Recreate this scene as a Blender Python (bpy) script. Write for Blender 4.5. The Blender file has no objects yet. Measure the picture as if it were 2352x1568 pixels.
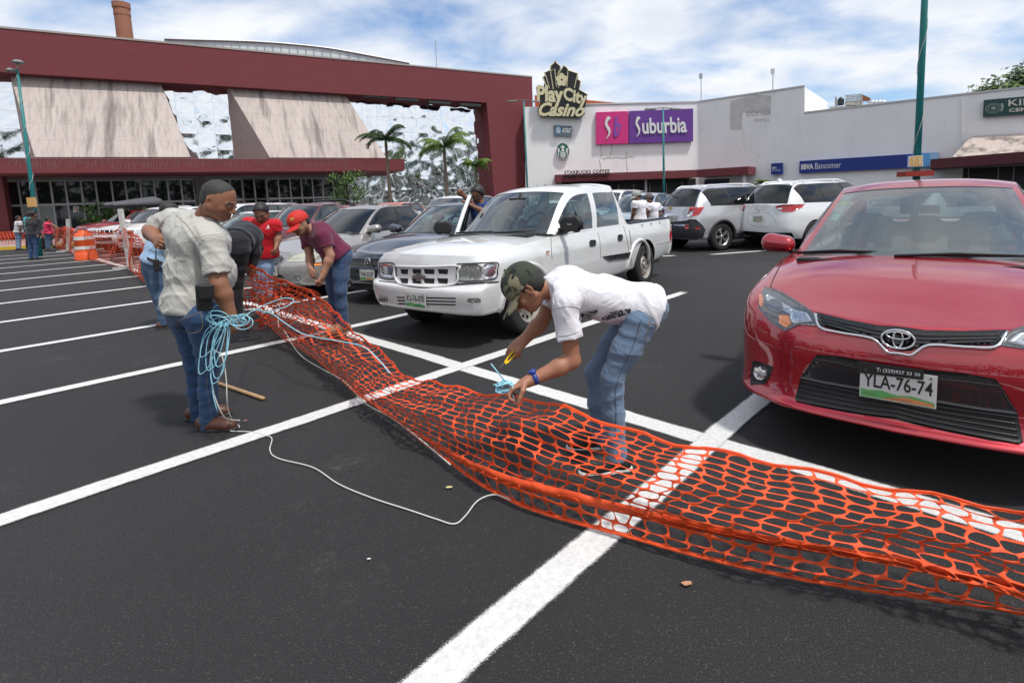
import bpy, bmesh, math, random
import numpy as np
from mathutils import Vector, Matrix
from mathutils.bvhtree import BVHTree
from mathutils.geometry import tessellate_polygon
random.seed(7); RNG = np.random.default_rng(11)
scene = bpy.context.scene
COL = scene.collection
R = math.radians
# ------------------------------------------------------------------ camera
FPX, CX, CY, PITCH, ROLL, CAMH, IW, IH = 1186.3, 1269.9, 593.3, .114, -.036, 1.453, 2352., 1568.
_F = Vector((0, math.cos(PITCH), -math.sin(PITCH))); _U0 = Vector((0, math.sin(PITCH), math.cos(PITCH))); _R0 = Vector((1, 0, 0))
_R = _R0*math.cos(ROLL) + _U0*math.sin(ROLL); _U = -_R0*math.sin(ROLL) + _U0*math.cos(ROLL)
CAMP = Vector((0, 0, CAMH))
cd = bpy.data.cameras.new('camera'); cam = bpy.data.objects.new('camera', cd); COL.objects.link(cam)
M = Matrix((_R, _U, -_F)).transposed().to_4x4(); M.translation = CAMP
cam.matrix_world = M
cd.sensor_width = 36; cd.lens = FPX/IW*36; cd.shift_x = (IW/2-CX)/IW; cd.shift_y = -(IH/2-CY)/IW
cd.clip_start = .05; cd.clip_end = 3000
scene.camera = cam
scene.render.engine = 'CYCLES'
scene.render.resolution_x = 1024; scene.render.resolution_y = 682
# surveying helpers: turn a sighting (px,py) into a place in the world
def ray(px, py): return _R*(px-CX) - _U*(py-CY) + _F*FPX
def G(px, py, z=0.): d = ray(px, py); return CAMP + d*((z-CAMH)/d.z)
def AY(px, py, Y): d = ray(px, py); return CAMP + d*(Y/d.y)
def PL(px, py, p0, nr): d = ray(px, py); return CAMP + d*((p0-CAMP).dot(nr)/d.dot(nr))
def V(*a): return Vector(a)
# ------------------------------------------------------------------ light
SUN_EL, SUN_AZ = R(64), R(128)     # azimuth clockwise from +Y : the sun stands high on the right
w = bpy.data.worlds.new('World'); scene.world = w; w.use_nodes = True
nt = w.node_tree; N = nt.nodes; L = nt.links; N.clear()
out = N.new('ShaderNodeOutputWorld'); bg = N.new('ShaderNodeBackground'); L.new(bg.outputs[0], out.inputs[0])
bg.inputs[1].default_value = .15
sky = N.new('ShaderNodeTexSky'); sky.sky_type = 'NISHITA'; sky.sun_disc = False
sky.sun_elevation = SUN_EL; sky.sun_rotation = SUN_AZ; sky.air_density = 1.1; sky.dust_density = .6; sky.ozone_density = 2.5
tc = N.new('ShaderNodeTexCoord'); sx = N.new('ShaderNodeSeparateXYZ'); L.new(tc.outputs['Generated'], sx.inputs[0])
def mth(op, a, b=None, c=None):
    m = N.new('ShaderNodeMath'); m.operation = op
    for i, v in enumerate((a, b, c)):
        if v is None: continue
        if isinstance(v, (int, float)): m.inputs[i].default_value = v
        else: L.new(v, m.inputs[i])
    return m.outputs[0]
zz = mth('ADD', mth('MAXIMUM', sx.outputs[2], 0.), .22)
u = mth('DIVIDE', sx.outputs[0], zz); v_ = mth('DIVIDE', sx.outputs[1], zz)
cb = N.new('ShaderNodeCombineXYZ'); L.new(u, cb.inputs[0]); L.new(v_, cb.inputs[1])
n1 = N.new('ShaderNodeTexNoise'); n1.inputs['Scale'].default_value = 1.9; n1.inputs['Detail'].default_value = 9; n1.inputs['Roughness'].default_value = .52
n1.inputs['Distortion'].default_value = .25
mp = N.new('ShaderNodeMapping'); mp.inputs['Location'].default_value = (3.1, 1.4, 0); mp.inputs['Scale'].default_value = (1.0, 1.25, 1); mp.inputs['Rotation'].default_value = (0, 0, R(12))
L.new(cb.outputs[0], mp.inputs[0]); L.new(mp.outputs[0], n1.inputs[0])
cr = N.new('ShaderNodeValToRGB'); cr.color_ramp.elements[0].position = .32; cr.color_ramp.elements[1].position = .56
L.new(mth('ADD', n1.outputs[0], mth('MULTIPLY', mth('MAXIMUM', mth('MULTIPLY', sx.outputs[1], -1.), 0.), .16)), cr.inputs[0])
n2 = N.new('ShaderNodeTexNoise'); n2.inputs['Scale'].default_value = 2.3; n2.inputs['Detail'].default_value = 6; L.new(mp.outputs[0], n2.inputs[0])
cc = N.new('ShaderNodeValToRGB'); cc.color_ramp.elements[0].position = .3; cc.color_ramp.elements[1].position = .66
cc.color_ramp.elements[0].color = (4.6, 4.95, 5.6, 1); cc.color_ramp.elements[1].color = (6.1, 6.25, 6.5, 1)
L.new(n2.outputs[0], cc.inputs[0])
mx = N.new('ShaderNodeMix'); mx.data_type = 'RGBA'; L.new(cr.outputs[0], mx.inputs[0])
skb = N.new('ShaderNodeMix'); skb.data_type = 'RGBA'; skb.blend_type = 'MULTIPLY'; skb.inputs[0].default_value = 1; skb.inputs[7].default_value = (.72, .85, .98, 1)
L.new(sky.outputs[0], skb.inputs[6]); L.new(skb.outputs[2], mx.inputs[6]); L.new(cc.outputs[0], mx.inputs[7]); L.new(mx.outputs[2], bg.inputs[0])
sl = bpy.data.lights.new('sun', 'SUN'); so = bpy.data.objects.new('sun', sl); COL.objects.link(so)
sl.energy = 3.2; sl.angle = R(5); sl.color = (1, .96, .9)
sd = Vector((math.sin(SUN_AZ)*math.cos(SUN_EL), math.cos(SUN_AZ)*math.cos(SUN_EL), math.sin(SUN_EL)))
so.rotation_euler = sd.to_track_quat('Z', 'Y').to_euler(); so.location = (0, 0, 30)
vs = scene.view_settings; vs.view_transform = 'Standard'; vs.look = 'None'; vs.gamma = 1; vs.exposure = 0.12; vs.use_curve_mapping = False

# ------------------------------------------------------------------ materials
MATS = {}
def mat(name, col, rough=.6, metal=0., spec=.5, coat=0., noise=None, bump=0., bscale=40., trans=0., stretch=None, ior=1.45, alpha=1., vcol=False, sheen=0., sub=0., bump2=None, srot=None, coat_ior=1.5):
    """noise=(scale, amount, colour2, lo, hi)"""
    if name in MATS: return MATS[name]
    m = bpy.data.materials.new(name); m.use_nodes = True; MATS[name] = m
    t = m.node_tree; n = t.nodes; l = t.links; b = n['Principled BSDF']
    b.inputs['Base Color'].default_value = (*col, 1); b.inputs['Roughness'].default_value = rough; b.inputs['Metallic'].default_value = metal
    b.inputs['Specular IOR Level'].default_value = spec; b.inputs['Coat Weight'].default_value = coat; b.inputs['Coat Roughness'].default_value = .03
    b.inputs['Transmission Weight'].default_value = trans; b.inputs['IOR'].default_value = ior; b.inputs['Alpha'].default_value = alpha
    b.inputs['Sheen Weight'].default_value = sheen; b.inputs['Coat IOR'].default_value = coat_ior
    if sub: b.inputs['Subsurface Weight'].default_value = sub; b.inputs['Subsurface Radius'].default_value = (.01, .004, .002); b.inputs['Subsurface Scale'].default_value = .5
    co = n.new('ShaderNodeTexCoord'); src = co.outputs['Object']
    if stretch:
        mp = n.new('ShaderNodeMapping'); mp.inputs['Scale'].default_value = stretch
        if srot is not None: mp.vector_type = 'TEXTURE'; mp.inputs['Scale'].default_value = tuple(1/q for q in stretch); mp.inputs['Rotation'].default_value = (0, 0, srot)
        l.new(src, mp.inputs[0]); src = mp.outputs[0]
    last = None
    if vcol:
        a = n.new('ShaderNodeVertexColor'); a.layer_name = 'Col'; last = a.outputs[0]; l.new(last, b.inputs['Base Color'])
    if noise:
        if not isinstance(noise, list): noise = [noise]
        for (sc, amt, c2, lo, hi) in noise:
            nz = n.new('ShaderNodeTexNoise'); nz.inputs['Scale'].default_value = sc; nz.inputs['Detail'].default_value = 8; nz.inputs['Roughness'].default_value = .6; l.new(src, nz.inputs[0])
            rp = n.new('ShaderNodeMapRange'); rp.inputs[1].default_value = lo; rp.inputs[2].default_value = hi; rp.inputs[4].default_value = amt; l.new(nz.outputs[0], rp.inputs[0])
            mx = n.new('ShaderNodeMix'); mx.data_type = 'RGBA'; l.new(rp.outputs[0], mx.inputs[0]); mx.inputs[7].default_value = (*c2, 1)
            if last: l.new(last, mx.inputs[6])
            else: mx.inputs[6].default_value = (*col, 1)
            last = mx.outputs[2]
        l.new(last, b.inputs['Base Color'])
    if bump:
        nb = n.new('ShaderNodeTexNoise'); nb.inputs['Scale'].default_value = bscale; nb.inputs['Detail'].default_value = 5; l.new(src, nb.inputs[0])
        bp = n.new('ShaderNodeBump'); bp.inputs['Strength'].default_value = 1; bp.inputs['Distance'].default_value = bump; l.new(nb.outputs[0], bp.inputs['Height']); l.new(bp.outputs[0], b.inputs['Normal'])
        if bump2:
            n3 = n.new('ShaderNodeTexNoise'); n3.inputs['Scale'].default_value = bump2[0]; n3.inputs['Detail'].default_value = 3; n3.inputs['Distortion'].default_value = 1.6; l.new(src, n3.inputs[0]); b3 = n.new('ShaderNodeBump'); b3.inputs['Distance'].default_value = bump2[1]; l.new(n3.outputs[0], b3.inputs['Height']); l.new(bp.outputs[0], b3.inputs['Normal']); l.new(b3.outputs[0], b.inputs['Normal'])
    return m
def glass(name, tint, refl=.06, opac=.0, dark=(.02, .03, .03), rough=.0):
    """sheet glass: clear tinted transparency + fresnel gloss"""
    if name in MATS: return MATS[name]
    m = bpy.data.materials.new(name); m.use_nodes = True; MATS[name] = m
    t = m.node_tree; n = t.nodes; l = t.links; n.clear()
    o = n.new('ShaderNodeOutputMaterial'); tr = n.new('ShaderNodeBsdfTransparent'); tr.inputs[0].default_value = (*tint, 1)
    df = n.new('ShaderNodeBsdfDiffuse'); df.inputs[0].default_value = (*dark, 1)
    m1 = n.new('ShaderNodeMixShader'); m1.inputs[0].default_value = opac; l.new(tr.outputs[0], m1.inputs[1]); l.new(df.outputs[0], m1.inputs[2])
    gl = n.new('ShaderNodeBsdfGlossy'); gl.inputs[1].default_value = rough
    fr = n.new('ShaderNodeLayerWeight'); fr.inputs[0].default_value = .5
    pw = n.new('ShaderNodeMath'); pw.operation = 'POWER'; pw.inputs[1].default_value = 3.2; l.new(fr.outputs[1], pw.inputs[0])
    ad = n.new('ShaderNodeMath'); ad.operation = 'MULTIPLY_ADD'; ad.inputs[1].default_value = 1-refl; ad.inputs[2].default_value = refl; l.new(pw.outputs[0], ad.inputs[0])
    m2 = n.new('ShaderNodeMixShader'); l.new(ad.outputs[0], m2.inputs[0]); l.new(m1.outputs[0], m2.inputs[1]); l.new(gl.outputs[0], m2.inputs[2]); l.new(m2.outputs[0], o.inputs[0])
    return m
# ------------------------------------------------------------------ object helpers
def tag(o, label=None, cat=None, group=None, kind=None):
    if label: o['label'] = label
    if cat: o['category'] = cat
    if group: o['group'] = group
    if kind: o['kind'] = kind
    return o
def empty(name, loc, label, cat, group=None, rz=0., kind=None):
    o = bpy.data.objects.new(name, None); COL.objects.link(o); o.location = loc; o.rotation_euler = (0, 0, rz); o.empty_display_size = .1
    return tag(o, label, cat, group, kind)
def setcol(me, colors):
    ca = me.color_attributes.new('Col', 'FLOAT_COLOR', 'POINT')
    a = np.ones((len(me.vertices), 4), np.float32); a[:, :3] = colors; ca.data.foreach_set('color', a.ravel())
def mesh(name, verts, faces, mats, parent=None, smooth=False, midx=None, local=True, label=None):
    """verts are in the parent's frame"""
    me = bpy.data.meshes.new(name)
    me.from_pydata([tuple(v) for v in verts], [], [tuple(int(i) for i in f) for f in faces])
    for m in (mats if isinstance(mats, (list, tuple)) else [mats]): me.materials.append(m)
    if midx is not None: me.polygons.foreach_set('material_index', np.array(midx, np.int32))
    if smooth: me.polygons.foreach_set('use_smooth', np.ones(len(me.polygons), bool))
    me.update()
    o = bpy.data.objects.new(name, me); COL.objects.link(o)
    if parent: o.parent = parent
    if label: o['label'] = label
    return o
class MB:
    """collects faces; build() links them as ONE mesh"""
    def __init__(s): s.v = []; s.f = []; s.m = []
    def add(s, vs, fs, m=0):
        b = len(s.v); s.v += [Vector(v) for v in vs]; s.f += [tuple(b+i for i in f) for f in fs]; s.m += [m]*len(fs); return s
    def box(s, a, b, m=0, M=None):
        x0, y0, z0 = a; x1, y1, z1 = b
        vs = [Vector(p) for p in ((x0,y0,z0),(x1,y0,z0),(x1,y1,z0),(x0,y1,z0),(x0,y0,z1),(x1,y0,z1),(x1,y1,z1),(x0,y1,z1))]
        if M: vs = [M @ v for v in vs]
        return s.add(vs, [(0,3,2,1),(4,5,6,7),(0,1,5,4),(1,2,6,5),(2,3,7,6),(3,0,4,7)], m)
    def prism(s, pts, ext, m=0):
        """pts: polygon (3D), extruded by vector ext"""
        n = len(pts); P = [Vector(p) for p in pts]; Q = [p+ext for p in P]
        tri = tessellate_polygon([P])
        s.add(P+Q, [tuple(t) for t in tri]+[tuple(i+n for i in reversed(t)) for t in tri]+[(i, (i+1) % n, (i+1) % n+n, i+n) for i in range(n)], m); return s
    def tube(s, pts, r, n=8, m=0, caps=True, closed=False):
        P = [Vector(p) for p in pts]; k = len(P); rr = r if isinstance(r, (list, tuple)) else [r]*k
        t0 = (P[1]-P[0]).normalized(); up = Vector((0, 0, 1)) if abs(t0.z) < .9 else Vector((1, 0, 0)); a = t0.cross(up).normalized()
        vs = []
        for i in range(k):
            if closed: t = (P[(i+1) % k]-P[i-1]).normalized()
            else: t = (P[min(i+1, k-1)]-P[max(i-1, 0)]).normalized()
            a = (a - t*a.dot(t)).normalized(); b = t.cross(a)
            for j in range(n):
                an = 2*math.pi*j/n; vs.append(P[i]+(a*math.cos(an)+b*math.sin(an))*rr[i])
        fs = [(i*n+j, i*n+(j+1) % n, ((i+1) % k)*n+(j+1) % n, ((i+1) % k)*n+j) for i in range(k if closed else k-1) for j in range(n)]
        if caps and not closed: fs += [tuple(reversed(range(n))), tuple(range((k-1)*n, k*n))]
        return s.add(vs, fs, m)
    def lathe(s, prof, M=None, n=24, m=0, a0=0, a1=2*math.pi):
        """prof: (r,z) list"""
        vs = []; k = len(prof); full = abs(a1-a0-2*math.pi) < 1e-6; nn = n if full else n+1
        for r, z in prof:
            for j in range(nn):
                an = a0+(a1-a0)*j/n; v = Vector((r*math.cos(an), r*math.sin(an), z)); vs.append(M @ v if M else v)
        fs = [(i*nn+j, i*nn+(j+1) % nn, (i+1)*nn+(j+1) % nn, (i+1)*nn+j) for i in range(k-1) for j in range(n)]
        return s.add(vs, fs, m)
    def build(s, name, mats, parent=None, smooth=False, label=None):
        return mesh(name, s.v, s.f, mats, parent, smooth, s.m if isinstance(mats, (list, tuple)) else None, label=label)
def spl(pts, n):
    """Catmull-Rom through pts -> n samples, uniform in parameter (pts: array k x d)"""
    P = np.asarray(pts, float); k = len(P)
    P = np.vstack([2*P[0]-P[1], P, 2*P[-1]-P[-2]])
    t = np.linspace(0, k-1-1e-9, n); i = t.astype(int); u = (t-i)[:, None]
    p0, p1, p2, p3 = P[i], P[i+1], P[i+2], P[i+3]
    return .5*((2*p1)+(-p0+p2)*u+(2*p0-5*p1+4*p2-p3)*u**2+(-p0+3*p1-3*p2+p3)*u**3)
def grid_faces(a, b, off=0): return [(off+i*b+j, off+i*b+j+1, off+(i+1)*b+j+1, off+(i+1)*b+j) for i in range(a-1) for j in range(b-1)]
_fc = {}
def text_geo(s, bold=0., ext=0., shear=0., space=1.):
    """flat letter outlines as (verts xy in 0..1 box of its own aspect, faces, width, height) made from a font curve"""
    key = (s, bold, ext, shear, space)
    if key in _fc: return _fc[key]
    c = bpy.data.curves.new('t', 'FONT'); c.body = s; c.size = 1; c.offset = bold; c.shear = shear; c.space_character = space; c.resolution_u = 3
    c.fill_mode = 'FRONT'
    o = bpy.data.objects.new('t', c); COL.objects.link(o)
    dg = bpy.context.evaluated_depsgraph_get(); me = bpy.data.meshes.new_from_object(o.evaluated_get(dg))
    vs = np.array([v.co[:] for v in me.vertices])[:, :2]; fs = [tuple(p.vertices) for p in me.polygons]
    lo = vs.min(0); hi = vs.max(0); vs = (vs-lo)/(hi-lo)
    bpy.data.objects.remove(o); bpy.data.curves.remove(c); bpy.data.meshes.remove(me)
    _fc[key] = (vs, fs, hi[0]-lo[0], hi[1]-lo[1]); return _fc[key]
def quad(c, u, v):
    """c: corners bl, br, tr, tl"""
    return c[0]*(1-u)*(1-v)+c[1]*u*(1-v)+c[2]*u*v+c[3]*(1-u)*v
def qn(c): return (c[1]-c[0]).cross(c[3]-c[0]).normalized()
def text_on(mb, s, c, u0, v0, u1, v1, m=0, off=.02, thick=0., **kw):
    """lay lettering on quad c inside the box u0..u1, v0..v1, raised by off; with optional thickness"""
    vs, fs, w, h = text_geo(s, **kw); n = qn(c)
    P = [quad(c, u0+(u1-u0)*x, v0+(v1-v0)*y)+n*off for x, y in vs]
    if thick:
        Q = [p-n*thick for p in P]; k = len(P); from collections import Counter
        ed = Counter()
        for f in fs:
            for a, b in zip(f, f[1:]+f[:1]): ed[(a, b)] += 1
        side = [(b, a, a+k, b+k) for (a, b) in ed if (b, a) not in ed]
        mb.add(P+Q, fs+side, m)
    else: mb.add(P, fs, m)
def poly_on(mb, pts, c, m=0, off=.02, thick=0.):
    n = qn(c); P = [quad(c, x, y)+n*off for x, y in pts]
    if thick: mb.prism([p-n*thick for p in P], n*thick, m)
    else:
        tri = tessellate_polygon([P]); mb.add(P, [tuple(t) for t in tri], m)
def slab(c, t):
    """a board with front quad c and thickness t"""
    n = qn(c); b = MB(); b.prism([p-n*t for p in c], n*t); return b
# ================================================================== ground
def asphalt_mat():
    m = bpy.data.materials.new('asphalt'); m.use_nodes = True; t = m.node_tree; n = t.nodes; l = t.links; b = n['Principled BSDF']
    co = n.new('ShaderNodeTexCoord').outputs['Object']
    def nz(s, d=6, r=.6):
        x = n.new('ShaderNodeTexNoise'); x.inputs['Scale'].default_value = s; x.inputs['Detail'].default_value = d; x.inputs['Roughness'].default_value = r; l.new(co, x.inputs[0]); return x.outputs[0]
    def ramp(s, a, b_, ca, cb_):
        x = n.new('ShaderNodeValToRGB'); x.color_ramp.elements[0].position = a; x.color_ramp.elements[1].position = b_; x.color_ramp.elements[0].color = (*ca, 1); x.color_ramp.elements[1].color = (*cb_, 1); l.new(s, x.inputs[0]); return x.outputs[0]
    def mix(mode, f, a, c):
        x = n.new('ShaderNodeMix'); x.data_type = 'RGBA'; x.blend_type = mode
        if isinstance(f, float): x.inputs[0].default_value = f
        else: l.new(f, x.inputs[0])
        for i, q in ((6, a), (7, c)):
            if isinstance(q, tuple): x.inputs[i].default_value = (*q, 1)
            else: l.new(q, x.inputs[i])
        return x.outputs[2]
    base = ramp(nz(.35, 5), .35, .7, (.017, .017, .018), (.026, .026, .027))
    fine = ramp(nz(170, 3, .7), .36, .64, (.35, .35, .36), (1.75, 1.72, 1.7))
    c = mix('MULTIPLY', 1., base, fine)
    vo = n.new('ShaderNodeTexVoronoi'); vo.inputs['Scale'].default_value = 230; l.new(co, vo.inputs[0])   # pale chips of stone
    chip = n.new('ShaderNodeMath'); chip.operation = 'LESS_THAN'; chip.inputs[1].default_value = .03; l.new(vo.outputs[1], n.new('ShaderNodeSeparateColor').inputs[0])
    sc = [q for q in n if q.type == 'SEPARATE_COLOR'][0]; l.new(sc.outputs[0], chip.inputs[0])
    c = mix('MIX', chip.outputs[0], c, (.06, .058, .056))
    vo2 = n.new('ShaderNodeTexVoronoi'); vo2.inputs['Scale'].default_value = 24; l.new(co, vo2.inputs[0])     # scattered grit
    g1 = n.new('ShaderNodeMath'); g1.operation = 'LESS_THAN'; g1.inputs[1].default_value = .05; l.new(vo2.outputs[0], g1.inputs[0])
    s2 = n.new('ShaderNodeSeparateColor'); l.new(vo2.outputs[1], s2.inputs[0]); g2 = n.new('ShaderNodeMath'); g2.operation = 'LESS_THAN'; g2.inputs[1].default_value = .05; l.new(s2.outputs[1], g2.inputs[0])
    g3 = n.new('ShaderNodeMath'); g3.operation = 'MULTIPLY'; l.new(g1.outputs[0], g3.inputs[0]); l.new(g2.outputs[0], g3.inputs[1])
    c = mix('MIX', g3.outputs[0], c, (.22, .21, .19))
    dust = ramp(nz(1.3, 9, .68), .56, .72, (0, 0, 0), (.48, .48, .48)); fd = ramp(nz(22, 6, .75), .46, .62, (0, 0, 0), (1, 1, 1))
    dm = mix('MULTIPLY', 1., dust, fd); sdm = n.new('ShaderNodeSeparateColor'); l.new(dm, sdm.inputs[0])
    c = mix('MIX', sdm.outputs[0], c, (.13, .125, .12))
    wet = ramp(nz(.9, 4), .62, .72, (1, 1, 1), (.72, .72, .74)); c = mix('MULTIPLY', 1., c, wet)
    l.new(c, b.inputs['Base Color']); b.inputs['Roughness'].default_value = .78; b.inputs['Specular IOR Level'].default_value = .4
    bn = n.new('ShaderNodeBump'); bn.inputs['Distance'].default_value = .006; l.new(nz(150, 3, .75), bn.inputs['Height']); l.new(bn.outputs[0], b.inputs['Normal'])
    return m
g = MB(); S = 600; g.add([(-S, -S, 0), (S, -S, 0), (S, S, 0), (-S, S, 0)], [(0, 1, 2, 3)])
tag(g.build('ground', asphalt_mat()), kind='structure')
def line_mat():
    m = bpy.data.materials.new('road_paint'); m.use_nodes = True; t = m.node_tree; n = t.nodes; l = t.links; b = n['Principled BSDF']
    co = n.new('ShaderNodeTexCoord').outputs['Object']
    def nz(s, d, r):
        x = n.new('ShaderNodeTexNoise'); x.inputs['Scale'].default_value = s; x.inputs['Detail'].default_value = d; x.inputs['Roughness'].default_value = r; l.new(co, x.inputs[0]); return x.outputs[0]
    a = n.new('ShaderNodeVertexColor'); a.layer_name = 'Col'; s = n.new('ShaderNodeSeparateColor'); l.new(a.outputs[0], s.inputs[0])
    x = n.new('ShaderNodeMath'); x.operation = 'MULTIPLY_ADD'; l.new(nz(230, 4, .8), x.inputs[0]); x.inputs[1].default_value = 1.3; l.new(s.outputs[0], x.inputs[2])
    y = n.new('ShaderNodeMath'); y.operation = 'MULTIPLY_ADD'; l.new(nz(6, 5, .7), y.inputs[0]); y.inputs[1].default_value = .5; l.new(x.outputs[0], y.inputs[2])
    r = n.new('ShaderNodeMapRange'); r.inputs[1].default_value = 1.18; r.inputs[2].default_value = 1.34; l.new(y.outputs[0], r.inputs[0]); l.new(r.outputs[0], b.inputs['Alpha'])
    rp = n.new('ShaderNodeValToRGB'); rp.color_ramp.elements[0].position = .35; rp.color_ramp.elements[1].position = .7; rp.color_ramp.elements[0].color = (.54, .54, .53, 1); rp.color_ramp.elements[1].color = (.74, .74, .72, 1)
    l.new(nz(45, 7, .7), rp.inputs[0]); l.new(rp.outputs[0], b.inputs['Base Color']); b.inputs['Roughness'].default_value = .6
    bn = n.new('ShaderNodeBump'); bn.inputs['Distance'].default_value = .003; l.new(nz(150, 3, .75), bn.inputs['Height']); l.new(bn.outputs[0], b.inputs['Normal'])
    return m
PAINT = line_mat()
def strips(name, segs, wd, z):
    vs = []; fs = []; cl = []
    for a, b in segs:
        a = Vector((a[0], a[1], z)); b = Vector((b[0], b[1], z)); d = (b-a).normalized(); s = Vector((-d.y, d.x, 0)); k = max(2, int((b-a).length/.5)); base = len(vs)
        prof = [(-wd/2-.03, 0), (-wd/2-.005, .42), (-wd/2+.008, 1), (wd/2-.008, 1), (wd/2+.005, .42), (wd/2+.03, 0)]
        for i in range(k+1):
            wob = .006*math.sin(i*1.7+a.x)+.005*math.sin(i*.6+a.y)
            e = 0. if i in (0, k) else 1.
            for o, c in prof: vs.append(a+(b-a)*(i/k)+s*(o+wob)); cl.append((c*e,)*3)
        fs += [(base+i*6+j, base+(i+1)*6+j, base+(i+1)*6+j+1, base+i*6+j+1) for i in range(k) for j in range(5)]
    o = mesh(name, vs, fs, PAINT); setcol(o.data, np.array(cl)); return tag(o, kind='structure')
GA, GP = .727, 2.344
O0 = Vector((.902, 2.903, 0)); dA = Vector((-math.cos(GA), math.sin(GA), 0)); dB = Vector((math.sin(GA), math.cos(GA), 0))
strips('road_markings', [(O0-dA*9, O0+dA*30)], .125, .004)
segs = []
for k in range(-2, 13):
    c = O0+dA*GP*k
    segs.append((c+dB*4.35, c-dB*(6. if k < 2 else 16)))
segs += [(G(1620, 586), G(1790, 574)), (G(1570, 570), G(1730, 560)), (G(1500, 590), G(1560, 587))]
strips('bay_markings', segs, .125, .008)
# pavement with a yellow kerb in front of the mall
FD = Vector((.86018, .50995, 0)); FN = Vector((.50995, -.86018, 0))
K0 = G(0, 574.6)
CONC = mat('concrete', (.30, .29, .28), .85, noise=[(3, .6, (.2, .2, .19), .4, .7), (60, .3, (.42, .41, .4), .5, .7)], bump=.004)
kb = MB(); a = K0-FD*25-FN*.02; b = K0+FD*28
kb.prism([a, b, b-FN*.16, a-FN*.16], Vector((0, 0, .15)))
tag(kb.build('kerb', mat('kerb_yellow', (.62, .38, .02), .6, noise=(9, .5, (.35, .25, .06), .5, .7))), kind='structure')
kb = MB(); kb.prism([a-FN*.16, b-FN*.16, b-FN*16, a-FN*16], Vector((0, 0, .146)))
tag(kb.build('pavement', CONC), kind='structure')
# ================================================================== buildings
F0 = Vector((-33.2, 33.0, 0))
def FP(px, py, off=0.): return PL(px, py, F0+FN*off, FN)      # a sighting on a plane parallel to the mall front, off metres in front
def up(p, z): return Vector((p.x, p.y, z))
STUCCO_RED = mat('stucco_red', (.165, .035, .042), .8, noise=[(.8, .45, (.12, .026, .033), .45, .7), (14, .35, (.20, .045, .052), .5, .75)], bump=.012, bscale=25, stretch=(1, 1, 3))
mall = empty('mall_building', (F0.x, F0.y, 0), 'long dark red mall with slanted pink concrete panels and mirrored wall panels', 'building')
def T(vs): return [Vector(v)-F0 for v in vs]
def part(name, polys, ext, m, parent=None, thing=mall, smooth=False, label=None):
    b = MB()
    for p in polys: b.prism(T(p), ext)
    return b.build(name, m, parent or thing, smooth, label)
# fascia band (top edge rises gently), its right column
tl, tr = FP(-60, 59.5), FP(1222, 178); bl, br0 = FP(-60, 162), FP(1118, 236)
cb_ = FP(1138, 470); cb_.z = 0; crb = FP(1229, 470); crb.z = 0
bm_ = [tl, tr, crb, cb_, br0, bl]
part('fascia', [bm_], -FN*2.2, STUCCO_RED)
part('coping', [[tl+V(0, 0, .0), tr+V(0, 0, 0), tr+V(0, 0, .12), tl+V(0, 0, .12)]], -FN*2.3+FN*0, mat('coping_grey', (.35, .32, .3), .8)).location = FN*.04
# building mass behind
ms = [up(tl, 0)-FN*2.25, up(tr, 0)-FN*2.25-FD*.1, up(tr, 0)-FN*30-FD*.1, up(tl, 0)-FN*30]
b = MB(); b.prism(T(ms), V(0, 0, 11.6)); b.build('wall', mat('stucco_side', (.16, .04, .045), .85), mall)
# mirrored panels
MIRROR = mat('mirror_panel', (.88, .90, .92), .05, metal=1.)
def mirror_wall(px0, px1, z0, z1, off=-1.6):
    A = FP(px0, 300, off); B = FP(px1, 300, off); A.z = B.z = 0; wd = (B-A).length; nx = max(1, round(wd/1.15)); nz = round((z1-z0)/1.25); mb = MB()
    for i in range(nx):
        for j in range(nz):
            K = 11; w_ = wd/nx; h_ = (z1-z0)/nz; r = random.Random(i*31+j*7+int(px0)); a1 = r.choice((-1, 1))*r.uniform(.05, .26); p1 = r.uniform(0, 6); p2 = r.uniform(0, 6); tx = r.uniform(-.02, .02); tz = r.uniform(-.02, .02); vs = []
            for q in range(K):
                for s in range(K):
                    x = q/(K-1); y = s/(K-1); e = min(1, 6*min(x, 1-x, y, 1-y))
                    d = e*(a1*(x*(1-x)*y*(1-y))*1.4+.005*math.sin(4*x+3.1*y+p1)+.004*math.sin(6.5*y-4*x+p2)+.0012*math.sin(11*x+8*y+p1*2))+tx*(x-.5)+tz*(y-.5)
                    vs.append(A+FD*((i+.003+x*.994)*w_)+V(0, 0, z0+(j+.003+y*.994)*h_)+FN*d-F0)
            mb.add(vs, grid_faces(K, K))
    o = mb.build('mirror_panels', MIRROR, mall, True); return o
zc = FP(200, 361, 2.6).z
mirror_wall(365, 535, zc-.2, 11.8); mirror_wall(-60, 60, zc-.2, 11.8); mirror_wall(770, 1145, .2, 11.6)
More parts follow.
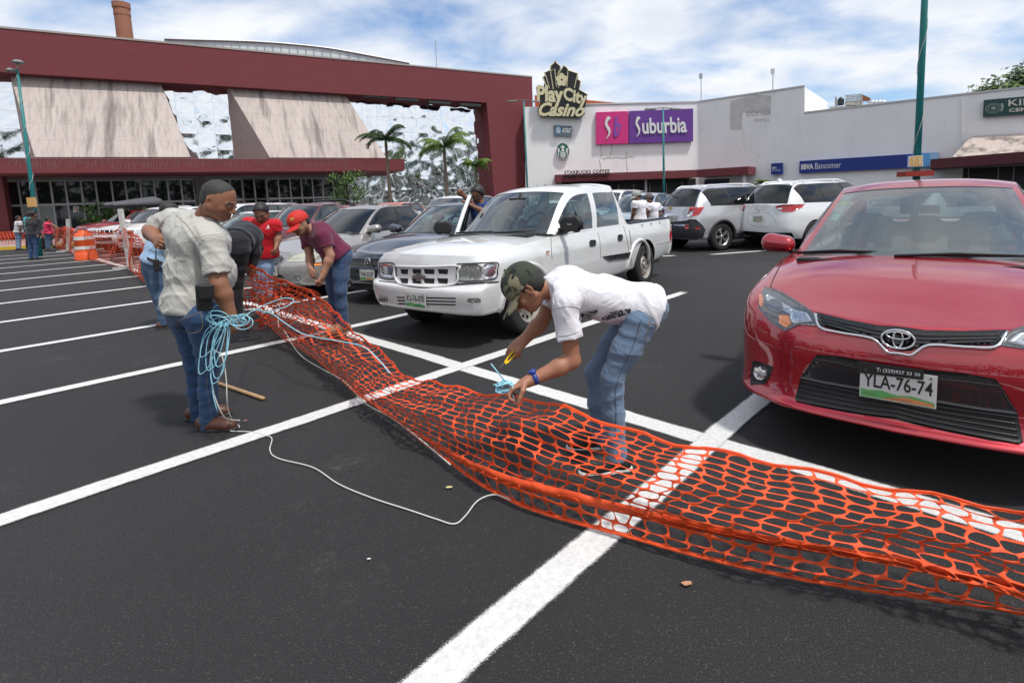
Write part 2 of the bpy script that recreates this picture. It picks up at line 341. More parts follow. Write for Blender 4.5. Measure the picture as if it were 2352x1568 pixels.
# slanted concrete panels, each with its triangular cheek
PANEL = mat('panel_pink', (.50, .43, .40), .85, noise=[(.35, .7, (.42, .36, .335), .38, .62), (.9, .85, (.15, .13, .115), .51, .66), (4, .5, (.27, .23, .21), .48, .66)], bump=.01, bscale=12, stretch=(1.9, .22, .22), srot=math.atan2(.50995, .86018))
def slope_panel(xs_top, yt, xs_bot, yb, cheek):
    t0, t1 = FP(xs_top[0], yt[0], -.9), FP(xs_top[1], yt[1], -.9); b0, b1 = FP(xs_bot[0], yb[0], 2.5), FP(xs_bot[1], yb[1], 2.5)
    nseg = 9; mb = MB(); n = (b1-b0).cross(t0-b0).normalized()
    # boards with thin joints
    for i in range(nseg):
        for j in range(5):
            c = []
            for (u, v) in ((i, j), (i+1, j), (i+1, j+1), (i, j+1)):
                u /= nseg; v /= 5; c.append((b0*(1-u)+b1*u)*(1-v)+(t0*(1-u)+t1*u)*v)
            m = sum(c, Vector())/4; c = [m+(q-m)*.994 for q in c]
            mb.prism(T(c), -n*.15)
    o = mb.build('slanted_panel', PANEL, mall)
    kb = FP(cheek, yb[0], -1.5); kt = t0.copy()
    ck = MB(); ck.prism(T([b0-n*.08, t0-n*.08, up(t0, b0.z)-FN*.7]), FD*.12); ck.prism(T([b1-n*.08, t1-n*.08, up(t1, b1.z)-FN*.7]), -FD*.12)
    ck.prism(T([b0-n*.16+FD*.02, b1-n*.16-FD*.02, t1-n*.16-FD*.02, t0-n*.16+FD*.02]), -n*.05)
    ck.build('cheek_wall', mat('cheek_stucco', (.42, .355, .33), .85, noise=(2, .5, (.34, .28, .26), .4, .7)), mall)
slope_panel((22, 366), (170, 184), (80, 438), (361, 361), 30)
slope_panel((520, 790), (194, 214), (620, 888), (362, 363), 534)
# canopy
c0, c1, c2, c3 = FP(-60, 398.5, 3.4), FP(929, 392, 3.4), FP(929, 366, 3.4), FP(-60, 362, 3.4)
part('canopy', [[c0, c1, c2, c3]], -FN*5.0, STUCCO_RED)
# icicle light strings hanging on the canopy front
mb = MB(); x = 20.
while x < 800:
    p = FP(x, 364.6, 3.43); ln = random.uniform(.15, .75); mb.tube(T([p, p+V(random.uniform(-.03, .03), 0, -ln*.5), p-V(0, 0, ln)]), .007, 4); x += random.uniform(3, 6.5)
mb.tube(T([FP(10, 364, 3.43), FP(800, 366, 3.43)]), .01, 4); mb.build('light_string', mat('string_grey', (.30, .2, .2), .8), mall)
# skylight behind the band
pts = [(378, 92), (440, 94), (520, 96), (600, 99), (680, 105), (760, 114), (850, 130), (940, 147)]
sk = [FP(x_, y_, -9) for x_, y_ in pts]; base = [FP(x_, y_, -9) for x_, y_ in [(378, 104), (940, 175)]]
mb = MB(); S0 = spl([p[:] for p in sk], 60); zb = base[1].z-1
for i in range(59):
    a_, b_ = Vector(S0[i]), Vector(S0[i+1]); mb.add(T([up(a_, zb), up(b_, zb), b_, a_]), [(0, 1, 2, 3)]); mb.add(T([a_, b_, b_-FN*8, a_-FN*8]), [(0, 1, 2, 3)])
rf = mb.build('skylight', mat('polycarbonate', (.62, .68, .70), .3, noise=(.7, .5, (.42, .48, .5), .45, .6)), mall)
mb = MB(); mb.tube(T([Vector(p)+V(0, 0, .05)+FN*.1 for p in S0]), .09, 6); mb.tube(T([up(Vector(S0[0]), zb)+FN*.1, up(Vector(S0[-1]), zb)+FN*.1]), .06, 6)
for i in range(0, 60, 2): p = Vector(S0[i])+FN*.1; mb.tube(T([up(p, zb), p]), .03, 4)
mb.build('skylight_rib', mat('galvanised', (.35, .37, .38), .5, metal=.6), rf)
# flood lamps under the band
for x_, y_ in ((1500, 372), (1625, 385), (1755, 398), (1880, 408)):
    p = FP(x_/1.7415, y_/1.7415+5, -.3); mb = MB()
    fl_a, fl_b = p-F0-FD*1.0, p-F0+FD*1.0
    mb.prism([fl_a-FN*.2, fl_b-FN*.2, fl_b+FN*.25, fl_a+FN*.25], V(0, 0, -.22)); mb.build('flood_lamp', mat('black_metal', (.03, .03, .03), .5), mall)
# shop front under the canopy
SO = -1.3
GLD = mat('shop_glass', (.012, .014, .016), .03, spec=.7); ALU = mat('aluminium', (.36, .36, .37), .45, metal=.5)
zt = FP(200, 414, SO).z; zm = FP(200, 468, SO).z
a, b = FP(-60, 400, SO-.35), FP(1118, 400, SO-.35); a.z = b.z = .15
part('shop_wall', [[FP(-60, 400, SO+.02).xy.to_3d()+V(0, 0, zt), FP(800, 400, SO+.02).xy.to_3d()+V(0, 0, zt), FP(800, 400, SO+.02).xy.to_3d()+V(0, 0, c3.z+.1), FP(-60, 400, SO+.02).xy.to_3d()+V(0, 0, c3.z+.1)]], -FN*.3, mat('soffit_grey', (.16, .155, .15), .8))
xs1 = [v*.4677/1.7415 for v in (30, 165, 305, 440, 565, 700, 825, 960, 1080, 1205, 1325, 1440, 1555, 1665)]
xs2 = [v*.4677/1.7415 for v in (1765, 1870, 1975, 2080, 2180, 2285)]+[(900+v*.4464)/1.7415 for v in (160, 270, 375, 485, 590, 690, 790, 880, 975, 1065)]
for xs in (xs1, xs2):
    for i in range(len(xs)-1):
        A_, B_ = FP(xs[i], 440, SO), FP(xs[i+1], 440, SO); A_.z = B_.z = 0
        for (za, zb2) in ((zm, zt), (.16, zm)):
            w_ = MB(); e = FD*.05
            for q in ((A_+e*0, A_+e), (B_-e, B_)): w_.prism(T([up(q[0], za), up(q[1], za), up(q[1], zb2), up(q[0], zb2)]), -FN*.12)
            for z_ in (za, zb2-.07): w_.prism(T([up(A_+e, z_), up(B_-e, z_), up(B_-e, z_+.07), up(A_+e, z_+.07)]), -FN*.12)
            fr = w_.build('window', ALU, mall)
            pale = za < 1 and 1 <= i <= 2 and xs is xs1
            p_ = MB(); p_.prism(T([up(A_+e, za+.07)-FN*.05, up(B_-e, za+.07)-FN*.05, up(B_-e, zb2-.07)-FN*.05, up(A_+e, zb2-.07)-FN*.05]), -FN*.02); p_.build('pane', mat('pane_film', (.25, .27, .26), .15) if pale else GLD, fr)
cl = FP(xs1[-1]+1, 430, SO+.1); cr_ = FP(xs2[0]-1, 430, SO+.1)
part('column', [[up(cl, 0), up(cr_, 0), up(cr_, c0.z+.3), up(cl, c0.z+.3)]], -FN*.8, mat('column_grey', (.13, .125, .12), .8))
cl = FP(xs2[-1]+.5, 430, SO+.2); cr_ = FP(xs2[-1]+9, 430, SO+.2)
part('column', [[up(cl, 0), up(cr_, 0), up(cr_, c0.z+.3), up(cl, c0.z+.3)]], -FN*.8, MATS['column_grey'])
cl = FP(-60, 430, SO+1.5); cr_ = FP(8, 430, SO+1.5)
part('pilaster', [[up(cl, 0), up(cr_, 0), up(cr_, c0.z+.3), up(cl, c0.z+.3)]], -FN*.8, STUCCO_RED)
# notices behind the glass
nb = MB(); q = [FP(168, 488, SO+.03), FP(182, 488, SO+.03), FP(182, 474, SO+.03), FP(168, 474, SO+.03)]; poly_on(nb, [(0, 0), (1, 0), (1, 1), (0, 1)], T(q), 0, .0, .01)
ring = [(math.cos(a_)*.3+.5, math.sin(a_)*.3+.55) for a_ in np.linspace(0, 2*math.pi, 20)[:-1]]; poly_on(nb, ring, T(q), 1, .015); poly_on(nb, [((x_-.5)*.65+.5, (y_-.55)*.65+.55) for x_, y_ in ring], T(q), 0, .02)
nb.build('notice', [mat('paper_white', (.6, .6, .6), .6), mat('sign_red', (.55, .03, .04), .5)], mall)

# chimney of brick behind the roof
cp = PL(284, 60, F0-FN*22, FN); top = PL(281, 8, F0-FN*22, FN)
ch = empty('brick_chimney', (cp.x, cp.y, 0), 'round red brick chimney standing behind the mall roof', 'chimney')
BRICK = bpy.data.materials.new('brick'); BRICK.use_nodes = True; t = BRICK.node_tree
bt = t.nodes.new('ShaderNodeTexBrick'); bt.inputs['Scale'].default_value = 1; bt.inputs['Brick Width'].default_value = .3; bt.inputs['Row Height'].default_value = .1; bt.inputs['Mortar Size'].default_value = .012
bt.inputs['Color1'].default_value = (.34, .11, .06, 1); bt.inputs['Color2'].default_value = (.24, .085, .05, 1); bt.inputs['Mortar'].default_value = (.30, .2, .14, 1)
tc_ = t.nodes.new('ShaderNodeTexCoord'); sp_ = t.nodes.new('ShaderNodeSeparateXYZ'); t.links.new(tc_.outputs['Object'], sp_.inputs[0])
at_ = t.nodes.new('ShaderNodeMath'); at_.operation = 'ARCTAN2'; t.links.new(sp_.outputs[0], at_.inputs[0]); t.links.new(sp_.outputs[1], at_.inputs[1])
cx_ = t.nodes.new('ShaderNodeCombineXYZ'); t.links.new(at_.outputs[0], cx_.inputs[0]); t.links.new(sp_.outputs[2], cx_.inputs[1]); t.links.new(cx_.outputs[0], bt.inputs[0]); t.links.new(bt.outputs[0], t.nodes['Principled BSDF'].inputs['Base Color']); t.nodes['Principled BSDF'].inputs['Roughness'].default_value = .9
rad = (FP(303, 60, -22)-FP(262, 60, -22)).length/2*.95; H_ = top.z
mb = MB(); mb.lathe([(rad*1.18, 5), (rad*.98, H_-1.3), (rad*.98, H_-1.25), (rad*1.03, H_-1.2), (rad*1.03, H_-.95), (rad*1.0, H_-.9), (rad*1.0, H_-.6), (rad*1.1, H_-.5), (rad*1.1, H_), (rad*.8, H_), (rad*.8, H_-2)], n=48); mb.build('shaft', BRICK, ch)
mb = MB(); mb.tube([(0, 0, H_-2), (.3, 0, H_+1.2)], .02, 5); mb.build('lightning_rod', MATS['black_metal'], ch)
# roof mast
p = FP(1003, 152, -6); t_ = FP(1003, 92, -6)
o = empty('roof_mast', (p.x, p.y, p.z-2), 'thin antenna mast on the red mall roof', 'antenna', 'antennas on the roofs'); mb = MB(); mb.tube([(0, 0, 0), (0, 0, t_.z-p.z+2)], .035, 5); mb.tube([(-.2, 0, t_.z-p.z+1), (.2, 0, t_.z-p.z+1)], .015, 4); mb.build('mast', ALU, o)

# ---------------- white store building: two fronts
W1 = Vector((3, 50.0, 0)); W1N = Vector((.01, -1, 0)).normalized()
cor_ = PL(1603, 236, W1, W1N); W2 = up(cor_, 0); W2D = Vector((.79, -.613, 0)).normalized(); W2N = Vector((-W2D.y*-1, 0, 0)); W2N = Vector((W2D.y, -W2D.x, 0))
if W2N.y > 0: W2N = -W2N
def WA(px, py, off=0.): return PL(px, py, W1+W1N*off, W1N)
def WB(px, py, off=0.): return PL(px, py, W2+W2N*off, W2N)
WHITE = mat('stucco_white', (.84, .83, .83), .8, noise=[(.35, .6, (.74, .735, .74), .45, .65), (2.2, .5, (.50, .49, .47), .6, .78), (9, .3, (.45, .44, .42), .66, .8)], bump=.006, bscale=20, stretch=(1, 1, .35))
st = empty('store_building', (W2.x, W2.y, 0), 'angular white store block with dark red canopies and shop signs', 'building')
def T2(vs): return [Vector(v)-W2 for v in vs]
def part2(name, polys, ext, m, parent=st):
    b = MB()
    for p in polys: b.prism(T2(p), ext)
    return b.build(name, m, parent)
cz = [WA(1270, 410), WA(1718, 405)]
a1, a2, a3 = WA(1228, 240), WA(1350, 243), cor_
part2('wall', [[up(WA(1205, 420), 0), up(cor_, 0), a3, a2, WA(1205, 246)]], -W1N*10, WHITE)
s1, s2, s3, s4 = WB(1848, 200), WB(1848, 261), WB(2212, 219), WB(2500, 187)
part2('wall', [[up(cor_, 0)+W2D*.01, up(s4, 0), s4, s3, s2, s1, cor_+W2D*.01]], -W2N*10, WHITE)
# copings
for A_, B_, n_ in ((WA(1262, 243.5), cor_, W1N), (cor_, s1, W2N), (s2, s3, W2N), (s3, s4, W2N)):
    part2('coping', [[A_+n_*.06, B_+n_*.06, B_+n_*.06+V(0, 0, .14), A_+n_*.06+V(0, 0, .14)]], -n_*.4, mat('coping_pale', (.5, .5, .5), .8))
part2('downpipe', [[WB(2207.5, 225, .1), WB(2210, 225, .1), WB(2210, 350, .1), WB(2207.5, 350, .1)]], -W2N*.1, WHITE)
# faded stain where an old sign hung
STN = mat('old_sign_patch', (.58, .565, .55), .85, noise=[(1.5, .7, (.42, .39, .36), .45, .7), (7, .6, (.64, .63, .62), .5, .6)])
q = [WB(1675, 300), WB(1772, 296), WB(1772, 214), WB(1675, 222)]
mb = MB(); poly_on(mb, [(.02, .02), (.3, .0), (.33, .5), (.98, .42), (1, .93), (.6, 1), (.2, .9), (.02, .85)], T2(q), 0, .006); text_on(mb, 'eorita', T2(q), .42, .38, .98, .62, 1, .012); text_on(mb, 'FIRMAS', T2(q), .6, .2, .95, .3, 1, .012)
mb.build('faded_patch', [STN, mat('old_letter', (.44, .42, .40), .85)], st)
# cracks repaired under the purple sign
mb = MB()
for pp in ([(1380, 332), (1381, 350), (1379, 372), (1381, 395)], [(1405, 332), (1404, 346), (1400, 362), (1382, 364)], [(1440, 350), (1438, 362), (1440, 380), (1439, 398)], [(1400, 362), (1438, 362), (1456, 360)]):
    S_ = spl([WA(x_, y_, .012)[:] for x_, y_ in pp], 14)+RNG.normal(0, .04, (14, 3))*[1, 0, 1]; mb.tube(T2([Vector(s_) for s_ in S_]), .022, 4)
mb.build('wall_crack', mat('crack_brown', (.40, .36, .30), .9), st)
# long front canopy + dark arcade
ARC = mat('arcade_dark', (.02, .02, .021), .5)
ca = [WA(1275, 418, 2.2), WA(1640, 408, 2.2), WA(1640, 396, 2.2), WA(1275, 406, 2.2)]
K1 = WA(1600, 406, 2.2); k1t = WA(1600, 394.5, 2.2)
L0, L0t = WA(1275, 419, 2.2), WA(1275, 401.5, 2.2); KR = WB(1718, 411, 2.2); KRt = WB(1718, 393.5, 2.2)
zb_, zt_ = L0.z, L0t.z
e0, e1, e2 = up(L0, 0), up(K1, 0), up(KR, 0)
for A_, B_, n_ in ((e0, e1, W1N), (e1, e2, W2N)):
    part2('canopy', [[up(A_, zb_), up(B_, zb_), up(B_, zt_), up(A_, zt_)]], -n_*2.15, STUCCO_RED)
mb = MB()
for x_ in np.arange(1280, 1600, 3.4):
    p = WA(x_, 402, 2.24); p.z = zt_-.04; mb.tube(T2([p, p-V(0, 0, random.uniform(.1, .5))]), .006, 4)
mb.build('light_string', MATS['string_grey'], st)
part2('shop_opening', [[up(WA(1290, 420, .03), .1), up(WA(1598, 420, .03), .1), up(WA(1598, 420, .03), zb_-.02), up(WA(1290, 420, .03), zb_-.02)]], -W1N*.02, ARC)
for x_ in (1300, 1338, 1380, 1420, 1455, 1492, 1530, 1566):
    part2('mullion', [[up(WA(x_, 420, .1), .1), up(WA(x_+1.2, 420, .1), .1), up(WA(x_+1.2, 420, .1), zb_-.3), up(WA(x_, 420, .1), zb_-.3)]], -W1N*.05, ALU)
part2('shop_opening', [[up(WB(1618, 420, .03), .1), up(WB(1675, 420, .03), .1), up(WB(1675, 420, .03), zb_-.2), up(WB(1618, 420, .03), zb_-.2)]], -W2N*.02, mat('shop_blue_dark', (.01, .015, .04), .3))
p = WA(1481, 430, .9); part2('column', [[up(p, 0), up(p, 0)+V(.22, 0, 0), up(p, zb_)+V(.22, 0, 0), up(p, zb_)]], V(0, .22, 0), mat('column_white', (.6, .6, .6), .7))
p = WB(1706, 430, 1.9); part2('column', [[up(p, 0), up(p, 0)+V(.3, 0, 0), up(p, zb_)+V(.3, 0, 0), up(p, zb_)]], V(0, .3, 0), MATS['column_white'])
# right canopy with awning
RC = 3.2; r0, r1, r2, r3 = WB(2137, 388, RC), WB(2500, 365, RC), WB(2500, 337, RC), WB(2137, 366, RC)
part2('canopy', [[r0, r1, r2, r3]], -W2N*3.15, mat('stucco_maroon', (.085, .02, .028), .8, noise=(14, .4, (.11, .03, .035), .5, .7)))
AWN = mat('awning_pink', (.50, .42, .38), .85, noise=[(1.2, .9, (.16, .13, .12), .5, .62), (6, .5, (.3, .25, .22), .5, .7)], stretch=(1, 1, .5))
w0, w1, w2_, w3 = WB(2187, 361, 2.6), WB(2500, 336, 2.6), WB(2500, 300, .1), WB(2232, 312, .1)
part2('awning', [[w0, w1, w2_, w3]], V(0, 0, -.12), AWN)
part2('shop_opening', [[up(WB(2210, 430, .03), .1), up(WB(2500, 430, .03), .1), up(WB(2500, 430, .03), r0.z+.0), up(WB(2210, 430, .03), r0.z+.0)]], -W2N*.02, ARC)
for x_ in (2222, 2290, 2325): part2('mullion', [[up(WB(x_, 430, .1), .1), up(WB(x_+2, 430, .1), .1), up(WB(x_+2, 430, .1), r0.z-.05), up(WB(x_, 430, .1), r0.z-.05)]], -W2N*.05, ALU)
part2('door_frame', [[WB(2096, 384, .15), WB(2200, 377, .15), WB(2200, 390, .15), WB(2096, 396, .15)]], -W2N*.3, mat('tile_pale', (.5, .5, .52), .4))
# orange-red block behind the store roof
b = MB(); A_, B_ = AY(1228, 219, 62), AY(1455, 240, 62); b.prism([A_-up(A_, 0), B_-up(A_, 0), up(B_, 3)-up(A_, 0), up(A_, 3)-up(A_, 0)], V(0, 10, 0))
rb = empty('rear_building', up(A_, 0), 'orange red roof block showing behind the white store', 'building'); b.build('wall', mat('stucco_orange', (.38, .075, .03), .8), rb)

# ---------------- signs
def thing_at(name, p, label, cat, group=None): return empty(name, p, label, cat, group)
def rel(vs, o): return [Vector(v)-o.location for v in vs]
PINK = mat('sign_pink', (.60, .03, .20), .4); PURP = mat('sign_purple', (.13, .04, .27), .45, noise=(3, .4, (.16, .05, .30), .5, .7)); LWH = mat('letter_white', (.68, .68, .68), .5); LGR = mat('sign_edge', (.45, .43, .42), .5)
def sgn(name, c, t, m, label, cat='sign', group=None):
    o = thing_at(name, c[0], label, cat, group); q = rel(c, o); b = slab(q, t); b.build('board', m, o)
    return o, q
o, q = sgn('store_sign', [WA(1369, 331.5, .35), WA(1443, 329.5, .35), WA(1443, 255.5, .35), WA(1369, 258, .35)], .3, PINK, 'pink square sign with white S and purple b beside the purple one')
mb = MB()
Ss = [(.36, .86), (.42, .84), (.46, .79), (.40, .74), (.345, .66), (.37, .58), (.43, .48), (.455, .38), (.42, .27), (.345, .17), (.305, .145), (.33, .19), (.375, .28), (.39, .37), (.345, .46), (.285, .56), (.275, .67), (.31, .79)]
poly_on(mb, Ss, q, 0, .09, .08)
bs = [(.60, .84), (.665, .86), (.65, .62), (.70, .64), (.755, .58), (.755, .46), (.71, .33), (.63, .21), (.565, .22), (.545, .34), (.57, .60)]
poly_on(mb, bs, q, 1, .09, .08); poly_on(mb, [(.64, .52), (.68, .53), (.69, .46), (.66, .37), (.62, .33), (.61, .40)], q, 2, .1)
mb.build('letters', [LWH, mat('letter_purple', (.2, .07, .4), .5), PINK], o)
o, q = sgn('store_sign', [WA(1445, 329.5, .37), WA(1592, 324.5, .37), WA(1592, 249.5, .37), WA(1445, 255.3, .37)], .3, PURP, 'wide purple sign with white lettering beside the pink square sign')
mb = MB(); poly_on(mb, [(p[0]*.45-.02, p[1]*.9+.05) for p in [(x_*.95, y_*1.0-.0) for x_, y_ in Ss]], q, 0, .09, .08)
text_on(mb, 'uburbia', q, .20, .27, .9, .76, 0, .09, .08, bold=.022, shear=-.08); mb.build('letters', LWH, o)
CREAM = mat('cream', (.62, .57, .36), .5); BLK = mat('sign_black', (.012, .012, .013), .35)
# casino sign
o = thing_at('casino_sign', WA(1290, 270, .6), 'black and cream skyline shaped sign with a flower at the roof corner', 'sign')
def c2(x, y): return (1300+x*.5102)/1.7415, (200+y*.5102)/1.7415
def cs(pts, off): return [WA(*c2(x_, y_), off)-o.location for x_, y_ in pts]
outl = [(1655, 290), (1715, 285), (1722, 250), (1705, 215), (1725, 205), (1720, 180), (1765, 160), (1770, 125), (1795, 105), (1803, 82), (1815, 103), (1845, 128), (1850, 160), (1872, 122), (1900, 145), (1905, 160), (1980, 185), (1982, 235), (2003, 243), (2000, 285), (1992, 310), (2058, 350), (2042, 440), (2028, 470), (2038, 500), (2010, 530), (1690, 520), (1665, 480), (1690, 410), (1665, 395)]
mb = MB(); mb.prism(cs(outl, .62), -W1N*.45); mb.build('board', BLK, o)
mb = MB(); op = [Vector(p) for p in cs(outl, .66)]; mb.tube([op[i] for i in range(3, 22)], .055, 5)
for pl_ in ([(1765, 160), (1790, 310)], [(1845, 128), (1830, 300)], [(1725, 185), (1760, 305)], [(1905, 160), (1895, 290)], [(1980, 185), (1955, 300)], [(1770, 165), (1800, 150), (1815, 290)], [(1850, 160), (1830, 170), (1825, 200)], [(1708, 212), (1735, 290)]): mb.tube(cs(pl_, .66), .04, 5)
mb.build('outline', CREAM, o)
mb = MB()
for k in range(5):
    a_ = math.pi/2+k*2*math.pi/5; cxp, cyp = 1856+27*math.cos(a_), 235-30*math.sin(a_); mb.prism(cs([(cxp+20*math.cos(t), cyp+24*math.sin(t)) for t in np.linspace(0, 2*math.pi, 16)[:-1]], .72+.004*k), -W1N*.05)
mb.build('flower', CREAM, o)
mb = MB(); q = cs([(1662, 405), (2040, 455), (2060, 345), (1665, 285)], .66)
tq = cs([(1665, 395), (1790, 405), (1790, 300), (1665, 290)], .66); text_on(mb, 'Play', cs([(1662, 425), (1868, 440), (1868, 288), (1662, 280)], .66), 0, -.1, 1, 1.02, 0, .06, .06, bold=.04); text_on(mb, 'City', cs([(1868, 400), (2050, 445), (2058, 340), (1870, 300)], .66), 0, -.22, 1, 1.1, 0, .06, .06, bold=.04)
text_on(mb, 'Casino', cs([(1672, 520), (2032, 525), (2040, 425), (1680, 415)], .66), 0, 0, 1, 1.05, 0, .06, .06, bold=.035, shear=.3); mb.build('letters', CREAM, o)
# phone shop sign
o, q = sgn('shop_sign', [WA(*c2(1793, 673), .3), WA(*c2(1934, 676), .3), WA(*c2(1934, 596), .3), WA(*c2(1793, 590), .3)], .25, mat('sign_grey', (.12, .16, .20), .4), 'small grey sign with blue striped globe above the round green sign')
mb = MB(); circ = [(.26+.15*math.cos(a_), .54+.36*math.sin(a_)) for a_ in np.linspace(0, 2*math.pi, 28)[:-1]]; poly_on(mb, circ, q, 1, .03)
for k in range(5):
    y_ = .30+k*.115; h_ = .035; w_ = .13*math.sqrt(max(.05, 1-((y_-.54)/.34)**2)); poly_on(mb, [(.26-w_, y_-h_+.02), (.26+w_*.9, y_-h_), (.26+w_*.9, y_+h_), (.26-w_, y_+h_+.02)], q, 0, .045)
text_on(mb, 'AT&T', q, .46, .30, .97, .76, 0, .04, bold=.035); mb.build('letters', [LWH, mat('globe_blue', (.05, .35, .7), .4)], o)
# round coffee sign
cc_ = WA(*c2(1865, 793), .3); o = thing_at('coffee_sign', cc_, 'round green and white emblem sign on the white wall', 'sign')
ux = (WA(*c2(1917, 793), .3)-cc_); uz = V(0, 0, (WA(*c2(1865, 727), .3)-cc_).z); q = [-ux-uz, ux-uz, ux+uz, -ux+uz]
def C_(r, n=40, cx=.5, cy=.5, rx=1.): return [(cx+r*rx*math.cos(a_), cy+r*math.sin(a_)) for a_ in np.linspace(0, 2*math.pi, n+1)[:-1]]
mb = MB(); poly_on(mb, C_(.5), q, 0, .0, .2); poly_on(mb, C_(.47), q, 1, .01); poly_on(mb, C_(.12, cy=.56, rx=.85), q, 0, .04)
poly_on(mb, [(.36, .68), (.33, .82), (.42, .76), (.5, .88), (.58, .76), (.67, .82), (.64, .68)], q, 0, .03)
for s in (-1, 1):
    poly_on(mb, [(.5+s*x_, y_) for x_, y_ in ((.12, .55), (.2, .45), (.17, .3), (.2, .15), (.14, .1), (.1, .3), (.13, .45))], q, 0, .03)
    poly_on(mb, [(.5+s*x_, y_) for x_, y_ in ((.24, .62), (.32, .68), (.42, .66), (.36, .55), (.4, .45), (.33, .35), (.36, .25), (.28, .2), (.29, .4), (.24, .5))], q, 0, .03)
poly_on(mb, [(.42, .42), (.58, .42), (.62, .25), (.56, .05), (.44, .05), (.38, .25)], q, 0, .03)
for x_ in (.46, .5, .54): poly_on(mb, [(x_-.006, .1), (x_+.006, .1), (x_+.006, .38), (x_-.006, .38)], q, 2, .04)
for s in (-1, 1): poly_on(mb, C_(.012, 8, .5+s*.04, .58), q, 2, .05)
poly_on(mb, [(.47, .515), (.53, .515), (.5, .5)], q, 2, .05)
mb.build('disc', [LWH, mat('sign_green', (.0, .10, .05), .4), mat('sign_green_dark', (.0, .05, .03), .4)], o)
# coffee lettering on the canopy
o = thing_at('lettering_sign', WA(1296, 403, 2.0), 'row of black letters standing on the long red canopy', 'sign')
q = rel([WA(1296, 401, 2.35), WA(1400, 398, 2.35), WA(1400, 389, 2.35), WA(1296, 392.5, 2.35)], o); mb = MB(); text_on(mb, 'STARBUCKS COFFEE', q, 0, .05, 1, 1, 0, .05, .08, bold=.03, space=1.1); mb.build('letters', BLK, o)
mb = MB(); qq = rel([WA(1294, 406, 2.3), WA(1402, 402.5, 2.3), WA(1402, 400.6, 2.3), WA(1294, 403.6, 2.3)], o); mb.prism(qq, W1N*.1); mb.build('rail', BLK, o)
# bank signs
BLU = mat('sign_blue', (.008, .03, .22), .35)
def z4b(x, y): return (3100+x*.42347)/1.7415, (150+y*.42347)/1.7415
o, q = sgn('bank_sign', [WB(*z4b(228, 1282), .35), WB(*z4b(1545, 1218), .35), WB(*z4b(1545, 1084), .35), WB(*z4b(232, 1168), .35)], .3, BLU, 'long blue bank sign with pale blue end stripes on the white wall')
mb = MB(); text_on(mb, 'BBVA', q, .014, .28, .115, .72, 0, .02, bold=.05); text_on(mb, 'Bancomer', q, .128, .27, .33, .76, 0, .02)
for i, (a_, b_, m_) in enumerate(((.795, .855, 1), (.855, .90, 2), (.90, .945, 3), (.945, 1, 4))): poly_on(mb, [(a_, 0), (b_, 0), (b_, 1), (a_, 1)], q, m_, .012)
mb.build('letters', [LWH, mat('b1', (.01, .06, .45), .4), mat('b2', (.03, .25, .65), .4), mat('b3', (.12, .38, .72), .4), mat('b4', (.3, .52, .78), .4)], o)
o, q = sgn('bank_sign', [WB(1771, 401, .5), WB(1797, 400, .5), WB(1797, 374, .5), WB(1771, 375.5, .5)], .3, BLU, 'small square blue box sign above the young palm bush')
mb = MB(); text_on(mb, 'BBVA', q, .12, .5, .5, .66, 0, .02, bold=.05); text_on(mb, 'Bancomer', q, .12, .3, .88, .46, 0, .02); mb.build('letters', LWH, o)
# green sign at the right edge
KG = mat('sign_bottle_green', (.012, .055, .05), .4)
o, q = sgn('shop_sign', [WB(*z4b(1965, 752), .35), WB(2440, 257.5, .35), WB(2440, 214, .35), WB(*z4b(1973, 592), .35)], .25, KG, 'dark green sign with round crest at the right edge of the white wall')
mb = MB(); text_on(mb, 'KIN', q, .33, .52, .66, .88, 0, .03, .02, bold=.01); text_on(mb, 'CENT', q, .34, .18, .66, .38, 0, .03, .02, bold=.03)
for r_, m_, of in ((.30, 2, .02), (.27, 1, .03), (.22, 2, .04), (.19, 1, .05), (.1, 2, .06)): poly_on(mb, C_(r_, 30, .135, .47, .36), q, m_, of)
mb.tube([quad(q, .235+.02*math.sin(t*3.1), .25+.45*t)+qn(q)*.03 for t in np.linspace(0, 1, 9)], .05, 5, 2)
mb.build('letters', [mat('letter_cream', (.6, .58, .5), .5), KG, mat('crest_grey', (.25, .3, .28), .5)], o)
# roof aerials on the store
for (xa, ya, yb_) in ((1610.5, 178, 237), (1775, 168, 210)):
    p = WB(xa, yb_+4, -.6); t_ = WB(xa, ya, -.6); o = empty('roof_mast', p, ('thin grey antenna pole on the white roof with a dark tip' if xa < 1700 else 'thin antenna pole with pale box on the highest white roof corner'), 'antenna', 'antennas on the roofs')
    mb = MB(); mb.tube([(0, 0, 0), (0, 0, t_.z-p.z)], .04, 5); mb.build('mast', ALU, o); mb = MB(); mb.box((-.16, -.1, t_.z-p.z-.1), (.1, .1, t_.z-p.z+.35)); mb.build('aerial', MATS['coping_pale'] if xa > 1700 else ALU, o)
# roof terrace with water tank and vents
p = WB(1895, 247, -2); o = empty('roof_hut', p, 'brick and lattice rooftop hut with black water tank behind the parapet', 'rooftop structure')
def z4w(x, y, off=-2): return WB(*z4b(x, y), off)-p
mb = MB(); mb.prism([z4w(515, 700), z4w(900, 700), z4w(900, 640), z4w(515, 655)], -W2N*3); mb.prism([z4w(660, 640), z4w(815, 640), z4w(815, 600), z4w(660, 612)], -W2N*1.5); mb.prism([z4w(565, 650), z4w(582, 650), z4w(582, 562), z4w(565, 562)], -W2N*.2); mb.prism([z4w(802, 640), z4w(826, 640), z4w(826, 535), z4w(802, 535)], -W2N*.2)
mb.build('hut_wall', mat('hut_plaster', (.42, .40, .37), .9, noise=(3, .7, (.15, .13, .12), .5, .7)), o)
mb = MB()
for i in range(12): x_ = 668+i*12; mb.prism([z4w(x_, 612), z4w(x_+5, 612), z4w(x_+5, 552-i*.8), z4w(x_, 552-i*.8)], -W2N*.1)
